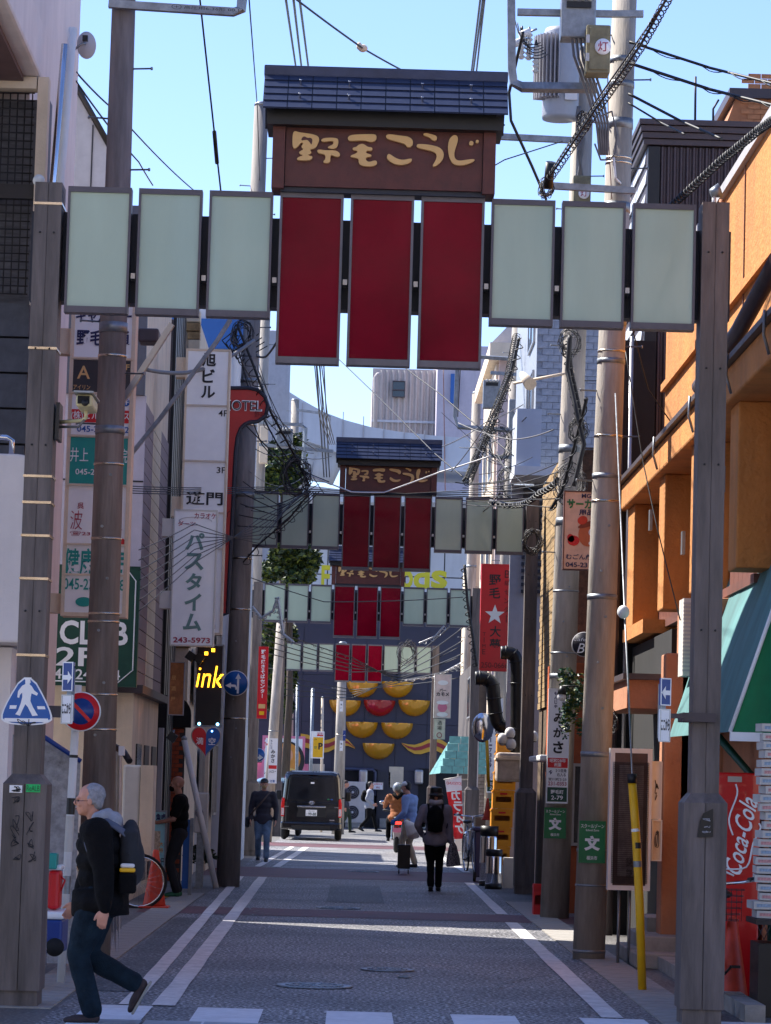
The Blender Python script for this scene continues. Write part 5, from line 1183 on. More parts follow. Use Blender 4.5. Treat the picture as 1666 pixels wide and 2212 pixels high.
# LED board
Y = 43.0; t, px, pz = signboard('led_display', 'dark vertical lamp display with amber lettering lit below the karaoke sign', 'sign', (421, 1392, 482, 1570), Y, q('led_black', 26, 22, 22, .9, rough=.15), .2, [], frame=.02, fm=M['galv'])
mb = MB(); AMB = mat('amber_led', (1, .45, .02), emit=3, rough=.5)
vs, fs = glyphs('ink', 0); mnx, mxx = min(v.x for v in vs), max(v.x for v in vs); me_ = MB()
c_ = P(452, 1462, Y-.02)
tri = [[vs[i] for i in f] for f in fs]
def inside(x, y):
    for f in tri:
        n_ = len(f); s_ = 0; ok = True
        for i in range(n_):
            a, b_ = f[i], f[(i+1) % n_]; cr = (b_.x-a.x)*(y-a.y)-(b_.y-a.y)*(x-a.x)
            if cr > 1e-9:
                if s_ < 0: ok = False; break
                s_ = 1
            elif cr < -1e-9:
                if s_ > 0: ok = False; break
                s_ = -1
        if ok: return True
    return False
for i in range(26):
    for j in range(22):
        x = mnx+(mxx-mnx)*(i+.5)/26; y = -.02+.78*(j+.5)/22
        if inside(x, y): me_.box(c_.x-.185+.37*(i+.3)/26+.05*(j/22), c_.x-.185+.37*(i+.95)/26+.05*(j/22), Y-.02, Y-.004, c_.z-.165+.35*(j+.2)/22, c_.z-.165+.35*(j+.9)/22)
for du, dv in ((-10, -47), (5, -54), (-21, -33)):
    c2 = P(452+du, 1462+dv, Y-.02)
    for a in range(3):
        for b_ in range(3): me_.box(c2.x+a*.017, c2.x+a*.017+.012, Y-.02, Y-.004, c2.z+b_*.017, c2.z+b_*.017+.012)
me_.build('lit_lamps', AMB, t)['kind'] = 'stuff'
for fx in (.2, .85): MB().lathe([(.02, -.02), (.02, 0)], (px(fx), Y, pz(.965)), 12, axis='y').build('blue_lamp', mat('blue_led', (.2, .6, 1), emit=4), t)
# heart sign
Y = 42.9; t = thing('heart_sign', 'red and blue heart shaped vacancy sign below the lamp display', 'sign', P(445, 1628, Y))
def heart(side, sc):
    o = []
    for i in range(25):
        a = pi*i/24; x = 16*sin(a)**3; y = 13*cos(a)-5*cos(2*a)-2*cos(3*a)-cos(4*a); o.append((side*x*sc/16, y*sc/14))
    return o
c_ = P(445, 1598, Y)
for s_, m_ in ((-1, M['signr']), (1, M['signb'])):
    mb = MB(); fillpoly(mb, [(c_.x+a, c_.z+b_) for a, b_ in heart(s_, .195)], Y, Y+.08); mb.build('red_half' if s_ < 0 else 'blue_half', m_, t)
mb = MB(); h_ = heart(-1, .202)+heart(1, .202)[::-1]; mb.tube([(c_.x+a, Y+.01, c_.z+b_) for a, b_ in h_], .008, 6); mb.build('chrome_rim', M['alu'], t)
mb = MB(); put_text(mb, '満', (c_.x-.085, Y-.004, c_.z-.02), .1, .1); put_text(mb, '空', (c_.x+.085, Y-.004, c_.z-.02), .1, .1); mb.build('lettering', W_, t)
MB().sph((c_.x+.08, Y, c_.z+.12), .012, 8, 6).build('blue_lamp', mat('blue_led', (.2, .6, 1), emit=4), t)
# traffic signs
def disc(name, label, u, v, Y, rpx, face, parts, cat='road sign', rim=None, back=True):
    c = P(u, v, Y); r_ = rpx/K(Y); t = thing(name, label, cat, c)
    MB().lathe([(r_, -.012), (r_, .01)], c, 36, axis='y').build('rim', rim or W_, t)
    MB().lathe([(r_*.94, -.014), (r_*.94, -.0125)], c, 36, axis='y').build('face', face, t)
    return t, c, r_
def arrow(c, pts, y, m, t, s_):
    mb = MB(); fillpoly(mb, [(c.x+a*s_, c.z+b_*s_) for a, b_ in pts], y-.003, y); mb.build('arrow', m, t)
t, c, r_ = disc('direction_sign', 'round blue sign with white straight and left arrows on the tall left pole', 509, 1476, 47.7, 27.5, M['signb'], ())
arrow(c, [(.12, -.8), (.12, .35), (-.02, .35), (.2, .78), (.42, .35), (.28, .35), (.28, -.8)], c.y-.016, W_, t, r_)
arrow(c, [(.12, -.5), (.12, -.3), (0, -.12), (-.35, -.1), (-.35, .04), (-.8, -.2), (-.35, -.42), (-.35, -.28), (-.05, -.3), (.0, -.4), (0, -.5)], c.y-.018, W_, t, r_)
t, c, r_ = disc('direction_sign', 'small round blue sign with white arrow low beside the white plum shop plate', 558, 1631, 70, 15, M['signb'], ())
arrow(c, [(-.6, -.5), (-.6, -.25), (.1, -.25), (.1, .1), (.75, -.35), (.1, -.8), (.1, -.5)], c.y-.016, W_, t, r_)
t, c, r_ = disc('no_parking_sign', 'round red and blue no parking sign on the white striped pole', 175, 1537, 24.6, 43, M['signr'], ())
MB().lathe([(r_*.66, -.0165), (r_*.66, -.0145)], c, 36, axis='y').build('blue_face', M['signdb'], t)
MB().cb(c+Vector((0, -.0175, 0)), (r_*1.35, .002, r_*.17), Matrix.Rotation(radians(45), 3, 'Y')).build('slash', M['signr'], t)
t = thing('sign_pole', 'white sign pole with dark bands left of the walking man', 'sign pole', P(133, 2068, 24.7))
a, b_ = P(133, 2070, 24.7), P(168, 1480, 24.7); a.z = 0
MB().tube([a, b_], .033, 14).build('tube', M['white'], t)
for f0, f1, m_ in ((.565, .62, M['black']), (.44, .56, M['offw']), (.755, .765, M['black']), (.30, .36, M['galv'])): MB().tube([a.lerp(b_, f0), a.lerp(b_, f1)], .0345, 14, cap=False).build('band', m_, t)
# arrow plates with kokokara
def plates(label, u, v0, v1, v2, Y, wpx, flip, rotz):
    c0, c1, c2 = P(u, v0, Y), P(u, v1, Y), P(u, v2, Y); w = wpx/K(Y)/cos(rotz); t = thing('arrow_plate_sign', label, 'road sign', c1, rz=rotz)
    o = c1
    h1, h2 = c0.z-c1.z, c1.z-c2.z
    for z0, z1, m_, nm in ((.012, h1, M['signdb'], 'arrow_plate'), (-h2, -.012, W_, 'text_plate')):
        MB().box(-w/2, w/2, -.01, .01, z0, z1).build(nm, m_, t, bevel=.008, local=True)
        f_ = MB(); e = .008
        f_.box(-w/2, w/2, -.013, -.0105, z0, z0+e).box(-w/2, w/2, -.013, -.0105, z1-e, z1); f_.box(-w/2, -w/2+e, -.013, -.0105, z0+e, z1-e).box(w/2-e, w/2, -.013, -.0105, z0+e, z1-e)
        f_.build('plate_rim', W_ if z0 > 0 else M['alu'], t, local=True)
    s_ = -1 if flip else 1; zc = h1/2; g = w*.42
    mb = MB(); fillpoly(mb, [(-s_*g, zc-g*.4), (-s_*g, zc+g*.4), (s_*g*.1, zc+g*.4), (s_*g*.1, zc+g*1.1), (s_*g, zc), (s_*g*.1, zc-g*1.1), (s_*g*.1, zc-g*.4)], -.0145, -.0125); mb.build('arrow', W_, t, local=True)
    mb = MB(); put_text(mb, 'ここから', (0, -.0125, -h2/2), w*.82, h2*.34, off=.03); mb.build('lettering', B_, t, local=True)
    MB().box(-.02, .02, .0105, .05, -h2*.9, h1*.8).build('back_rail', M['galv'], t, local=True); return t
plates('blue right arrow plate over a white text plate by the left gate post', 147, 1430, 1497, 1564, 22.0, 24, False, radians(-35))
plates('blue left arrow plate over a white text plate beside the right gate post', 1436, 1465, 1528, 1603, 22.0, 24, True, radians(35))
t = thing('sign_clamp', 'brown steel clamp holding the arrow plates to the right gate post', 'bracket', P(1480, 1545, 22.0))
a, b_ = P(1452, 1532, 22), P(1548, 1560, 22); MB().box(a.x, P(1478, 1540, 22).x, 22.02, 22.08, b_.z+.02, a.z-.03).build('arm', M['brownd'], t); MB().box(P(1478, 1540, 22).x, b_.x, 22.05, 22.42, b_.z, a.z-.02).build('collar', M['brownd'], t)
t = thing('sign_clamp', 'brown steel arm holding the arrow plates to the left gate post', 'bracket', P(110, 1530, 22.0))
MB().box(P(95, 1530, 22).x, P(143, 1530, 22).x, 22.03, 22.09, P(100, 1549, 22).z, P(100, 1524, 22).z).build('arm', M['brownd'], t)
# pedestrian crossing triangle
Y = 21.8; t = thing('crossing_sign', 'blue pentagonal pedestrian crossing sign with walking figure on the left gate post', 'road sign', P(57, 1567, Y))
def tri_(l, y0, y1, m, nm, par=None):
    mb = MB(); fillpoly(mb, [(P(u, v, Y).x, P(u, v, Y).z) for u, v in l], y0, y1); mb.build(nm, m, par or t)
outer = chaikin([(60, 1440), (112, 1535), (113, 1567), (2, 1566), (3, 1533)], 2); inn = [(58+(u-58)*.93, 1523+(v-1523)*.93) for u, v in outer]
tri_(outer, Y-.005, Y+.008, W_, 'rim'); tri_(inn, Y-.008, Y-.0055, M['signb'], 'face')
zm = lambda l: [((x*.6147)/1.844, (2040+y*.6147)/1.844) for x, y in l]
man = [(162,1072),(205,1072),(205,1082),(197,1085),(200,1105),(192,1115),(208,1130),(222,1155),(247,1175),(240,1190),(205,1175),(200,1200),(198,1225),(215,1265),(235,1300),(247,1318),(210,1322),(205,1310),(180,1262),(165,1245),(150,1275),(130,1320),(100,1310),(118,1285),(135,1240),(145,1200),(145,1170),(130,1185),(125,1205),(113,1200),(118,1160),(145,1125),(165,1115),(165,1090)]
tri_(zm(man), Y-.0105, Y-.0085, W_, 'walking_figure')
for l in ([(65,1252),(110,1252),(105,1275),(62,1275)], [(240,1258),(290,1258),(296,1278),(246,1278)], [(30,1335),(312,1338),(318,1362),(28,1358)]): tri_(zm(l), Y-.0105, Y-.0085, W_, 'stripe')
mb = MB(); random.seed(3)
def scribble(mb, c, w, h, n, r, ax=Vector((1, 0, 0))):
    pts = [Vector(c)+ax*random.uniform(-w/2, w/2)+Vector((0, 0, 1))*random.uniform(-h/2, h/2) for _ in range(n)]
    mb.tube(chain(pts), r, 4)
scribble(mb, P(57, 1560, Y-.011), .13, .06, 9, .003); mb.build('scribble', B_, t)
# stickers + graffiti on the gate posts
t = thing('green_sticker', 'bright green sticker on the left gate post casing', 'sticker', P(70, 1703, 22))
a, b_ = P(55, 1694, 22.0), P(85, 1712, 22.0); mb = MB(); mb.box(a.x, b_.x, 22.05, 22.058, b_.z, a.z); mb.build('sheet', q('neon_green', 30, 210, 110, .85), t)
mb = MB(); put_text(mb, 'ReALB', ((a.x+b_.x)/2, 22.047, (a.z+b_.z)/2), (b_.x-a.x)*.9, (a.z-b_.z)*.7, off=-.01); mb.build('lettering', B_, t)
t = thing('tag_sticker', 'white scribbled sticker left of the green one', 'sticker', P(33, 1703, 22))
a, b_ = P(19, 1696, 22.0), P(46, 1713, 22.0); MB().box(a.x, b_.x, 22.05, 22.058, b_.z, a.z).build('sheet', W_, t)
mb = MB(); scribble(mb, ((a.x+b_.x)/2, 22.046, (a.z+b_.z)/2), .08, .04, 12, .0025); scribble(mb, ((a.x+b_.x)/2, 22.052, (a.z+b_.z)/2-.08), .07, .05, 14, .002); mb.build('scribble', B_, t)
t = thing('graffiti', 'black marker graffiti down the left gate post casing', 'graffiti', P(48, 1830, 22)); mb = MB()
for u, v in ((32, 1778), (32, 1800), (30, 1822), (66, 1760), (68, 1790), (66, 1820), (68, 1850), (36, 1850)): scribble(mb, P(u, v, 22.05)+Vector((0, .0, 0)), .075, .1, 7, .0025)
mb.build('scribble', B_, t)
t = thing('torn_poster', 'torn black poster on the right gate post casing', 'poster', P(1530, 1780, 22))
l = [(1520, 1757), (1541, 1747), (1541, 1808), (1507, 1809), (1512, 1775)]
mb = MB(); fillpoly(mb, [(P(u, v, 22.04).x, P(u, v, 22.04).z) for u, v in l], 22.045, 22.05); mb.build('sheet', M['black'], t)
mb = MB()
for v in (1772, 1785, 1798): scribble(mb, P(1527, v, 22.04), .06, .02, 6, .002)
mb.build('scribble', M['greyw'], t)
# red izakaya banner
signboard('shop_banner', 'slim red vertical banner with white characters on the left of the far street', 'banner', (557, 1397, 578, 1552), 66.5, M['signr'], .1,
    [('野毛焼きそばセンター', .5, .38, .5, .68, W_, True, .02)], [(.15, .8, .85, .86, M['gold']), (.25, .9, .75, .95, M['yell'])], frame=.02, fm=M['signr'])
# ramen billboard
Y = 112; t, px, pz = signboard('ramen_billboard', 'pink framed billboard with a picture of a bowl of ramen', 'billboard', (566, 1590, 658, 1692), Y, W_, .3,
    [('ラー!', .1, .2, .16, .3, M['signr'], False), ('〜', .12, .8, .12, .06, B_, False)], [], frame=.09, fm=M['pinkp'])
def ell(fx, fz, rx, rz_, m_, nm, k_): MB().add([(px(fx)+rx*cos(i*pi/14), Y-.02-.006*k_, pz(fz)+rz_*sin(i*pi/14)) for i in range(28)], [list(range(28))]).build(nm, m_, t)
ell(.6, .52, .62, .7, B_, 'bowl_picture', 0); ell(.58, .48, .5, .58, q('soup_orange', 226, 150, 60, .85), 'soup_picture', 1); ell(.52, .4, .32, .3, q('pork_pink', 226, 160, 120, .85), 'pork_picture', 2); ell(.5, .4, .14, .12, q('pork_dark', 190, 110, 80, .85), 'pork_ring', 3); ell(.62, .75, .3, .14, q('noodle_yellow', 240, 200, 110, .85), 'noodle_picture', 2)
t2 = bld('pink_shop_front', 'pink and white shop front below the ramen billboard', P(560, 1700, 112.2).x-2, P(664, 1700, 112.2).x, 112.2, 117, 2.3, M['pinkp'])
for i in range(4): MB().box(P(570+i*24, 1700, 112).x, P(588+i*24, 1700, 112).x, 112.1, 112.15, 1.1, 2.0).build('poster', W_ if i % 2 else M['tealr'], t2)
# parking sign
signboard('parking_sign', 'yellow parking sign with a black letter P and red header', 'sign', (672, 1580, 700, 1638), 102, W_, .4,
    [('P', .74, .55, .34, .45, B_, False, .04), ('時間貸', .68, .08, .5, .12, W_, False), ('→', .35, .32, .25, .1, B_, False), ('空', .35, .6, .2, .14, M['signg'], False)],
    [(.45, .02, .95, .18, M['signr']), (.16, .22, .97, .97, M['yell'])], frame=.03, fm=W_)
tag_ = signboard('one_way_plate', 'tiny blue arrow plate on the pole before the facade', 'road sign', (741, 1578, 747, 1600), 99.5, M['signdb'], .03, [('→', .5, .5, .8, .3, W_, False)], frame=.0)
for v in (1515, 1600): signboard('pole_plate', 'small white notice plate %s on the pole before the facade' % ('upper' if v == 1515 else 'lower'), 'plate', (734, v, 741, v+22), 99.6, W_, .02, [('電柱', .5, .5, .5, .7, B_, True)], frame=0)
# shop guide plates on the poles
def guide(label, box, Y, rows, panels):
    return signboard('pole_guide_plate', label, 'sign', box, Y, W_, .03, rows, panels, frame=.008, fm=W_)
guide('white vertical guide plate with bold characters on the second right pole', (1183, 1488, 1229, 1735), 39.5,
    [('お好み焼き', .74, .1, .16, .15, N_, True, .02), ('もんじゃ', .34, .1, .16, .15, N_, True, .02), ('みかさ', .5, .385, .48, .38, B_, True, .035),
     ('昭和28年', .5, .628, .75, .034, W_, False), ('創業', .5, .665, .34, .034, W_, False), ('↑', .18, .73, .2, .07, N_, False, .04), ('2つ目角', .66, .715, .5, .03, B_, False), ('右入る', .68, .75, .42, .03, B_, False),
     ('宮川町2-23', .5, .79, .84, .026, B_, False), ('231-0353', .5, .828, .86, .034, M['redtxt'], False), ('野毛町', .5, .9, .6, .036, W_, False), ('2-79', .5, .95, .55, .036, W_, False)],
    [(.02, .605, .98, .69, M['signr']), (.04, .86, .96, .985, M['signgd'])])
guide('white vertical guide plate with phone number on the third right pole', (1054, 1508, 1085, 1712), 65.7,
    [('若林洋食器店', .68, .42, .42, .68, B_, True, .035), ('045-251-7339', .2, .42, .2, .64, N_, True, .02), ('ここ入り', .5, .805, .9, .03, M['redtxt'], False), ('すぐ右側', .4, .84, .7, .03, M['redtxt'], False), ('宮川町', .5, .905, .7, .035, W_, False), ('2-23', .5, .95, .6, .035, W_, False)],
    [(.04, .87, .96, .985, M['signgd'])])
guide('white vertical guide plate on the far left pole before the ramen billboard', (580, 1595, 599, 1692), 83.5,
    [('もんじゃ', .3, .14, .2, .22, N_, True), ('みかさ', .5, .4, .6, .3, B_, True, .03), ('入口→', .5, .74, .8, .06, B_, False), ('注意', .5, .95, .6, .06, M['signb'], False)], [(.02, .6, .98, .68, M['signr'])])
def school(label, box, Y):
    signboard('school_zone_sign', label, 'road sign', box, Y, M['signg'], .02,
      [('スクールゾーン', .5, .12, .88, .1, W_, False), ('School Zone', .5, .22, .5, .05, W_, False), ('文', .5, .53, .6, .44, W_, False, .06), ('横浜市', .5, .88, .4, .1, W_, False)], frame=.01, fm=M['signg'])
school('biggest green school zone plate on the nearest right pole', (1251, 1774, 1308, 1864), 30.2)
school('middle sized green school zone plate on the second right pole', (1176, 1745, 1223, 1811), 39.55)
school('smallest green school zone plate on the third right pole', (1054, 1727, 1082, 1771), 65.75)
# clown sign (generic clown face)
Y = 36; t, px, pz = signboard('clown_sign', 'peach shop sign with a clown face partly behind the nearest right pole', 'sign', (1217, 1060, 1292, 1232), Y, q('sign_peach', 244, 206, 178, .85, rough=.45), .12,
  [('MGM', .72, .06, .42, .055, N_, False, .02), ('サーカス', .58, .165, .98, .12, M['signg'], False, .04), ('用品', .66, .27, .44, .075, N_, False, .03), ('むごん劇団', .56, .835, .94, .07, N_, False, .02), ('045-231-8', .56, .935, .94, .06, N_, False, .02)], frame=.012, fm=q('sign_edge_brown', 90, 60, 56, .9))
def el(fx, fz, rx, rz_, m_, nm, k_, rot=0):
    MB().add([(px(fx)+rx*cos(a)*cos(rot)-rz_*sin(a)*sin(rot), Y-.006-.0012*k_, pz(fz)+rx*cos(a)*sin(rot)+rz_*sin(a)*cos(rot)) for a in [i*pi/14 for i in range(28)]], [list(range(28))]).build(nm, m_, t)
el(.72, .55, .115, .14, q('clown_skin', 214, 116, 70, .85), 'clown_face', 0); el(.3, .63, .07, .06, M['signr'], 'hair_tuft', 1); el(.22, .6, .04, .05, M['signr'], 'hair_tuft', 1, .5)
el(.7, .42, .12, .03, q('hat_brown', 150, 70, 40, .85), 'hat_brim', 2, .35); el(.55, .37, .06, .05, M['cconeo'], 'hat_crown', 3, .35)
el(.82, .52, .035, .045, W_, 'eye_patch', 2); el(.84, .53, .01, .012, B_, 'eye', 4); el(.86, .66, .05, .03, W_, 'mouth_patch', 2); el(.95, .6, .03, .03, M['signr'], 'nose', 4)
# red star sign
Y = 57; t, px, pz = signboard('red_star_sign', 'big bright red vertical sign with black characters and a white star', 'sign', (1038, 1218, 1104, 1450), Y, M['signr'], .25,
  [('野毛', .45, .21, .46, .24, B_, True, .015), ('大夢', .5, .69, .5, .24, B_, True, .015), ('B級センター', .85, .3, .17, .5, q('sign_dark_red', 96, 10, 18, .9), True, 0), ('TIME', .14, .74, .1, .22, q('sign_dark_red', 96, 10, 18, .9), True, 0), ('250-0666', .5, .945, .88, .05, q('sign_dark_red', 96, 10, 18, .9), False, 0)], frame=.02, fm=M['signr'])
mb = MB(); fillpoly(mb, [(px(.47)+(.19 if i % 2 == 0 else .078)*cos(pi/2+i*pi/5), pz(.475)+(.19 if i % 2 == 0 else .078)*sin(pi/2+i*pi/5)) for i in range(10)], Y-.01, Y-.006); mb.build('star', W_, t)
# bar signs
Y = 77; t, px, pz = signboard('bar_sign', 'pale pink vertical bar sign with a white bird and a pink smiling face', 'sign', (938, 1456, 975, 1551), Y, q('sign_pale_pink', 236, 212, 204, .9), .2,
  [('バー', .5, .37, .4, .07, B_, False, .03), ('カモメ', .5, .46, .75, .09, B_, False, .03)], frame=.015, fm=M['offw'])
def el3(fx, fz, rx, rz_, m_, nm, k_): MB().add([(px(fx)+rx*cos(i*pi/12), Y-.006-.0015*k_, pz(fz)+rz_*sin(i*pi/12)) for i in range(24)], [list(range(24))]).build(nm, m_, t)
el3(.5, .2, .13, .06, W_, 'bird_picture', 0); el3(.5, .76, .12, .12, M['pinkp'], 'face_picture', 0); el3(.5, .65, .15, .05, W_, 'cap_picture', 1); el3(.5, .92, .14, .06, W_, 'collar_picture', 1)
t, px, pz = signboard('bar_sign', 'small cream vertical plate under the pink bar sign', 'sign', (937, 1553, 962, 1597), Y, q('sign_cream', 222, 214, 196, .9), .1, [('酒場', .5, .32, .5, .5, B_, True, .0)], frame=.01)
mb = MB(); mb.tube([(px(.5)+.06*cos(i*pi/8), Y-.01, pz(.8)+.06*sin(i*pi/8)) for i in range(17)], .008, 5); mb.build('round_crest', M['redtxt'], t)
signboard('shop_name_strip', 'narrow white vertical name strip beside the third gate right post', 'sign', (1019, 1585, 1034, 1705), 70, W_, .08, [('(有)キタムラ', .5, .4, .6, .62, B_, True, .02)], frame=.01)
t, c, r_ = disc('cafe_sign', 'round dark cafe sign with white script between the two right poles', 1262, 1392, 38.6, 27, q('cafe_dark', 34, 30, 40, .9, rough=.4), (), cat='sign', rim=M['greyw'])
mb = MB(); put_text(mb, 'cafe', (c.x-.05, c.y-.018, c.z+.06), .16, .04, shear=.3, off=0); put_text(mb, 'B', (c.x-.03, c.y-.018, c.z-.05), .12, .12, shear=.3, off=0); mb.build('lettering', W_, t)
# nobori banner
Y = 69; t = thing('karaoke_banner', 'red and white hanging banner leaning beside the third gate right post', 'banner', P(980, 1800, Y))
a, b_, c_, d_ = P(961, 1683, Y), P(997, 1679, Y), P(1001, 1812, Y), P(981, 1813, Y)
n = 14; mb = MB(); vs = []
for i in range(n+1):
    for j in range(5):
        p = a.lerp(b_, j/4).lerp(d_.lerp(c_, j/4), i/n); p.y += .05*sin(i*.8+j); vs.append(p)
mb.add(vs, [(i*5+j, i*5+j+1, (i+1)*5+j+1, (i+1)*5+j) for i in range(3, n) for j in range(4)], True); mb.build('red_cloth', M['signr'], t)
mb = MB(); mb.add(vs[:20], [(i*5+j, i*5+j+1, (i+1)*5+j+1, (i+1)*5+j) for i in range(3) for j in range(4)], True); mb.build('white_header', W_, t)
mb = MB(); put_text(mb, 'JOYSOUND', P(981, 1693, Y-.12), -.34, .08, ay=Vector((0, 0, 1))); mb.build('lettering', M['signr'], t)
mb = MB()
for ch, u, v in (('カ', 985, 1718), ('ラ', 989, 1742), ('オ', 992, 1766), ('ケ', 994, 1790)): put_text(mb, ch, P(u, v, Y-.12), .24, .22, ax=Vector((-1, 0, 0)), off=.04)
mb.build('lettering', W_, t)
MB().tube([P(959, 1684, Y), P(998, 1677, Y)], .012, 6).build('rod', M['offw'], t)
# ================= right side furniture =================
# awning
t = thing('shop_awning', 'faded teal fabric awning with backlit green end over the vending machine', 'awning', (3.2, 25.5, 2.1))
A = [P(1560, 1587, 24), P(1553, 1293, 29.4), P(1700, 1250, 24.6), P(1456, 1583, 27.6), P(1480, 1400, 29.4)]
nf = A[0]; ff = Vector((2.93, 28.6, 2.16)); tf = Vector((3.42, 28.8, 3.62)); tn = Vector((3.42, 24.0, 3.62)); nf = Vector((2.93, 24.0, 2.13))
mb = MB(); vs = []; n = 24
for i in range(n+1):
    for j in range(9):
        p = tf.lerp(tn, i/n).lerp(ff.lerp(nf, i/n), j/8); p += Vector((-.03, 0, -.02))*sin(pi*j/8)*(.5+.5*abs(sin(i*pi/8))); p.x += .012*noise.noise(Vector((i*.5, j*.6, 0))); vs.append(p)
mb.add(vs, [(i*9+j, i*9+j+1, (i+1)*9+j+1, (i+1)*9+j) for i in range(n) for j in range(8)], True); mb.build('slope_cloth', M['awn'], t)
mb = MB(); mb.add([nf+Vector((.02, .01, 0)), tn+Vector((0, .01, 0)), Vector((3.42, 24.01, 2.13))], [(0, 1, 2)]); mb.build('end_cloth', M['awng'], t)
MB().tube([nf, tn], .016, 6).build('edge_piping', W_, t); MB().box(2.93, 4.5, 23.97, 24.03, 2.06, 2.13).build('front_bar', W_, t)
mb = MB(); mb.add([Vector((3.42, 24.01, 2.13)), tn, Vector((4.5, 24.01, 3.62)), Vector((4.5, 24.01, 2.13))], [(0, 1, 2, 3)]); mb.build('end_cloth', M['awng'], t)
MB().tube([(3.26, 23.9, 0), (3.26, 23.9, 3.4)], .028, 8).build('green_post', M['signgd'], t)
MB().tube([(3.0, 25.4, 2.12), (3.38, 25.4, 1.7), (3.38, 25.4, 0)], .035, 6).build('support_strut', M['signgd'], t)
# vending machine
a = P(1545, 1668, 24.6); b_ = P(1636, 2160, 24.6)
t = thing('vending_machine', 'red vending machine side with white script lettering behind the right gate post', 'vending machine', ((a.x+b_.x)/2, 24.6, 0))
MB().box(a.x, b_.x, 24.6, 25.5, .06, a.z).build('cabinet', M['coke'], t, bevel=.012); MB().box(a.x+.02, b_.x-.02, 24.64, 25.4, 0, .059).build('plinth', M['black'], t)
MB().box(a.x-.03, a.x-.001, 24.65, 25.45, .1, a.z-.02).build('front_door', M['white'], t)
c1, c2 = P(1573, 1677, 24.59), P(1603, 1690, 24.59); MB().box(c1.x, c2.x, 24.592, 24.599, c2.z, c1.z).build('data_plate', M['alu'], t)
cc = P(1601, 1803, 24.59); mb = MB()
rot = radians(78); ax_ = Vector((cos(rot), 0, sin(rot))); ay_ = Vector((-sin(rot), 0, cos(rot)))
put_text(mb, 'Coca-Cola', (cc.x, 24.592, cc.z), .62, .15, ax=ax_, ay=ay_, off=.012, shear=.35)
q0 = Vector((cc.x, 24.593, cc.z))
mb.tube(chain([q0-ax_*.33-ay_*.02, q0-ax_*.3+ay_*.07, q0-ax_*.24-ay_*.1, q0-ax_*.05-ay_*.11, q0+ax_*.08-ay_*.14, q0+ax_*.12-ay_*.12]), [.008]*21, 5)
mb.tube(chain([q0-ax_*.02+ay_*.06, q0+ax_*.1+ay_*.12, q0+ax_*.3+ay_*.10, q0+ax_*.38+ay_*.13]), [.007]*13, 5)
mb.build('script_lettering', W_, t)
# stacked white boxes at the right edge on a black cart
a = P(1675, 1560, 23.2); bm = MB().box(-.11, .11, 0, .3, .004, .062).mesh('flat_box', M['offw'])
t = thing('display_table', 'dark table with lattice rim carrying the stacked boxes at the right edge', 'table', (a.x+.2, 23.2, 0))
zt = P(1640, 1985, 23.2).z; MB().box(a.x-.13, a.x+.8, 23.1, 23.7, zt-.04, zt).build('table_top', M['steeld'], t)
MB().box(a.x-.1, a.x+.8, 23.15, 23.65, 0, zt-.18).build('dark_skirt', M['black'], t)
lt = MB()
for i in range(12): x = a.x-.12+i*.05; lt.tube([(x, 23.1, zt-.04), (x+.05, 23.1, zt-.15)], .004, 4).tube([(x+.05, 23.1, zt-.04), (x, 23.1, zt-.15)], .004, 4)
lt.build('lattice_rim', M['steeld'], t)['kind'] = 'stuff'
tm = [q('box_print_pink', 222, 160, 158, .9, var=.3, sc=40), q('box_print_blue', 160, 184, 206, .9, var=.3, sc=40)]
z = zt; i = 0; top = P(1640, 1580, 23.2).z
ORD = ['lowest', 'second lowest', 'third from below', 'fourth from below', 'fifth from below', 'sixth from below', 'seventh from below', 'eighth from below', 'ninth from below', 'tenth from below', 'eleventh from below', 'twelfth from below', 'ninth from the top', 'eighth from the top', 'seventh from the top', 'sixth from the top', 'fifth from the top', 'fourth from the top', 'third from the top', 'second from the top', 'topmost', 'loose on top']
while z < top and i < 22:
    x = a.x+random.uniform(-.03, .02)+(0.0 if i < 9 else .03)
    o = tag(child(bm, 'flat_box', None, (x, 23.2+random.uniform(0, .02), z)), 'flat printed carton in the tall stack at the right edge, %s' % ORD[i], 'carton', 'cartons stacked at the right edge')
    o.rotation_euler = (random.uniform(-.012, .012), random.uniform(-.02, .02), random.uniform(-.09, .09)); o.scale = (random.uniform(.92, 1.05), 1, random.uniform(.9, 1.04))
    MB().box(-.09, .06, -.0015, -.0002, .02, .044).build('printed_label', tm[i % 2], o, local=True)
    z += .0665; i += 1
# cones
def cone(label, u, v, Y=None, h=.7, m=None, band=True, z=0):
    g = G(u, v) if Y is None else P(u, v, Y); g.z = z
    t = thing('traffic_cone', label, 'traffic cone', g, 'traffic cones')
    r0 = h*.2; MB().lathe([(r0, .03), (r0*.96, .06), (h*.05, h-.02), (h*.04, h)], g, 22).build('cone_body', m or M['cconeo'], t)
    MB().cb(g+Vector((0, 0, .017)), (h*.52, h*.52, .03)).build('base', m or M['cconeo'], t, bevel=.01)
    if band: MB().lathe([(r0*.42+.003, h*.66), (r0*.33+.003, h*.76)], g, 22).build('band', M['signg'], t)
    return t
cone('red traffic cone with green band beside the vending machine', 1580, 2155, 24.2, h=.70)
cone('faded orange traffic cone behind the bicycle wheel on the left', 333, 1962, h=.74, band=False)
cone('small red cone standing on the blue bin area at right', 1051, 1852, 59, h=.42, band=False, z=1.02)
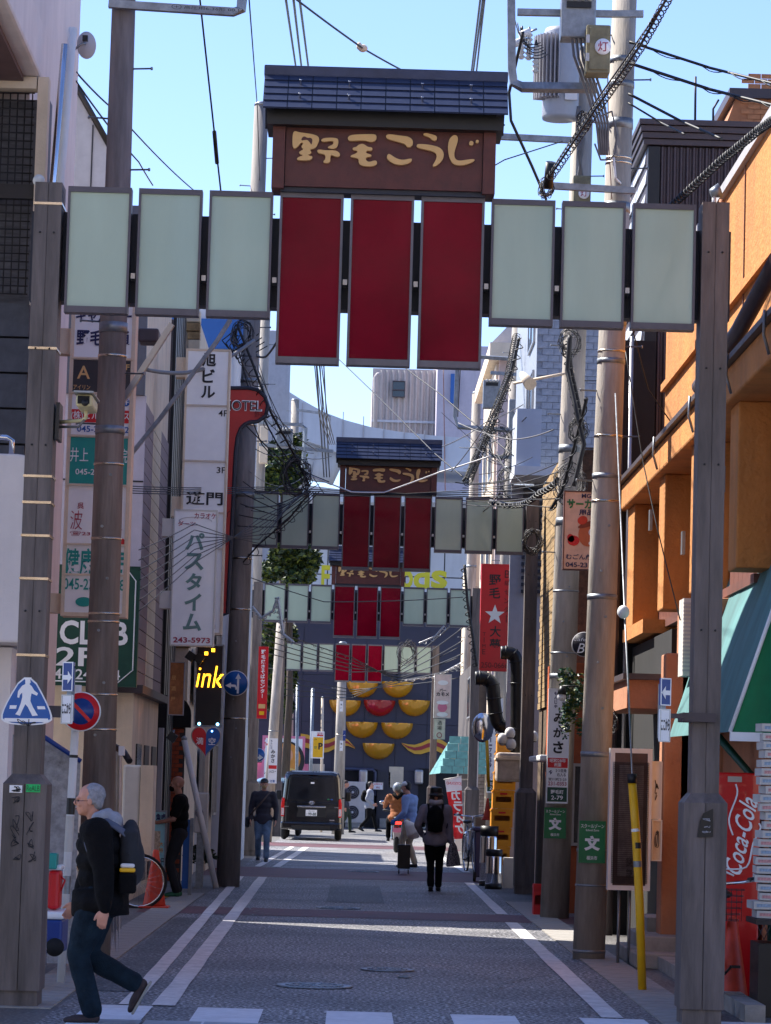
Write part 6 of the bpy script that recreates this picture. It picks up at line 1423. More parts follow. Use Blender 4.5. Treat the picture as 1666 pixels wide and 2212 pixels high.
# rusted sign frame + boxes on the right
Y = 29.6; t, px, pz = signboard('rusty_light_sign', 'empty rust stained sign frame with mesh panel behind the yellow guard', 'sign', (1316, 1618, 1407, 1922), Y, q('dark_mesh', 92, 66, 62, .8, rough=.4, var=.3), .15, [('鎌倉', .58, .8, .3, .07, B_, False, 0), ('鎌倉', .58, .88, .3, .07, B_, False, 0)], [(.22, .12, .8, .9, q('pale_torn_sheet', 160, 150, 150, .8, var=.35, sc=6))], frame=.045, fm=M['white'])
mb = MB()
for i in range(30): x = px(.08+.84*i/29); mb.tube([(x, Y-.02, pz(.95)), (x, Y-.02, pz(.1))], .0025, 4)
for i in range(60): z = pz(.1+.85*i/59); mb.tube([(px(.08), Y-.02, z), (px(.92), Y-.02, z)], .0025, 4)
mb.build('wire_mesh', M['steeld'], t)['kind'] = 'stuff'
for f_ in (.1, .5): MB().tube([(px(.3 if f_ < .2 else .55), Y+.1, pz(1.0)), (px(.3 if f_ < .2 else .55), Y+.1, 0)], .015, 6).build('leg', M['galv'], t)
for i, (v0, v1, lab) in enumerate(((1645, 1770, 'upper white meter case with scribbles beside the rusty sign frame'), (1772, 1860, 'lower cream meter case with scribbles beside the rusty sign frame'))):
    t, px, pz = signboard('meter_case', lab, 'meter case', (1408, v0, 1430, v1), 29.7, M['white'] if i == 0 else M['cream'], .15, [], frame=.012, fm=M['white'])
    mb = MB(); scribble(mb, (px(.5), 29.69, pz(.5)), .05, .2, 10, .003); mb.build('scribble', B_, t)
# meter boxes, ac etc
t = thing('air_conditioner', 'white louvred air conditioner casing beside the right gate post above the awning', 'air conditioner', P(1487, 1380, 28))
a, b_ = P(1478, 1292, 28.2), P(1500, 1460, 28.2); MB().box(a.x, b_.x+.1, 28.2, 28.6, b_.z, a.z).build('casing', M['offw'], t)
for i in range(18): z = b_.z+.04+(a.z-b_.z-.06)*i/18; MB().box(a.x-.004, b_.x+.06, 28.185, 28.199, z, z+.018).build('louvre', M['greyw'], t)
# steps
t = thing('door_steps', 'concrete door steps with kerb at the orange pillar', 'steps', (3, 29.8, 0))
for i, (y0, y1, h) in enumerate(((29.0, 31.2, .14), (29.5, 31.2, .28), (30.5, 31.4, .42))): MB().box(2.7+.12*i, 3.3, y0, y1, 0.001, h).build('step', M['kerb'], t, bevel=.012)
# ivy bush
def foliage(name, label, c, R3, n, leaf, m1, m2=None, cat='plant', group=None, trunk=None, gap=.25, seed=1):
    rnd = random.Random(seed); t = thing(name, label, cat, Vector(trunk) if trunk else Vector(c), group)
    mbs = [MB(), MB()]
    blobs = [(Vector((rnd.uniform(-1, 1)*R3[0]*.72, rnd.uniform(-1, 1)*R3[1]*.72, rnd.uniform(-1, 1)*R3[2]*.78)), rnd.uniform(.22, .45)) for _ in range(26)]
    for i in range(n):
        o, s_ = blobs[rnd.randrange(len(blobs))]
        d = Vector((rnd.gauss(0, 1), rnd.gauss(0, 1), rnd.gauss(0, 1))).normalized()
        p = Vector(c)+o+Vector((d.x*R3[0], d.y*R3[1], d.z*R3[2]))*s_*rnd.uniform(.55, 1.05)
        a = Vector((rnd.gauss(0, 1), rnd.gauss(0, 1), rnd.gauss(0, .5))).normalized(); b = a.cross(Vector((rnd.gauss(0, 1), rnd.gauss(0, 1), rnd.gauss(0, 1)))).normalized()
        L_ = leaf*rnd.uniform(.6, 1.3); mbs[1 if (m2 and (rnd.random() < .35)) else 0].add([p-a*L_, p+b*L_*.45, p+a*L_, p-b*L_*.45], [(0, 1, 2, 3)])
    k1 = mbs[0].build('crown' if cat == 'tree' else 'foliage', m1, t); k1['kind'] = 'stuff'
    if mbs[1].v: k2 = mbs[1].build('lighter_foliage', m2, t); k2['kind'] = 'stuff'
    if trunk:
        b0 = Vector(trunk); MB().tube([b0, b0.lerp(Vector(c), .5)+Vector((.1, 0, 0)), Vector(c)], [.16, .11, .05], 10).build('trunk', M['bark'], t)
        for i in range(5):
            o, s_ = blobs[i]; MB().tube([b0.lerp(Vector(c), .7), Vector(c)+o*.8], [.06, .02], 6).build('limb', M['bark'], t)
    return t
LG = q('ivy_green', 40, 88, 62, .8, rough=.45, var=.5, sc=8)
foliage('ivy_garland', 'hanging green ivy decoration between the two right poles', P(1235, 1520, 38.2), (.17, .12, .42), 900, .035, LG, M['leafy'], seed=4)
t = thing('spot_lamp', 'small black arm lamp with white globe over the ivy', 'lamp', P(1216, 1490, 38)); MB().tube([P(1216, 1482, 38), P(1250, 1482, 38)], .01, 6).build('arm', M['black'], t)
MB().tube([P(1216, 1482, 38), P(1214, 1500, 38)], [.03, .06], 14).build('shade', M['black'], t); MB().sph(P(1214, 1505, 38), .055, 12, 8).build('globe', M['white'], t)
# black duct pipes
def duct(label, pts, Y, r):
    t = thing('ventilation_duct', label, 'duct', P(*pts[0], Y)); p = chain([P(u, v, Y) for u, v in pts]); MB().tube(p, r, 16).build('pipe', M['black'], t)
    rb = MB()
    for i in range(2, len(p)-1, 3):
        d = (p[i+1]-p[i]).normalized(); 
        MB().tube([p[i]-d*.012, p[i]+d*.012], r+.012, 16).build('seam_ring', M['black'], t)
    return t
duct('large black duct bending down the wall below the red star sign', [(1027, 1465), (1048, 1466), (1064, 1480), (1068, 1520), (1075, 1560), (1095, 1572), (1118, 1570)], 54, .12)
duct('second black duct behind the second gate right post', [(1082, 1410), (1105, 1412), (1116, 1430), (1117, 1500), (1117, 1640)], 52, .11)
t = thing('traffic_mirror', 'old convex mirror with yellow rim leaning by the duct', 'mirror', P(1042, 1620, 56))
mb = MB(); c_ = P(1043, 1572, 56); MB().sph(c_, (.2, .06, .27), 20, 10).build('mirror_face', M['chrome'], t); MB().tube([P(1052, 1600, 56), P(1056, 1700, 56)], .03, 8).build('yellow_post', M['yell'], t)
t = thing('paper_lanterns', 'cluster of white lanterns with black marks by the second gate right post', 'lantern', P(1095, 1600, 50))
for u, v in ((1086, 1597), (1102, 1584), (1104, 1608), (1152, 1592)): MB().sph(P(u, v, 50), (.085, .085, .1), 14, 10).build('lantern', M['white'], t); MB().lathe([(.05, -.085), (.062, -.072), (.05, -.06)], P(u, v, 50), 12).build('black_mark', B_, t)
t = thing('cloth_cover_box', 'pale weathered box wrapped in cloth above the orange crates', 'box', P(1098, 1660, 51)); a, b_ = P(1074, 1625, 51), P(1140, 1690, 51)
MB().box(a.x, b_.x, 51, 51.6, b_.z, a.z).build('box_body', q('weathered_cloth', 204, 186, 170, .8, var=.2, dirt=.3), t, bevel=.05); MB().box(a.x-.02, b_.x+.02, 50.97, 51.62, a.z-.12, a.z-.09).build('rope', M['cream'], t)
# orange beer crates, leaning stack
def crate_mesh():
    m = MB(); W, D, H, tck = .36, .44, .31, .015
    m.box(-W/2, W/2, 0, tck, .02, .11).box(-W/2, W/2, 0, tck, .2, H).box(-W/2, -W/2+.05, 0, tck, .11, .2).box(W/2-.05, W/2, 0, tck, .11, .2)
    m.box(-W/2, W/2, D-tck, D, .02, H).box(-W/2, -W/2+tck, tck, D-tck, .02, H).box(W/2-tck, W/2, tck, D-tck, .02, H).box(-W/2, W/2, 0, D, 0, .02)
    m.box(-W/2-.012, W/2+.012, -.012, D+.012, H-.04, H-.015); return m
cm = crate_mesh().mesh('beer_crate', M['crate'])
for i in range(7):
    p = P(1082+2.2*i, 1700, 52); o = tag(child(cm, 'beer_crate', None, (p.x, 52, .35+i*.315)), 'orange plastic bottle crate, %s of the leaning stack by the second gate post' % ('lowest', 'second', 'third', 'fourth', 'fifth', 'sixth', 'topmost')[i], 'crate', 'orange beer crates')
    MB().box(-.06, .06, -.014, -.0125, .235, .262).build('red_logo', M['signr'], o, local=True)
tag(MB().box(P(1082, 1830, 52).x-.2, P(1082, 1830, 52).x+.2, 51.95, 52.5, 0, .345).build('pale_crate', M['cream'], loc=P(1080, 1830, 52)), 'cream crate under the orange bottle crates', 'crate')
# blue wheelie bin
g = G(1049, 1898); g = P(1049, 1898, 54); t = thing('wheelie_bin', 'dark blue wheelie bin beside the road on the right', 'bin', (g.x, 54, 0))
mb = MB(); hw = .21
mb.add([(g.x-hw*.85, 54, .08), (g.x+hw*.85, 54, .08), (g.x+hw, 53.95, .88), (g.x-hw, 53.95, .88), (g.x-hw*.85, 54.5, .08), (g.x+hw*.85, 54.5, .08), (g.x+hw, 54.6, .88), (g.x-hw, 54.6, .88)],
    [(0, 1, 2, 3), (4, 7, 6, 5), (0, 3, 7, 4), (1, 5, 6, 2), (0, 4, 5, 1), (3, 2, 6, 7)]); mb.build('body', M['bluebin'], t, bevel=.02)
MB().box(g.x-hw-.03, g.x+hw+.03, 53.9, 54.65, .885, .95).build('lid', M['bluebin'], t, bevel=.02)
for s_ in (-1, 1): MB().lathe([(.09, -.025), (.09, .025)], (g.x+s_*(hw-.02), 54.05, .09), 18, axis='x').build('wheel', M['rubber'], t)
def keg(label, u, v, Y, h, r):
    g = P(u, v, Y); g.z = 0; t = thing('beer_keg', label, 'keg', g, 'steel beer kegs')
    MB().lathe([(r*.94, .06), (r, .1), (r, h*.36), (r*1.04, h*.4), (r, h*.44), (r, h*.8), (r*.9, h*.86)], g, 28).build('barrel', M['chrome'], t)
    MB().lathe([(r*1.02, 0), (r*1.02, .075), (r*.9, .08)], g, 28).build('bottom_ring', M['black'], t)
    MB().lathe([(r*1.02, h*.84), (r*1.02, h), (r*.85, h), (r*.85, h*.86)], g, 28).build('top_ring', M['black'], t)
keg('taller steel keg with black collars under the small cone', 1055, 1900, 52, 1.0, .15)
keg('shorter steel keg with black collars in front of the taller one', 1066, 1912, 50.5, .64, .135)
tag(MB().box(P(1100, 1850, 51).x-.08, P(1100, 1850, 51).x+.08, 51, 51.3, 0, .5).build('plastic_tub', M['offw'], loc=P(1088, 1880, 51)), 'off-white tub by the second gate post casing', 'tub')
o = tag(crate_mesh().build('red_crate', M['signr']), 'red plastic crate beside the foot of the second right pole', 'crate'); o.location = (P(1164, 1940, 40.5).x, 40.5, 0); o.scale = (.36, .7, 1.3)
# air conditioner units in front of the facade
def acunit(label, u0, u1, v0, v1, Y, two=True, grp='outdoor units'):
    a, b_ = P(u0, v0, Y), P(u1, v1, Y); t = thing('outdoor_unit', label, 'air conditioner', ((a.x+b_.x)/2, Y, 0))
    MB().box(a.x, b_.x, Y, Y+.4, max(.1, b_.z), a.z).build('casing', M['offw'], t, bevel=.02); MB().box(a.x+.05, b_.x-.05, Y+.03, Y+.37, 0, max(.1, b_.z)-.001).build('feet', M['galv'], t)
    H = (a.z-max(.1, b_.z)); cx = a.x+(b_.x-a.x)*.38
    for i in range(2 if two else 1):
        cz = max(.1, b_.z)+H*((.25, .74)[i] if two else .5); r = min((b_.x-a.x)*.33, H*(.22 if two else .4))
        MB().lathe([(r, -.012), (r, -.001)], (cx, Y, cz), 28, axis='y').build('fan_opening', M['steeld'], t)
        MB().lathe([(r*.16, -.02), (r*.16, -.0125)], (cx, Y, cz), 14, axis='y').build('fan_hub', M['white'], t)
        f_ = MB()
        for k_ in range(4): f_.tube([(cx+r*(k_+1)/4.2*cos(j*pi/12), Y-.016, cz+r*(k_+1)/4.2*sin(j*pi/12)) for j in range(25)], .006, 4, cap=False)
        f_.build('fan_guard', M['greyw'], t)
acunit('large white double fan outdoor unit before the navy facade', 746, 788, 1688, 1778, 116)
acunit('slatted grey outdoor unit behind the leaning white stay post', 421, 447, 1712, 1800, 47, two=False)
signboard('wall_notice', 'small white and red notice on the navy facade above the walking man', 'notice', (806, 1690, 828, 1706), 117.6, W_, .03, [('お知らせ', .5, .25, .8, .25, M['signr'], False), ('禁煙', .5, .7, .4, .25, M['redtxt'], False)], frame=.02)
# left side furniture
Y = 36; t, px, pz = signboard('menu_sign', 'glowing pale teal menu sign stand in front of the brick pilaster', 'sign', (327, 1752, 358, 1908), 43.2, q('menu_teal', 150, 206, 212, .85), .14,
  [('魚處', .6, .09, .7, .1, N_, False, .03), ('大将', .68, .5, .3, .17, q('menu_orange', 214, 140, 30, .85), True), ('500円', .6, .7, .8, .1, B_, False), ('営業時間', .5, .82, .5, .03, N_, False), ('17:00-23', .5, .88, .5, .03, N_, False)],
  [(.1, .28, .6, .6, q('menu_print', 214, 190, 160, .85, var=.4, sc=20))], frame=.02, fm=M['galv'])
t = thing('blue_board', 'blue sign stand edge behind the man in black', 'sign', P(402, 1880, 43.9)); a, b_ = P(397, 1770, 43.9), P(411, 1905, 43.9)
MB().box(a.x, b_.x-.03, 43.9, 43.95, .1, a.z).build('panel', M['signb'], t); MB().box(b_.x-.029, b_.x+.02, 43.88, 43.97, 0, a.z+.02).build('frame', M['galv'], t)
t = thing('clear_curtain', 'clear plastic rain curtain gathered below a rolled awning arm on the left', 'curtain', P(250, 1700, 28))
mb = MB(); vs = []; n = 30; PT = [(222, 1610), (262, 1625)]; PB = [(218, 1900), (262, 2050)]
for i in range(n+1):
    for j in range(13):
        u = PT[0][0]+(PT[1][0]-PT[0][0])*i/n; v = 1610+15*i/n; ub = 226+36*i/n; vb = 2065-60*abs(sin(i*.5)); p = P(u+(ub-u)*j/12, v+(vb-v)*j/12, 27.9); p.y += .08*sin(i*1.3+j*.15); vs.append(p)
CP = q('clear_plastic', 205, 200, 205, .85, rough=.2, alpha=.72, var=.15)
mb.add(vs, [(i*13+j, (i+1)*13+j, (i+1)*13+j+1, i*13+j+1) for i in range(n) for j in range(12)], True); mb.build('sheet', CP, t)
MB().tube([P(200, 1600, 28), P(240, 1608, 27.8), P(268, 1625, 27.7), P(280, 1645, 27.6)], .03, 8).build('awning_arm', M['steeld'], t); MB().box(P(258, 1620, 27.6).x, P(270, 1620, 27.6).x, 27.5, 27.62, P(258, 1632, 27.6).z, P(258, 1612, 27.6).z).build('white_joint', W_, t)
t = thing('blue_bag', 'blue plastic bag hanging from the awning arm at left', 'bag', P(236, 1650, 27.4)); mb = MB(); mb.tube([P(230, 1608, 27.4), P(233, 1640, 27.4), P(235, 1668, 27.4)], [.015, .05, .06], 10).build('bag_body', q('bag_blue', 90, 96, 160, .85, rough=.3), t)
# coolers and rack at left
t = thing('red_cooler_jug', 'red drink cooler jug with white lid by the left gate post', 'cooler', P(115, 1910, 24)); c_ = P(116, 1945, 24)
a, b_ = P(104, 1880, 24), P(127, 1966, 24); MB().box(a.x, b_.x, 24, 24.25, b_.z, a.z).build('body', M['signr'], t, bevel=.03); MB().box(a.x-.01, b_.x+.01, 23.99, 24.26, a.z+.001, a.z+.04).build('lid', W_, t, bevel=.015); MB().tube([(b_.x, 24.1, a.z-.05), (b_.x+.03, 24.1, a.z-.08), (b_.x, 24.1, a.z-.16)], .008, 6).build('handle', M['signr'], t)
t = thing('blue_cooler_box', 'blue wheeled cooler box with white lid below the red jug', 'cooler', P(115, 2060, 24)); a, b_ = P(100, 1968, 23.9), P(135, 2065, 23.9)
MB().box(a.x, b_.x, 23.8, 24.3, b_.z+.02, a.z-.06).build('body', M['signdb'], t, bevel=.02); MB().box(a.x-.01, b_.x+.01, 23.79, 24.31, a.z-.059, a.z).build('lid', W_, t, bevel=.02); MB().lathe([(.07, -.02), (.07, .02)], (b_.x-.05, 23.78, b_.z+.07), 18, axis='y').build('wheel', M['rubber'], t)
t = thing('wire_rack', 'thin wire rack standing against the left gate post', 'rack', P(98, 2075, 23.6)); mb = MB()
for u in (92, 101): mb.tube([P(u+2, 1850, 23.6), P(u-2, 2085, 23.6)], .006, 6)
for i in range(14): v = 1860+i*16; mb.tube([P(92, v, 23.6), P(101, v, 23.6), P(100, v, 23.4)], .004, 4)
mb.build('frame', M['chrome'], t)
t = thing('teal_scale_box', 'small teal device box on the rack by the left gate post', 'box', P(108, 1870, 23.9)); a, b_ = P(100, 1843, 23.95), P(122, 1878, 23.95); MB().box(a.x, b_.x, 23.95, 24.1, b_.z, a.z).build('box_body', M['teal'], t, bevel=.01)
# dark spotlights near the display
for u, v, l in ((372, 1592, 'black square floodlight on the brick pilaster'), (412, 1418, 'black spotlight above the arch window'), (430, 1423, 'round black spotlight beside the lamp display')):
    t = thing('floodlight', l, 'floodlight', P(u, v, 42.8)); MB().cb(P(u, v, 42.8), (.12, .1, .12), Matrix.Rotation(.6, 3, 'Y')).build('housing', M['black'], t); MB().tube([P(u, v, 42.8), P(u+4, v-14, 43.4)], .012, 6).build('bracket', M['black'], t)
# road side little plants at left doorway
foliage('potted_shrub', 'low dark shrub at the doorway behind the leaning stay post', P(438, 1845, 48), (.3, .2, .14), 500, .04, M['leaf'], seed=9)
# arch neon panel
signboard('orange_lit_panel', 'glowing orange wall panel above the arch window', 'sign', (365, 1430, 398, 1545), 43.3, q('amber_panel', 196, 130, 80, .85, var=.4, sc=5), .1, [('居酒屋', .3, .5, .3, .6, M['gold'], True)], frame=.012, fm=M['greyw'])
# trees
def tree(label, u, v, Y, rpx, hpx, n, m1, m2, seed):
    c = P(u, v, Y); R3 = (rpx/K(Y), rpx/K(Y), hpx/K(Y)); g = Vector((c.x, Y, 0)); foliage('street_tree', label, c, R3, int(n*1.7), .12, m1, m2, 'tree', 'street trees on the left', g, seed=seed)
tree('yellow green tree top behind the left poles', 612, 1020, 108, 48, 80, 3600, M['leaf'], M['leafy'], 2)
tree('dark green tree under the second gate panels', 628, 1215, 98, 66, 58, 6000, M['leaf'], M['leafy'], 3)
tree('dark green tree below the third gate on the left', 602, 1440, 103, 42, 105, 5600, M['leaf'], M['leafy'], 5)
# ================= people =================
clt = bpy.data.textures.new('cloth_folds', 'CLOUDS'); clt.noise_scale = .16; clt.noise_depth = 3
clf = bpy.data.textures.new('hair_folds', 'CLOUDS'); clf.noise_scale = .035; clf.noise_depth = 2
def skinned(mb, name, m, parent, vox, smooth=3, fold=0, tex=None, world=False):
    """one continuous surface from overlapping limbs, remeshed and smoothed"""
    me = mb.mesh('tmp_body', m, WL[parent.name] if world else Vector((0, 0, 0))); o = bpy.data.objects.new('tmp_body', me); COL.objects.link(o)
    r = o.modifiers.new('r', 'REMESH'); r.mode = 'VOXEL'; r.voxel_size = vox; r.use_smooth_shade = True
    s_ = o.modifiers.new('s', 'SMOOTH'); s_.factor = .5; s_.iterations = smooth
    if fold: d = o.modifiers.new('d', 'DISPLACE'); d.texture = tex or clt; d.strength = fold; d.mid_level = .5; d.texture_coords = 'LOCAL'
    bpy.context.view_layer.update()
    e = bpy.data.meshes.new_from_object(o.evaluated_get(bpy.context.evaluated_depsgraph_get())); e.name = name
    bpy.data.objects.remove(o); bpy.data.meshes.remove(me)
    e.materials.clear(); e.materials.append(m); e.polygons.foreach_set('use_smooth', [True]*len(e.polygons))
    k_ = bpy.data.objects.new(name, e); COL.objects.link(k_); k_.parent = parent; WL[k_.name] = Vector((0, 0, 0)); return k_
def V(*a): return Vector(a)
def ik(a, b, l1, l2, bend):
    d = b-a; L_ = min(d.length, (l1+l2)*.998); d.normalize(); x = (l1*l1-l2*l2+L_*L_)/(2*L_); h = math.sqrt(max(0, l1*l1-x*x))
    bd = bend-d*bend.dot(d); bd.normalize(); return a+d*x+bd*h, a+d*L_
def limb(mb, pts, rs, n=12):
    for i in range(len(pts)-1):
        mb.tube([pts[i], pts[i].lerp(pts[i+1], .5), pts[i+1]], [rs[i], (rs[i]+rs[i+1])/2, rs[i+1]], n)
    for p, r in zip(pts, rs): mb.sph(p, r, 10, 8)
def person(label, loc, rz, H=1.7, pose=None, top=None, legs=None, skin=None, hair=None, shoe=None, vox=.016, hairstyle='short', extra=None, top_kind='jacket', face=True, bulk=1.0, shoe_mat=None, hands='relaxed', headyaw=0, headpitch=0):
    t = thing('person', label, 'person', loc, None, rz); s = H/1.7; p = pose or {}
    sk_ = skin or M['skin']
    lean = p.get('lean', 0); hip = V(0, 0, .92*s+p.get('hipz', 0)); ax = V(0, sin(lean), cos(lean))
    fwd = V(0, cos(lean), -sin(lean))
    chest = hip+ax*.36*s; neck = hip+ax*.53*s; headc = hip+ax*.68*s+V(0, .025*s+p.get('headf', 0), 0)
    body = MB(); jac = MB(); trs = MB(); hnd = {}
    # legs
    for sd_, key in ((-1, 'fl'), (1, 'fr')):
        f = Vector(p.get(key, (sd_*.1, 0, 0)))*s; ank = V(f.x, f.y, f.z+.09*s); hj = hip+V(sd_*.085*s, 0, -.02*s)
        kn, ank = ik(hj, ank, .43*s, .42*s, Vector(p.get('k'+key[1], (0, 1, 0))))
        limb(body, [hj, kn, ank], [.07*s, .048*s, .036*s]); lw = p.get('lw', 1); limb(trs, [hj, hj.lerp(kn, .5), kn, kn.lerp(ank, .5), ank+(kn-ank)*.04], [.098*s*bulk, .088*s*bulk, .07*s*lw, .066*s*lw, .064*s*lw])
        tp = p.get('t'+key[1], 0)           # toe pitch
        d = V(0, cos(tp), sin(tp)); up = V(0, -sin(tp), cos(tp)); a0 = ank-up*.045*s
        sh = MB(); rot = Matrix.Rotation(tp, 3, 'X')
        sh.sph(a0+d*.0, (.045*s, .06*s, .05*s), 12, 8, rot).sph(a0+d*.09*s-up*.012*s, (.048*s, .09*s, .035*s), 12, 8, rot).sph(a0+d*.16*s-up*.02*s, (.043*s, .05*s, .026*s), 12, 8, rot)
        so_ = skinned(sh, 'shoe', shoe_mat or M['black'], t, max(.008, vox*.6), 2)
        MB().cb(a0+d*.07*s-up*.048*s, (.085*s, .27*s, .018*s), rot).build('sole', shoe if shoe else M['rubber'], so_, bevel=.006, local=True)
    lw = p.get('lw', 1)
    trs.sph(hip+V(0, 0, -.02*s), (.155*s*bulk, .12*s*bulk, .12*s)).sph(hip+V(0, 0, .05*s), (.13*s*bulk, .1*s*bulk, .09*s)); body.sph(hip, (.13*s, .09*s, .12*s))
    # torso
    for q_, (rx, ry) in ((0.0, (.155, .115)), (.12, (.15, .12)), (.24, (.165, .125)), (.36, (.18, .125)), (.45, (.165, .105))):
        c = hip+ax*q_*s; jac.sph(c, (rx*s*bulk, ry*s*bulk, .11*s)); body.sph(c, (rx*.8*s, ry*.75*s, .1*s))
    if top_kind == 'jacket': jac.sph(hip+ax*-.05*s, (.19*s*bulk, .15*s*bulk, .13*s)).tube([hip+ax*.05*s, hip+ax*-.15*s], [(.14*s*bulk, .15*s*bulk)]*2, 20)
    jac.tube([neck-ax*.1*s, neck-ax*.0*s], [.1*s, .068*s], 14)
    limb(body, [neck-ax*.06*s, headc-ax*.04*s], [.055*s, .05*s])
    # arms
    for sd_, key in ((-1, 'hl'), (1, 'hr')):
        shd = neck+V(sd_*.175*s*(.5+.5*bulk), 0, 0)-ax*.075*s
        hpos = Vector(p.get(key, (sd_*.22, .03, .80)))*s; el_, wr_ = ik(shd, hpos, .29*s, .265*s, Vector(p.get('e'+key[1], (sd_*.4, -1, -.2))))
        limb(body, [shd, el_, wr_], [.045*s, .036*s, .026*s])
        if top_kind == 'tshirt':
            limb(jac, [shd, shd.lerp(el_, .75)], [.068*s, .06*s])
        else: limb(jac, [shd, shd.lerp(el_, .5), el_, el_.lerp(wr_, .5), wr_], [.08*s*bulk, .068*s*bulk, .056*s*bulk, .05*s*bulk, .042*s])
        jac.sph(shd-V(sd_*.03*s, 0, 0), (.09*s, .085*s, .08*s))
        # hand
        fd = Vector(p.get('d'+key[1], ((wr_-el_).normalized()*.9+V(0, .25, 0)))).normalized(); side = fd.cross(V(sd_, 0, 0)); side = side.normalized() if side.length > .1 else V(0, 1, 0)
        nrm = fd.cross(side).normalized(); 
        rotm = Matrix((side, fd, nrm)).transposed()
        body.sph(wr_+fd*.045*s, (.04*s, .05*s, .018*s), 10, 8, rotm)
        curl = p.get('curl', .5); th_dir = V(0, 1, 0) if abs(fd.z) > .5 else V(0, 0, 1)
        for i in range(4):
            b0 = wr_+fd*.085*s+side*(i-1.5)*.019*s; L_ = (.062, .07, .066, .052)[i]*s; a1 = (fd+nrm*curl*.35).normalized(); a2 = (fd*.6+nrm*curl).normalized()
            body.tube([b0-fd*.02*s, b0+a1*L_*.5, b0+a1*L_*.5+a2*L_*.5], [.0095*s, .009*s, .0075*s], 8); body.sph(b0+a1*L_*.5+a2*L_*.5, .0075*s, 8, 6)
        sgn = 1 if side.dot(th_dir) > 0 else -1
        b0 = wr_+fd*.03*s+side*sgn*.032*s; body.tube([b0, b0+(fd+side*sgn*.6)*.03*s, b0+(fd*1.3+side*sgn*.5)*.052*s], [.013*s, .011*s, .008*s], 8)
        hnd[key] = wr_+fd*.08*s
    # head
    Rh = Matrix.Rotation(headyaw, 3, 'Z') @ Matrix.Rotation(headpitch, 3, 'X'); hp = lambda x, y, z: headc+Rh @ V(x*s, y*s, z*s)
    body.sph(hp(0, -.012, .03), (.076*s, .094*s, .09*s), 16, 12, Rh).sph(hp(0, .02, -.03), (.063*s, .07*s, .085*s), 14, 10, Rh).sph(hp(0, .055, -.085), (.035*s, .03*s, .028*s), 10, 8, Rh)
    body.sph(hp(0, .082, .012), (.05*s, .018*s, .014*s), 10, 8, Rh)
    body.sph(hp(-.035, .068, -.03), (.022*s, .02*s, .022*s), 10, 8, Rh).sph(hp(.035, .068, -.03), (.022*s, .02*s, .022*s), 10, 8, Rh)
    if face:
        body.tube([hp(0, .086, .012), hp(0, .106, -.022), hp(0, .092, -.034)], [.009*s, .014*s, .012*s], 8); body.sph(hp(0, .1, -.026), (.017*s, .014*s, .012*s), 8, 6, Rh)
        body.sph(hp(0, .086, -.058), (.026*s, .012*s, .008*s), 8, 6, Rh).sph(hp(0, .083, -.07), (.022*s, .012*s, .008*s), 8, 6, Rh)
    for sd_ in (-1, 1): body.sph(hp(sd_*.077, -.005, -.012), (.011*s, .019*s, .03*s), 8, 8, Rh)
    bo = skinned(body, 'body', sk_, t, vox*.5 if face else vox, 2)
    if face:
        for sd_ in (-1, 1): MB().sph(hp(sd_*.03, .079, -.006), (.013*s, .008*s, .007*s), 8, 6, Rh).build('eye', M['black'], t, local=True)
        MB().sph(hp(0, .096, -.064), (.02*s, .006*s, .006*s), 8, 6, Rh).build('lips', q('lip', 150, 80, 74, .8), t, local=True)
    if hairstyle:
        hm = MB()
        if hairstyle in ('short', 'thin'):
            hm.sph(hp(0, -.03, .045), (.079*s, .088*s, .082*s), 16, 12, Rh).sph(hp(0, -.058, -.005), (.068*s, .048*s, .07*s), 14, 10, Rh)
            if hairstyle == 'short': hm.sph(hp(0, .02, .085), (.065*s, .065*s, .04*s), 14, 10, Rh)
            for sd_ in (-1, 1): hm.sph(hp(sd_*.062, -.022, .012), (.022*s, .045*s, .045*s), 10, 8, Rh)
        elif hairstyle == 'long':
            hm.sph(hp(0, -.02, .045), (.088*s, .1*s, .085*s), 16, 12, Rh)
            for x in (-.075, -.05, .05, .075): hm.tube([hp(x*.9, -.03, .02), hp(x*1.15, -.035, -.08), hp(x*1.5, -.03, -.16)], [.04*s, .04*s, .02*s], 10)
        elif hairstyle == 'bun':
            hm.sph(hp(0, -.02, .045), (.082*s, .1*s, .085*s), 16, 12, Rh).sph(hp(0, -.1, -.01), (.05*s, .05*s, .07*s), 12, 10, Rh)
        skinned(hm, 'hair', hair or M['hairb'], t, max(.007, vox*.5), 2, .006*s, clf)
    skinned(trs, 'trousers', legs or M['cjean'], t, vox, 4, .022*s)
    skinned(jac, 'jacket' if top_kind == 'jacket' else 'shirt', top or M['cblack'], t, vox, 5, (.02 if top_kind == 'jacket' else .014)*s)
    return t, hp, hnd, dict(s=s, hip=hip, chest=chest, neck=neck, ax=ax, headc=headc, Rh=Rh)
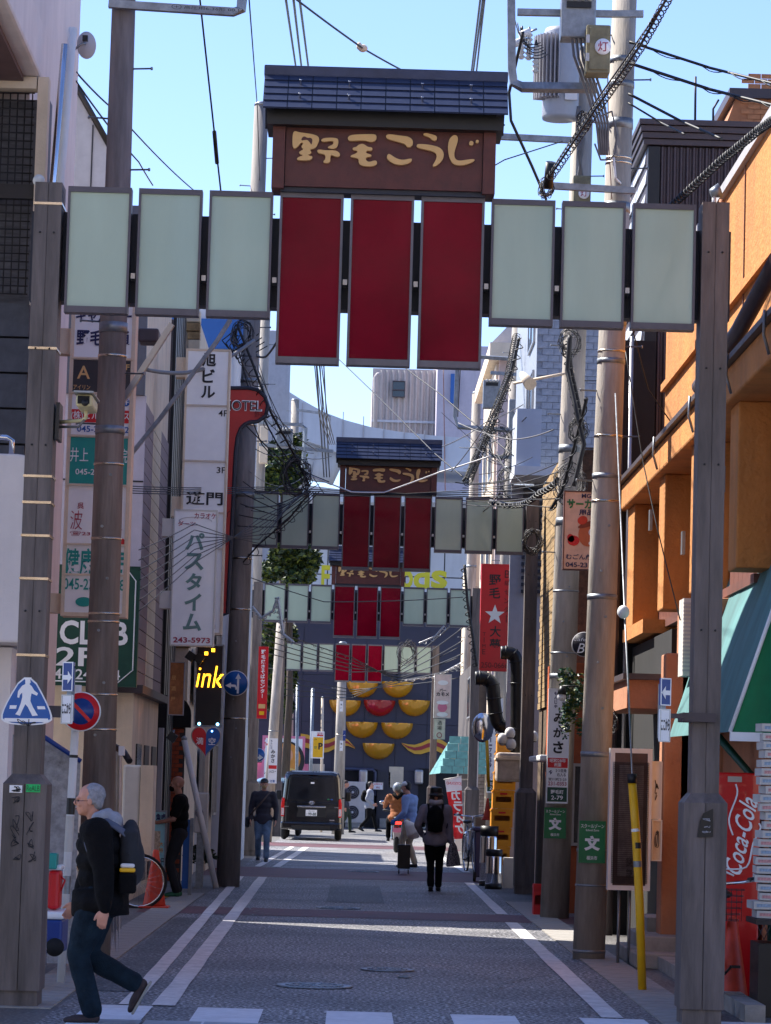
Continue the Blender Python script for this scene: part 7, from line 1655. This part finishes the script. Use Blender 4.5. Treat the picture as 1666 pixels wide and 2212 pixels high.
# ---- the walking man in the foreground : faces left (-X) ----
fx = P(207, 2200, 20.9); fx.z = 0
t, hp, hnd, J = person('grey haired man in black jacket, jeans and backpack striding left over the zebra crossing', fx, pi/2, 1.58,
    dict(fl=(-.09, .02, 0.0), fr=(.08, -.27, .2), tr=radians(-62), kr=(0, 1, 0), hl=(-.29, -.07, .77), hr=(.27, .2, .82), lean=.05, headf=.04, el=(-.4, -1, -.2), curl=.8, lw=1.22),
    top=M['cblack'], legs=M['cjean'], hair=M['hairg'], hairstyle='thin', vox=.013, bulk=1.42, shoe=q('pale_sole', 160, 158, 150, .8), shoe_mat=q('dark_trainer', 60, 48, 50, .8, rough=.8), headyaw=.06)
s_ = J['s']
fr = MB()
for sd_ in (-1, 1):
    c = hp(sd_*.033, .1, -.012); fr.tube([c+J['Rh'] @ V(.022*cos(i*pi/8), 0, .014*sin(i*pi/8)) for i in range(17)], .0018, 5, cap=False)
    fr.tube([hp(sd_*.056, .1, -.006), hp(sd_*.08, .0, -.004), hp(sd_*.082, -.02, -.012)], .0018, 5)
fr.tube([hp(-.012, .102, -.01), hp(.012, .102, -.01)], .0018, 5); fr.build('spectacles', M['steeld'], t, local=True)
hd = MB(); nk = J['neck']; 
for i in range(15):
    a = pi*i/14-pi*.0; hd.sph(nk+V(.105*cos(a)*s_, -.055*s_-.07*sin(a)*s_+.06, .02*s_+.03*sin(a)*s_), (.04*s_, .042*s_, .05*s_), 10, 8)
hd.sph(nk+V(0, -.11*s_, -.01), (.12*s_, .065*s_, .085*s_))
hd.tube([nk+V(.1*s_, .02, 0), nk+V(.07*s_, .08*s_, -.05*s_), nk+V(.02*s_, .1*s_, -.08*s_)], [.035*s_, .03*s_, .02*s_], 10).tube([nk+V(-.1*s_, .02, 0), nk+V(-.07*s_, .08*s_, -.05*s_), nk+V(-.02*s_, .1*s_, -.08*s_)], [.035*s_, .03*s_, .02*s_], 10)
skinned(hd, 'hood', M['cgrey'], t, .01, 3, .012)
def backpack(t, J, m, label, w=.3, h=.44, d=.16, strap=True, m2=None, xo=0, bk=1.15):
    """carried thing of its own, parented to nothing: placed in world from the wearer's frame"""
    r = thing('backpack', label, 'backpack', t.location, None, t.rotation_euler.z); s = J['s']; c = J['hip']+J['ax']*.3*s+V(xo, -(.125*s*bk+d*.3), 0)
    b = MB(); b.sph(c, (w*.52, d*.62, h*.52)); b.cb(c+V(0, 0, -.03), (w*.86, d*.9, h*.8)); b.sph(c+V(0, -d*.35, -h*.12), (w*.42, d*.45, h*.33))
    skinned(b, 'pack_body', m, r, .016, 5, .012)
    if strap:
        for sd_ in (-1, 1):
            p = [J['neck']+V(sd_*.11*s, -.16*s*bk, -.1*s), J['neck']+V(sd_*.125*s, -.07*s, -.0*s), J['neck']+V(sd_*.14*s, .04*s, -.02*s), J['chest']+V(sd_*.17*s*bk, .045*s*bk, .02*s), J['chest']+V(sd_*.18*s*bk, .0*s*bk, -.1*s), J['chest']+V(sd_*.17*s*bk, -.1*s, -.2*s)]
            MB().tube(chain(p), [(.03*s, .009*s)]*(5*4+1), 8).build('shoulder_strap', m2 or m, r, local=True)
    return r, c
r, c = backpack(t, J, q('pack_black_grey', 40, 42, 48, .8, rough=.85, var=.3), 'black and grey backpack with yellow side pouch on the grey haired man', .28, .46, .13, bk=1.42, m2=q('strap_grey_blue', 92, 98, 116, .8, rough=.85), xo=.0)
MB().box(-.19, -.12, c.y-.06, c.y+.06, c.z-.26, c.z-.12).build('side_pocket', M['cblack'], r, bevel=.02, local=True)
MB().box(-.185, -.125, c.y-.05, c.y+.055, c.z-.118, c.z-.09).build('yellow_pouch', M['yell'], r, bevel=.01, local=True); MB().box(-.18, -.13, c.y-.045, c.y+.05, c.z-.089, c.z-.06).build('white_pouch_top', M['white'], r, bevel=.012, local=True)
# ---- bald man in black with mask, facing left ----
g = G(383, 1938); g.z = 0
t, hp, hnd, J = person('bald man in black T-shirt and black mask standing on the left, green trainers', g, pi/2+.1, 1.66,
    dict(fl=(-.12, .02, 0), fr=(.12, -.02, 0), hl=(-.1, .33, 1.05), hr=(.08, .34, 1.02), el=(-.8, -1, -.6), er=(.8, -1, -.6), dl=(.2, .8, .1), dr=(-.2, .8, .05), headf=.03, curl=1.1),
    top=M['cblack'], legs=q('black_trousers', 26, 26, 30, .8, rough=.9, var=.3), hair=M['skin2'], hairstyle=None, vox=.017, top_kind='tshirt', skin=M['skin2'], bulk=1.08, shoe=M['yell'], shoe_mat=q('green_trainer', 30, 96, 62, .8))
mk = MB(); mk.sph(hp(0, .062, -.055), (.06*J['s'], .052*J['s'], .05*J['s']), 14, 10); skinned(mk, 'face_mask', M['cblack'], t, .01, 1)
nt_ = thing('notepad', 'small brown pad held in the hands of the man in black', 'notepad', t.location, None, t.rotation_euler.z); MB().box(-.08, .1, .36, .4, 1.0, 1.09).build('cover', q('brown_leather', 120, 70, 50, .8), nt_, local=True)
# ---- man walking towards the camera, left ----
g = G(566, 1862); g.z = 0
t, hp, hnd, J = person('man in dark plum jacket, cap and mask walking towards the viewer beside the left pole', g, pi, 1.68,
    dict(fl=(-.09, .22, 0), fr=(.09, -.14, .04), hl=(-.26, .1, .86), hr=(.26, .1, .86), el=(-.5, -1, 0), er=(.5, -1, 0)),
    top=M['cpurp'], legs=M['cjeanl'], hair=M['black'], hairstyle=None, vox=.02, bulk=1.1)
cp = MB(); cp.sph(hp(0, -.008, .055), (.086, .1, .07)); cp.sph(hp(0, .09, .045), (.06, .07, .014)); skinned(cp, 'cap', M['black'], t, .012, 1)
mk = MB(); mk.sph(hp(0, .07, -.05), (.055, .045, .045)); skinned(mk, 'face_mask', q('tan_mask', 190, 150, 96, .85), t, .012, 1)
st = thing('shoulder_bag', 'dark crossbody bag with brown strap worn by the man in plum jacket', 'bag', t.location, None, t.rotation_euler.z)
MB().tube([V(-.12, .13, 1.42), V(.05, .21, 1.2), V(.24, .17, .98), V(.3, .02, .9)], [(.02, .006)]*4, 8).build('strap', q('brown_strap', 82, 60, 52, .8), st, local=True); MB().cb(V(.32, -.02, .8), (.1, .26, .22)).build('bag_body', M['black'], st, bevel=.04, local=True)
# ---- woman with bucket hat seen from behind ----
g = G(937, 1926); g.z = 0
t, hp, hnd, J = person('woman in black bucket hat and mauve padded jacket walking away with a black backpack', g, -.05, 1.58,
    dict(fl=(-.05, -.14, .02), fr=(.07, .16, 0), hl=(-.22, .12, .93), hr=(.27, .04, .82), el=(-.7, -1, 0), er=(.5, -1, 0)),
    top=M['cmau'], legs=M['cblack'], hair=M['hairbr'], hairstyle='long', vox=.019, bulk=1.18, face=False)
ht = MB(); ht.sph(hp(0, -.01, .075), (.092, .1, .075)); ht.lathe([(.088, 0), (.1, .06), (.095, .11), (.06, .125)], hp(0, -.01, .02), 20); ht.tube([hp(0, -.01, .045), hp(0, -.01, -.0)], [.1, .135], 20); skinned(ht, 'bucket_hat', M['black'], t, .011, 1)
MB().tube([hp(-.1, -.07, -.1), hp(0, -.12, -.12), hp(.1, -.07, -.1)], .045, 12).build('collar', q('pale_collar', 190, 182, 186, .85), t, local=True)
backpack(t, J, M['cblack'], 'black backpack on the woman in the bucket hat', .27, .42, .15)
bg_ = thing('patterned_bag', 'grey leopard patterned shopping bag in the right hand of the woman', 'bag', t.location, None, t.rotation_euler.z)
lm = bpy.data.materials.new('leopard_print'); lm.use_nodes = True; b_ = lm.node_tree.nodes['Principled BSDF']; vn = lm.node_tree.nodes.new('ShaderNodeTexVoronoi'); vn.inputs['Scale'].default_value = 34; vn.feature = 'DISTANCE_TO_EDGE'
rp = lm.node_tree.nodes.new('ShaderNodeValToRGB'); rp.color_ramp.elements[0].color = (.02, .02, .02, 1); rp.color_ramp.elements[1].color = (.24, .21, .23, 1); rp.color_ramp.elements[0].position = .08; rp.color_ramp.elements[1].position = .14
lm.node_tree.links.new(lm.node_tree.nodes.new('ShaderNodeTexCoord').outputs['Object'], vn.inputs['Vector']); lm.node_tree.links.new(vn.outputs[0], rp.inputs[0]); lm.node_tree.links.new(rp.outputs[0], b_.inputs['Base Color'])
b = MB(); b.tube([V(.27, .04, .8), V(.28, .04, .7), V(.29, .04, .52), V(.3, .04, .4)], [(.02, .02), (.08, .05), (.135, .07), (.14, .08)], 14); skinned(b, 'bag_body', lm, bg_, .012, 2, .01)
MB().tube([V(.25, .04, .72), V(.26, .04, .84), V(.29, .04, .84), V(.3, .04, .72)], .009, 6).build('handle', M['white'], bg_, local=True)
# ---- warden in pale blue with trolley case ----
g = G(886, 1874); g.z = 0
t, hp, hnd, J = person('man in light blue work shirt, cap and mask bending beside the scooter, khaki trousers', g, pi/2-.55, 1.7,
    dict(fl=(-.1, .06, 0), fr=(.09, -.06, 0), hl=(-.24, .22, .95), hr=(.1, .3, .98), lean=.1, headf=.05, dl=(-.2, .5, -.6)),
    top=M['cblue'], legs=M['ckhaki'], hair=M['hairb'], hairstyle='thin', vox=.02, bulk=1.05, headyaw=.2, headpitch=-.15)
cp = MB(); cp.sph(hp(0, -.008, .06), (.086, .1, .065)); cp.sph(hp(0, .1, .045), (.055, .07, .012)); skinned(cp, 'cap', M['white'], t, .012, 1)
mk = MB(); mk.sph(hp(0, .068, -.05), (.052, .045, .045)); skinned(mk, 'face_mask', M['white'], t, .012, 1)
gl_ = MB(); gl_.sph(hnd['hl'], (.05, .055, .06)); skinned(gl_, 'glove', M['signb'], t, .012, 1)
k_ = P(872, 1868, 57.5); tb = thing('trolley_case', 'small black trolley case with silver handle held by the man in blue', 'case', (k_.x, 57.5, 0))
a, b_ = P(860, 1824, 57.5), P(886, 1864, 57.5); MB().box(a.x, b_.x, 57.4, 57.6, .1, a.z).build('case_body', M['black'], tb, bevel=.015); MB().tube([((a.x+b_.x)/2-.04, 57.5, a.z), ((a.x+b_.x)/2-.06, 57.5, a.z+.42)], .008, 6).build('handle', M['alu'], tb)
for x in (a.x+.03, b_.x-.03): MB().lathe([(.04, -.01), (.04, .01)], (x, 57.5, .045), 12, axis='x').build('wheel', M['rubber'], tb)
k_ = P(889, 1790, 57.2); tb = thing('white_bag', 'white plastic bag hanging from the hand of the man in blue', 'bag', (k_.x, 57.2, k_.z)); b = MB(); b.tube([P(876, 1772, 57.2), P(886, 1785, 57.2), P(893, 1800, 57.2), P(897, 1812, 57.2)], [.03, .1, .13, .08], 14); skinned(b, 'bag_body', M['white'], tb, .016, 2, .04, world=True)
# ---- rider on scooter ----
g = G(856, 1842); g.z = 0
sc_ = thing('motor_scooter', 'black scooter with lit red tail lamp and pink number plate seen from behind', 'scooter', (g.x, g.y, 0), None, 0)
def wheel(par, c, r, w, name='wheel', axis='x', rim=None, local=True):
    mb = MB(); pr = []
    for i in range(9): a = -pi/2+pi*i/8; pr.append((r-w*.5+w*.5*cos(a), w*.5*sin(a)))
    mb.lathe([(r*.62, -w*.42)]+pr+[(r*.62, w*.42)], c, 28, axis=axis); ty = mb.build(name, M['rubber'], par, local=local)
    MB().lathe([(r*.64, -w*.38), (r*.5, -w*.2), (r*.2, -w*.3), (r*.2, w*.3), (r*.5, w*.2), (r*.64, w*.38)], c, 24, axis=axis).build('rim', rim or M['alu'], ty, local=local); return ty
wheel(sc_, V(0, 0, .26), .26, .13); wheel(sc_, V(0, 1.25, .26), .26, .11)
b = MB(); b.tube([V(0, -.25, .78), V(0, .05, .76), V(0, .4, .72)], [(.1, .08), (.15, .1), (.12, .08)], 14).tube([V(0, .35, .4), V(0, .9, .35), V(0, 1.05, .8)], [(.14, .08), (.16, .08), (.14, .08)], 14).tube([V(0, -.1, .66), V(0, .35, .42)], [.1, .12], 12); skinned(b, 'bodywork', M['vanb'], sc_, .02, 2)
b = MB(); b.sph(V(0, .15, .84), (.13, .36, .05)); skinned(b, 'seat', M['black'], sc_, .015, 2)
MB().cb(V(0, -.27, .72), (.2, .05, .07)).build('tail_lamp', mat('lit_red', (1, .03, .02), emit=1.6), sc_, bevel=.015, local=True)
MB().cb(V(0, -.29, .55), (.2, .01, .11)).build('number_plate', M['pinkp'], sc_, local=True)
b = MB(); b.tube([V(-.34, .98, 1.02), V(-.1, 1.05, .98), V(.1, 1.05, .98), V(.34, .98, 1.02)], .02, 8); b.build('handlebar', M['black'], sc_, local=True)
for sd_ in (-1, 1): MB().sph(V(sd_*.36, 1.0, 1.2), (.07, .02, .05)).build('mirror', M['chrome'], sc_, local=True)
MB().tube([V(.14, .2, .3), V(.16, -.3, .34)], .05, 12).build('exhaust', M['steeld'], sc_, local=True); MB().cb(V(0, -.12, .42), (.17, .2, .2)).build('rear_mudguard', M['alu'], sc_, bevel=.03, local=True)
t, hp, hnd, J = person('scooter rider in tan brown jacket and silver helmet seen from behind', V(g.x, g.y+.1, 0), 0.0, 1.68,
    dict(hipz=-.02, fl=(-.2, .4, .28), fr=(.2, .4, .28), kl=(-.3, 1, .6), kr=(.3, 1, .6), hl=(-.32, .6, 1.08), hr=(.32, .6, 1.08), lean=.2), top=M['ctan'], legs=M['cblack'], hairstyle=None, vox=.021, bulk=1.25, face=False)
hm = MB(); hm.sph(hp(0, 0, .02), (.13, .15, .14)); h_ = skinned(hm, 'helmet', M['galv'], t, .016, 2); MB().box(-.03, .03, -.0, .0001, 0, .0001)
MB().tube([J['neck']+V(-.1, -.1, .02), J['neck']+V(0, -.15, -.08), J['neck']+V(.1, -.1, .02)], .055, 12).build('hood', M['cblack'], t, local=True)
# far pedestrians
g = G(797, 1796); g.z = 0
t, hp, hnd, J = person('man in grey hooded jacket walking right before the navy facade', g, -pi/2, 1.7, dict(fl=(-.07, .26, 0), fr=(.07, -.3, .06), tr=-.5, hl=(-.2, .15, .95), hr=(.2, .1, .95)), top=M['cgrey'], legs=M['cblack'], hair=M['hairb'], vox=.03, bulk=1.2)
backpack(t, J, M['cblack'], 'dark backpack on the man in the grey jacket', .28, .4, .16, strap=False)
g = G(743, 1798); g.z = 0
person('woman in dark padded jacket and olive trousers half hidden by the van', g, -pi/2, 1.72, dict(fl=(-.07, .2, 0), fr=(.07, -.2, .03), hl=(-.2, .1, .82), hr=(.2, .0, .8)), top=M['cpurp'], legs=M['colive'], hair=M['hairbr'], hairstyle='bun', vox=.03, bulk=1.15)
g = G(868, 1800); g.z = 0
person('person in dark hooded coat standing behind the scooter rider', g, -.4, 1.68, dict(hl=(-.2, .1, .85), hr=(.2, .1, .85)), top=M['cblack'], legs=M['cblack'], hair=M['hairb'], vox=.03, bulk=1.15, face=False)
# ================= van =================
VY = 88; c_ = P(671, 1812, VY); van = thing('van', 'black van with number plate seen from behind on the left side of the far street', 'van', (c_.x, VY, 0))
sec = [(0, .86, .26, 1.08, .74), (.12, .855, .24, 1.1, .72), (.0, 0, 0, 0, 0)]
def ring(y, wb, wt, zb, zt, zs):
    # half outline: bottom, waist, shoulder, roof
    h = [(wb*.92, zb), (wb, zb+.12), (wb, zs-.1), (wb*.99, zs), (wt+.03, zt-.14), (wt-.02, zt-.04), (wt-.16, zt)]
    return [(x, y, z) for x, z in h]+[(-x, y, z) for x, z in h[::-1]]
R_ = [ring(0.02, .80, .70, .34, 1.86, 1.02), ring(.10, .845, .74, .30, 1.93, 1.04), ring(.4, .85, .76, .28, 1.97, 1.05), ring(2.2, .85, .76, .28, 1.98, 1.05), ring(3.6, .85, .74, .28, 1.93, 1.05), ring(4.2, .84, .66, .3, 1.62, 1.05), ring(4.55, .82, .62, .32, 1.12, .98), ring(4.69, .74, .5, .36, .95, .8)]
n = len(R_[0]); mb = MB(); mb.add([p for r in R_ for p in r], [(i*n+j, i*n+(j+1) % n, (i+1)*n+(j+1) % n, (i+1)*n+j) for i in range(len(R_)-1) for j in range(n)]+[list(range(n))[::-1], [(len(R_)-1)*n+j for j in range(n)]], False)
mb.build('body', M['vanb'], van, bevel=.03, local=True)
def rp(pts, y0, y1, nm, m, bev=.0): mb = MB(); fillpoly(mb, pts, y0, y1); return mb.build(nm, m, van, bevel=bev, local=True)
GV_ = q('van_glass', 22, 26, 34, .9, rough=.04, var=.5, sc=3, spec=1)
rp([(-.70, 1.13), (.70, 1.13), (.64, 1.76), (.6, 1.8), (-.6, 1.8), (-.64, 1.76)], -.0, .06, 'rear_window', GV_, .01)
rp([(-.74, .42), (.74, .42), (.74, 1.08), (-.74, 1.08)], .004, .05, 'tailgate', M['vanb'], .02)
rp([(-.42, .66), (.42, .66), (.36, .95), (-.36, .95)], -.008, .003, 'plate_recess', M['black'])
MB().box(-.4, .4, -.03, -.002, .93, .975).build('chrome_bar', M['chrome'], van, bevel=.008, local=True)
for sd_ in (-1, 1):
    MB().box(sd_*.72-.07, sd_*.72+.07, -.012, .003, .935, .955).build('chrome_strip', M['chrome'], van, local=True)
    l = [(sd_*.77, .66), (sd_*.86, .66), (sd_*.865, 1.02), (sd_*.83, 1.2), (sd_*.77, 1.16)]
    tl = rp(l, -.02, .12, 'tail_light', q('lamp_red', 230, 20, 20, .85, rough=.2, coat=.5), .01)
    MB().box(sd_*.815-.035, sd_*.815+.035, -.026, -.021, .7, .9).build('clear_lens', q('clear_lens', 220, 200, 200, .9, rough=.2), tl, local=True)
MB().box(-.16, .16, -.022, -.009, .69, .865).build('number_plate', M['signw'], van, bevel=.006, local=True)
mb = MB(); put_text(mb, '99-88', (.025, -.0235, .745), .22, .085, off=.02); put_text(mb, '横浜 430', (0, -.0235, .83), .17, .035, off=0); put_text(mb, 'せ', (-.125, -.0235, .745), .03, .035); mb.build('plate_lettering', M['signgd'], van, local=True)
mb = MB(); em = lambda rx, rz_, c2: mb.tube([(c2[0]+rx*cos(i*pi/10), -.012, c2[1]+rz_*sin(i*pi/10)) for i in range(21)], .006, 5, cap=False)
em(.07, .046, (0, 1.065)); em(.028, .04, (0, 1.065)); em(.045, .016, (0, 1.085)); mb.build('emblem', M['chrome'], van, local=True)
MB().box(-.12, .12, .02, .06, 1.83, 1.86).build('high_stop_lamp', q('lamp_red', 230, 20, 20, .85), van, local=True)
MB().box(-.86, .86, -.1, .2, .3, .52).build('bumper', M['vanb'], van, bevel=.05, local=True); MB().box(-.55, .55, -.115, -.101, .32, .42).build('bumper_step', M['black'], van, local=True)
MB().box(.52, .66, -.004, .003, .565, .6).build('badge', M['chrome'], van, local=True)
for x, m_ in ((.47, M['signg']), (.57, M['signb'])): MB().sph(V(x, -.004, 1.17), (.035, .004, .018)).build('round_sticker', m_, van, local=True)
MB().box(-.04, .06, -.006, -.001, 1.6, 1.65).build('paper_sticker', M['signw'], van, local=True); MB().tube([V(-.1, -.015, 1.76), V(.15, -.02, 1.66)], .008, 6).build('wiper', M['black'], van, local=True)
for sd_ in (-1, 1):
    for y in (.75, 3.7): wheel(van, V(sd_*.77, y, .33), .33, .2)
    MB().box(sd_*.855-.004, sd_*.855+.004, .5, 1.9, 1.15, 1.72).build('side_window', GV_, van, local=True); MB().box(sd_*.855-.004, sd_*.855+.004, 2.0, 3.2, 1.15, 1.72).build('side_window', GV_, van, local=True)
    MB().tube([V(sd_*.85, 3.7, 1.2), V(sd_*1.0, 3.7, 1.2)], .02, 6).build('mirror_arm', M['black'], van, local=True); MB().cb(V(sd_*1.03, 3.7, 1.25), (.16, .1, .28)).build('door_mirror', M['black'], van, bevel=.03, local=True)
# pale blue parked car mostly hidden left of the van
car = thing('parked_car', 'pale blue small van mostly hidden left of the black van', 'car', (P(597, 1800, 94).x, 94, 0))
mb = MB(); R_ = [ring(0.02, .70, .62, .34, 1.66, .98), ring(.15, .73, .64, .3, 1.74, 1.0), ring(2.4, .73, .64, .28, 1.78, 1.0), ring(3.1, .72, .5, .3, 1.1, .92), ring(3.35, .66, .45, .34, .9, .8)]
mb.add([p for r in R_ for p in r], [(i*n+j, i*n+(j+1) % n, (i+1)*n+(j+1) % n, (i+1)*n+j) for i in range(len(R_)-1) for j in range(n)]+[list(range(n))[::-1], [(len(R_)-1)*n+j for j in range(n)]])
mb.build('body', q('pale_blue_car', 130, 160, 186, .85, rough=.2, coat=.8), car, bevel=.03, local=True); MB().box(-.56, .56, -.01, .03, 1.05, 1.6).build('rear_window', GV_, car, bevel=.01, local=True)
for sd_ in (-1, 1):
    MB().box(sd_*.66-.05, sd_*.66+.05, -.01, .03, .6, .95).build('tail_light', q('lamp_red', 230, 20, 20, .85), car, local=True)
    for y in (.5, 2.7): wheel(car, V(sd_*.64, y, .28), .28, .16)
MB().box(-.7, .7, -.05, .05, .28, .42).build('bumper', M['black'], car, bevel=.02, local=True)
# ================= bicycles =================
def bicycle(label, loc, rz, fm, scale=1, lean=0, basket=False):
    t = thing('bicycle', label, 'bicycle', loc, None, rz); t.rotation_euler = (0, lean, rz); t.scale = (scale,)*3; r = .33
    for y in (-.52, .52):
        mb = MB(); mb.tube([V(0, y+r*cos(i*pi/18), r+r*sin(i*pi/18)) for i in range(37)], .017, 8, cap=False); ty = mb.build('wheel', M['rubber'], t, local=True)
        mb = MB(); mb.tube([V(0, y+(r-.025)*cos(i*pi/18), r+(r-.025)*sin(i*pi/18)) for i in range(37)], .01, 6, cap=False)
        for i in range(20): a = i*pi/10; mb.tube([V(.015*(-1)**i, y, r), V(0, y+(r-.03)*cos(a), r+(r-.03)*sin(a))], .0016, 4)
        mb.build('rim', M['chrome'], ty, local=True)
    mb = MB(); A, B2, C2, D2 = V(0, -.52, r), V(0, -.1, .28), V(0, -.22, .8), V(0, .36, .78)
    for a, b in ((A, B2), (A, C2), (B2, C2), (B2, D2), (C2.lerp(B2, .15), D2), (D2+V(0, .03, .08), V(0, .42, .6)), (V(0, .42, .6), V(0, .52, r))): mb.tube([a, b], .016, 8)
    mb.build('frame', fm, t, local=True)
    MB().sph(V(0, -.26, .88), (.08, .13, .035)).build('saddle', M['black'], t, local=True); MB().tube([C2, V(0, -.25, .87)], .012, 6).build('seat_post', M['chrome'], t, local=True)
    MB().tube(chain([V(-.28, .22, 1.02), V(-.2, .3, 1.0), V(0, .38, .98), V(.2, .3, 1.0), V(.28, .22, 1.02)]), .012, 6).build('handlebar', M['chrome'], t, local=True); MB().tube([V(0, .36, .82), V(0, .38, .98)], .014, 6).build('stem', M['chrome'], t, local=True)
    for sd_ in (-1, 1): MB().tube([V(sd_*.2, .3, 1.01), V(sd_*.3, .18, 1.02)], .018, 8).build('grip', M['black'], t, local=True)
    MB().lathe([(.09, -.01), (.09, .01)], (.03, -.1, .28), 16, axis='x').build('chainwheel', M['steeld'], t, local=True)
    for sd_ in (-1, 1): MB().tube([V(sd_*.03, -.1, .28), V(sd_*.08, -.1+sd_*.15, .28-sd_*.05)], .01, 6).cb(V(sd_*.11, -.1+sd_*.15, .28-sd_*.05), (.08, .06, .02)).build('pedal', M['black'], t, local=True)
    mb = MB(); mb.tube([V(0, -.52+(r+.03)*cos(pi*.05+i*pi/14), r+(r+.03)*sin(pi*.05+i*pi/14)) for i in range(12)], [(.006, .03)]*12, 6, cap=False); mb.build('mudguard', M['chrome'], t, local=True)
    if basket:
        mb = MB()
        for i in range(6):
            z = .72+i*.045; w = .13+i*.008; mb.tube([V(-w, .5, z), V(w, .5, z), V(w, .75, z), V(-w, .75, z), V(-w, .5, z)], .003, 4)
        for i in range(9): x = -.15+i*.037; mb.tube([V(x, .5, .72), V(x, .5, .95)], .003, 4).tube([V(x, .75, .72), V(x, .75, .95)], .003, 4)
        mb.build('basket', M['steeld'], t, local=True)['kind'] = 'stuff'
    return t
g = G(1556, 2150); bicycle('black bicycle standing behind the right gate post with wire basket', (P(1556, 2140, 23.6).x, 23.6, 0), pi*.96, M['black'], 1.0, 0, True)
bicycle('silver bicycle parked beside the blue wheelie bin', (P(1018, 1850, 60).x, 60, 0), pi+.12, M['chrome'], 1.1, .05)
g = P(281, 1900, 39.4); bicycle('bicycle with shiny mudguard behind the walking man on the left', (g.x-.4, 39.2, 0), -pi*.5+.12, M['steeld'], 1.02, 0)
tag(MB().box(P(1038, 1770, 61).x-.1, P(1038, 1770, 61).x+.1, 61, 61.3, .72, 1.05).build('cardboard_box', q('cardboard', 176, 140, 104, .85), loc=P(1040, 1, 61)), 'brown cardboard box on the silver bicycle carrier', 'box')
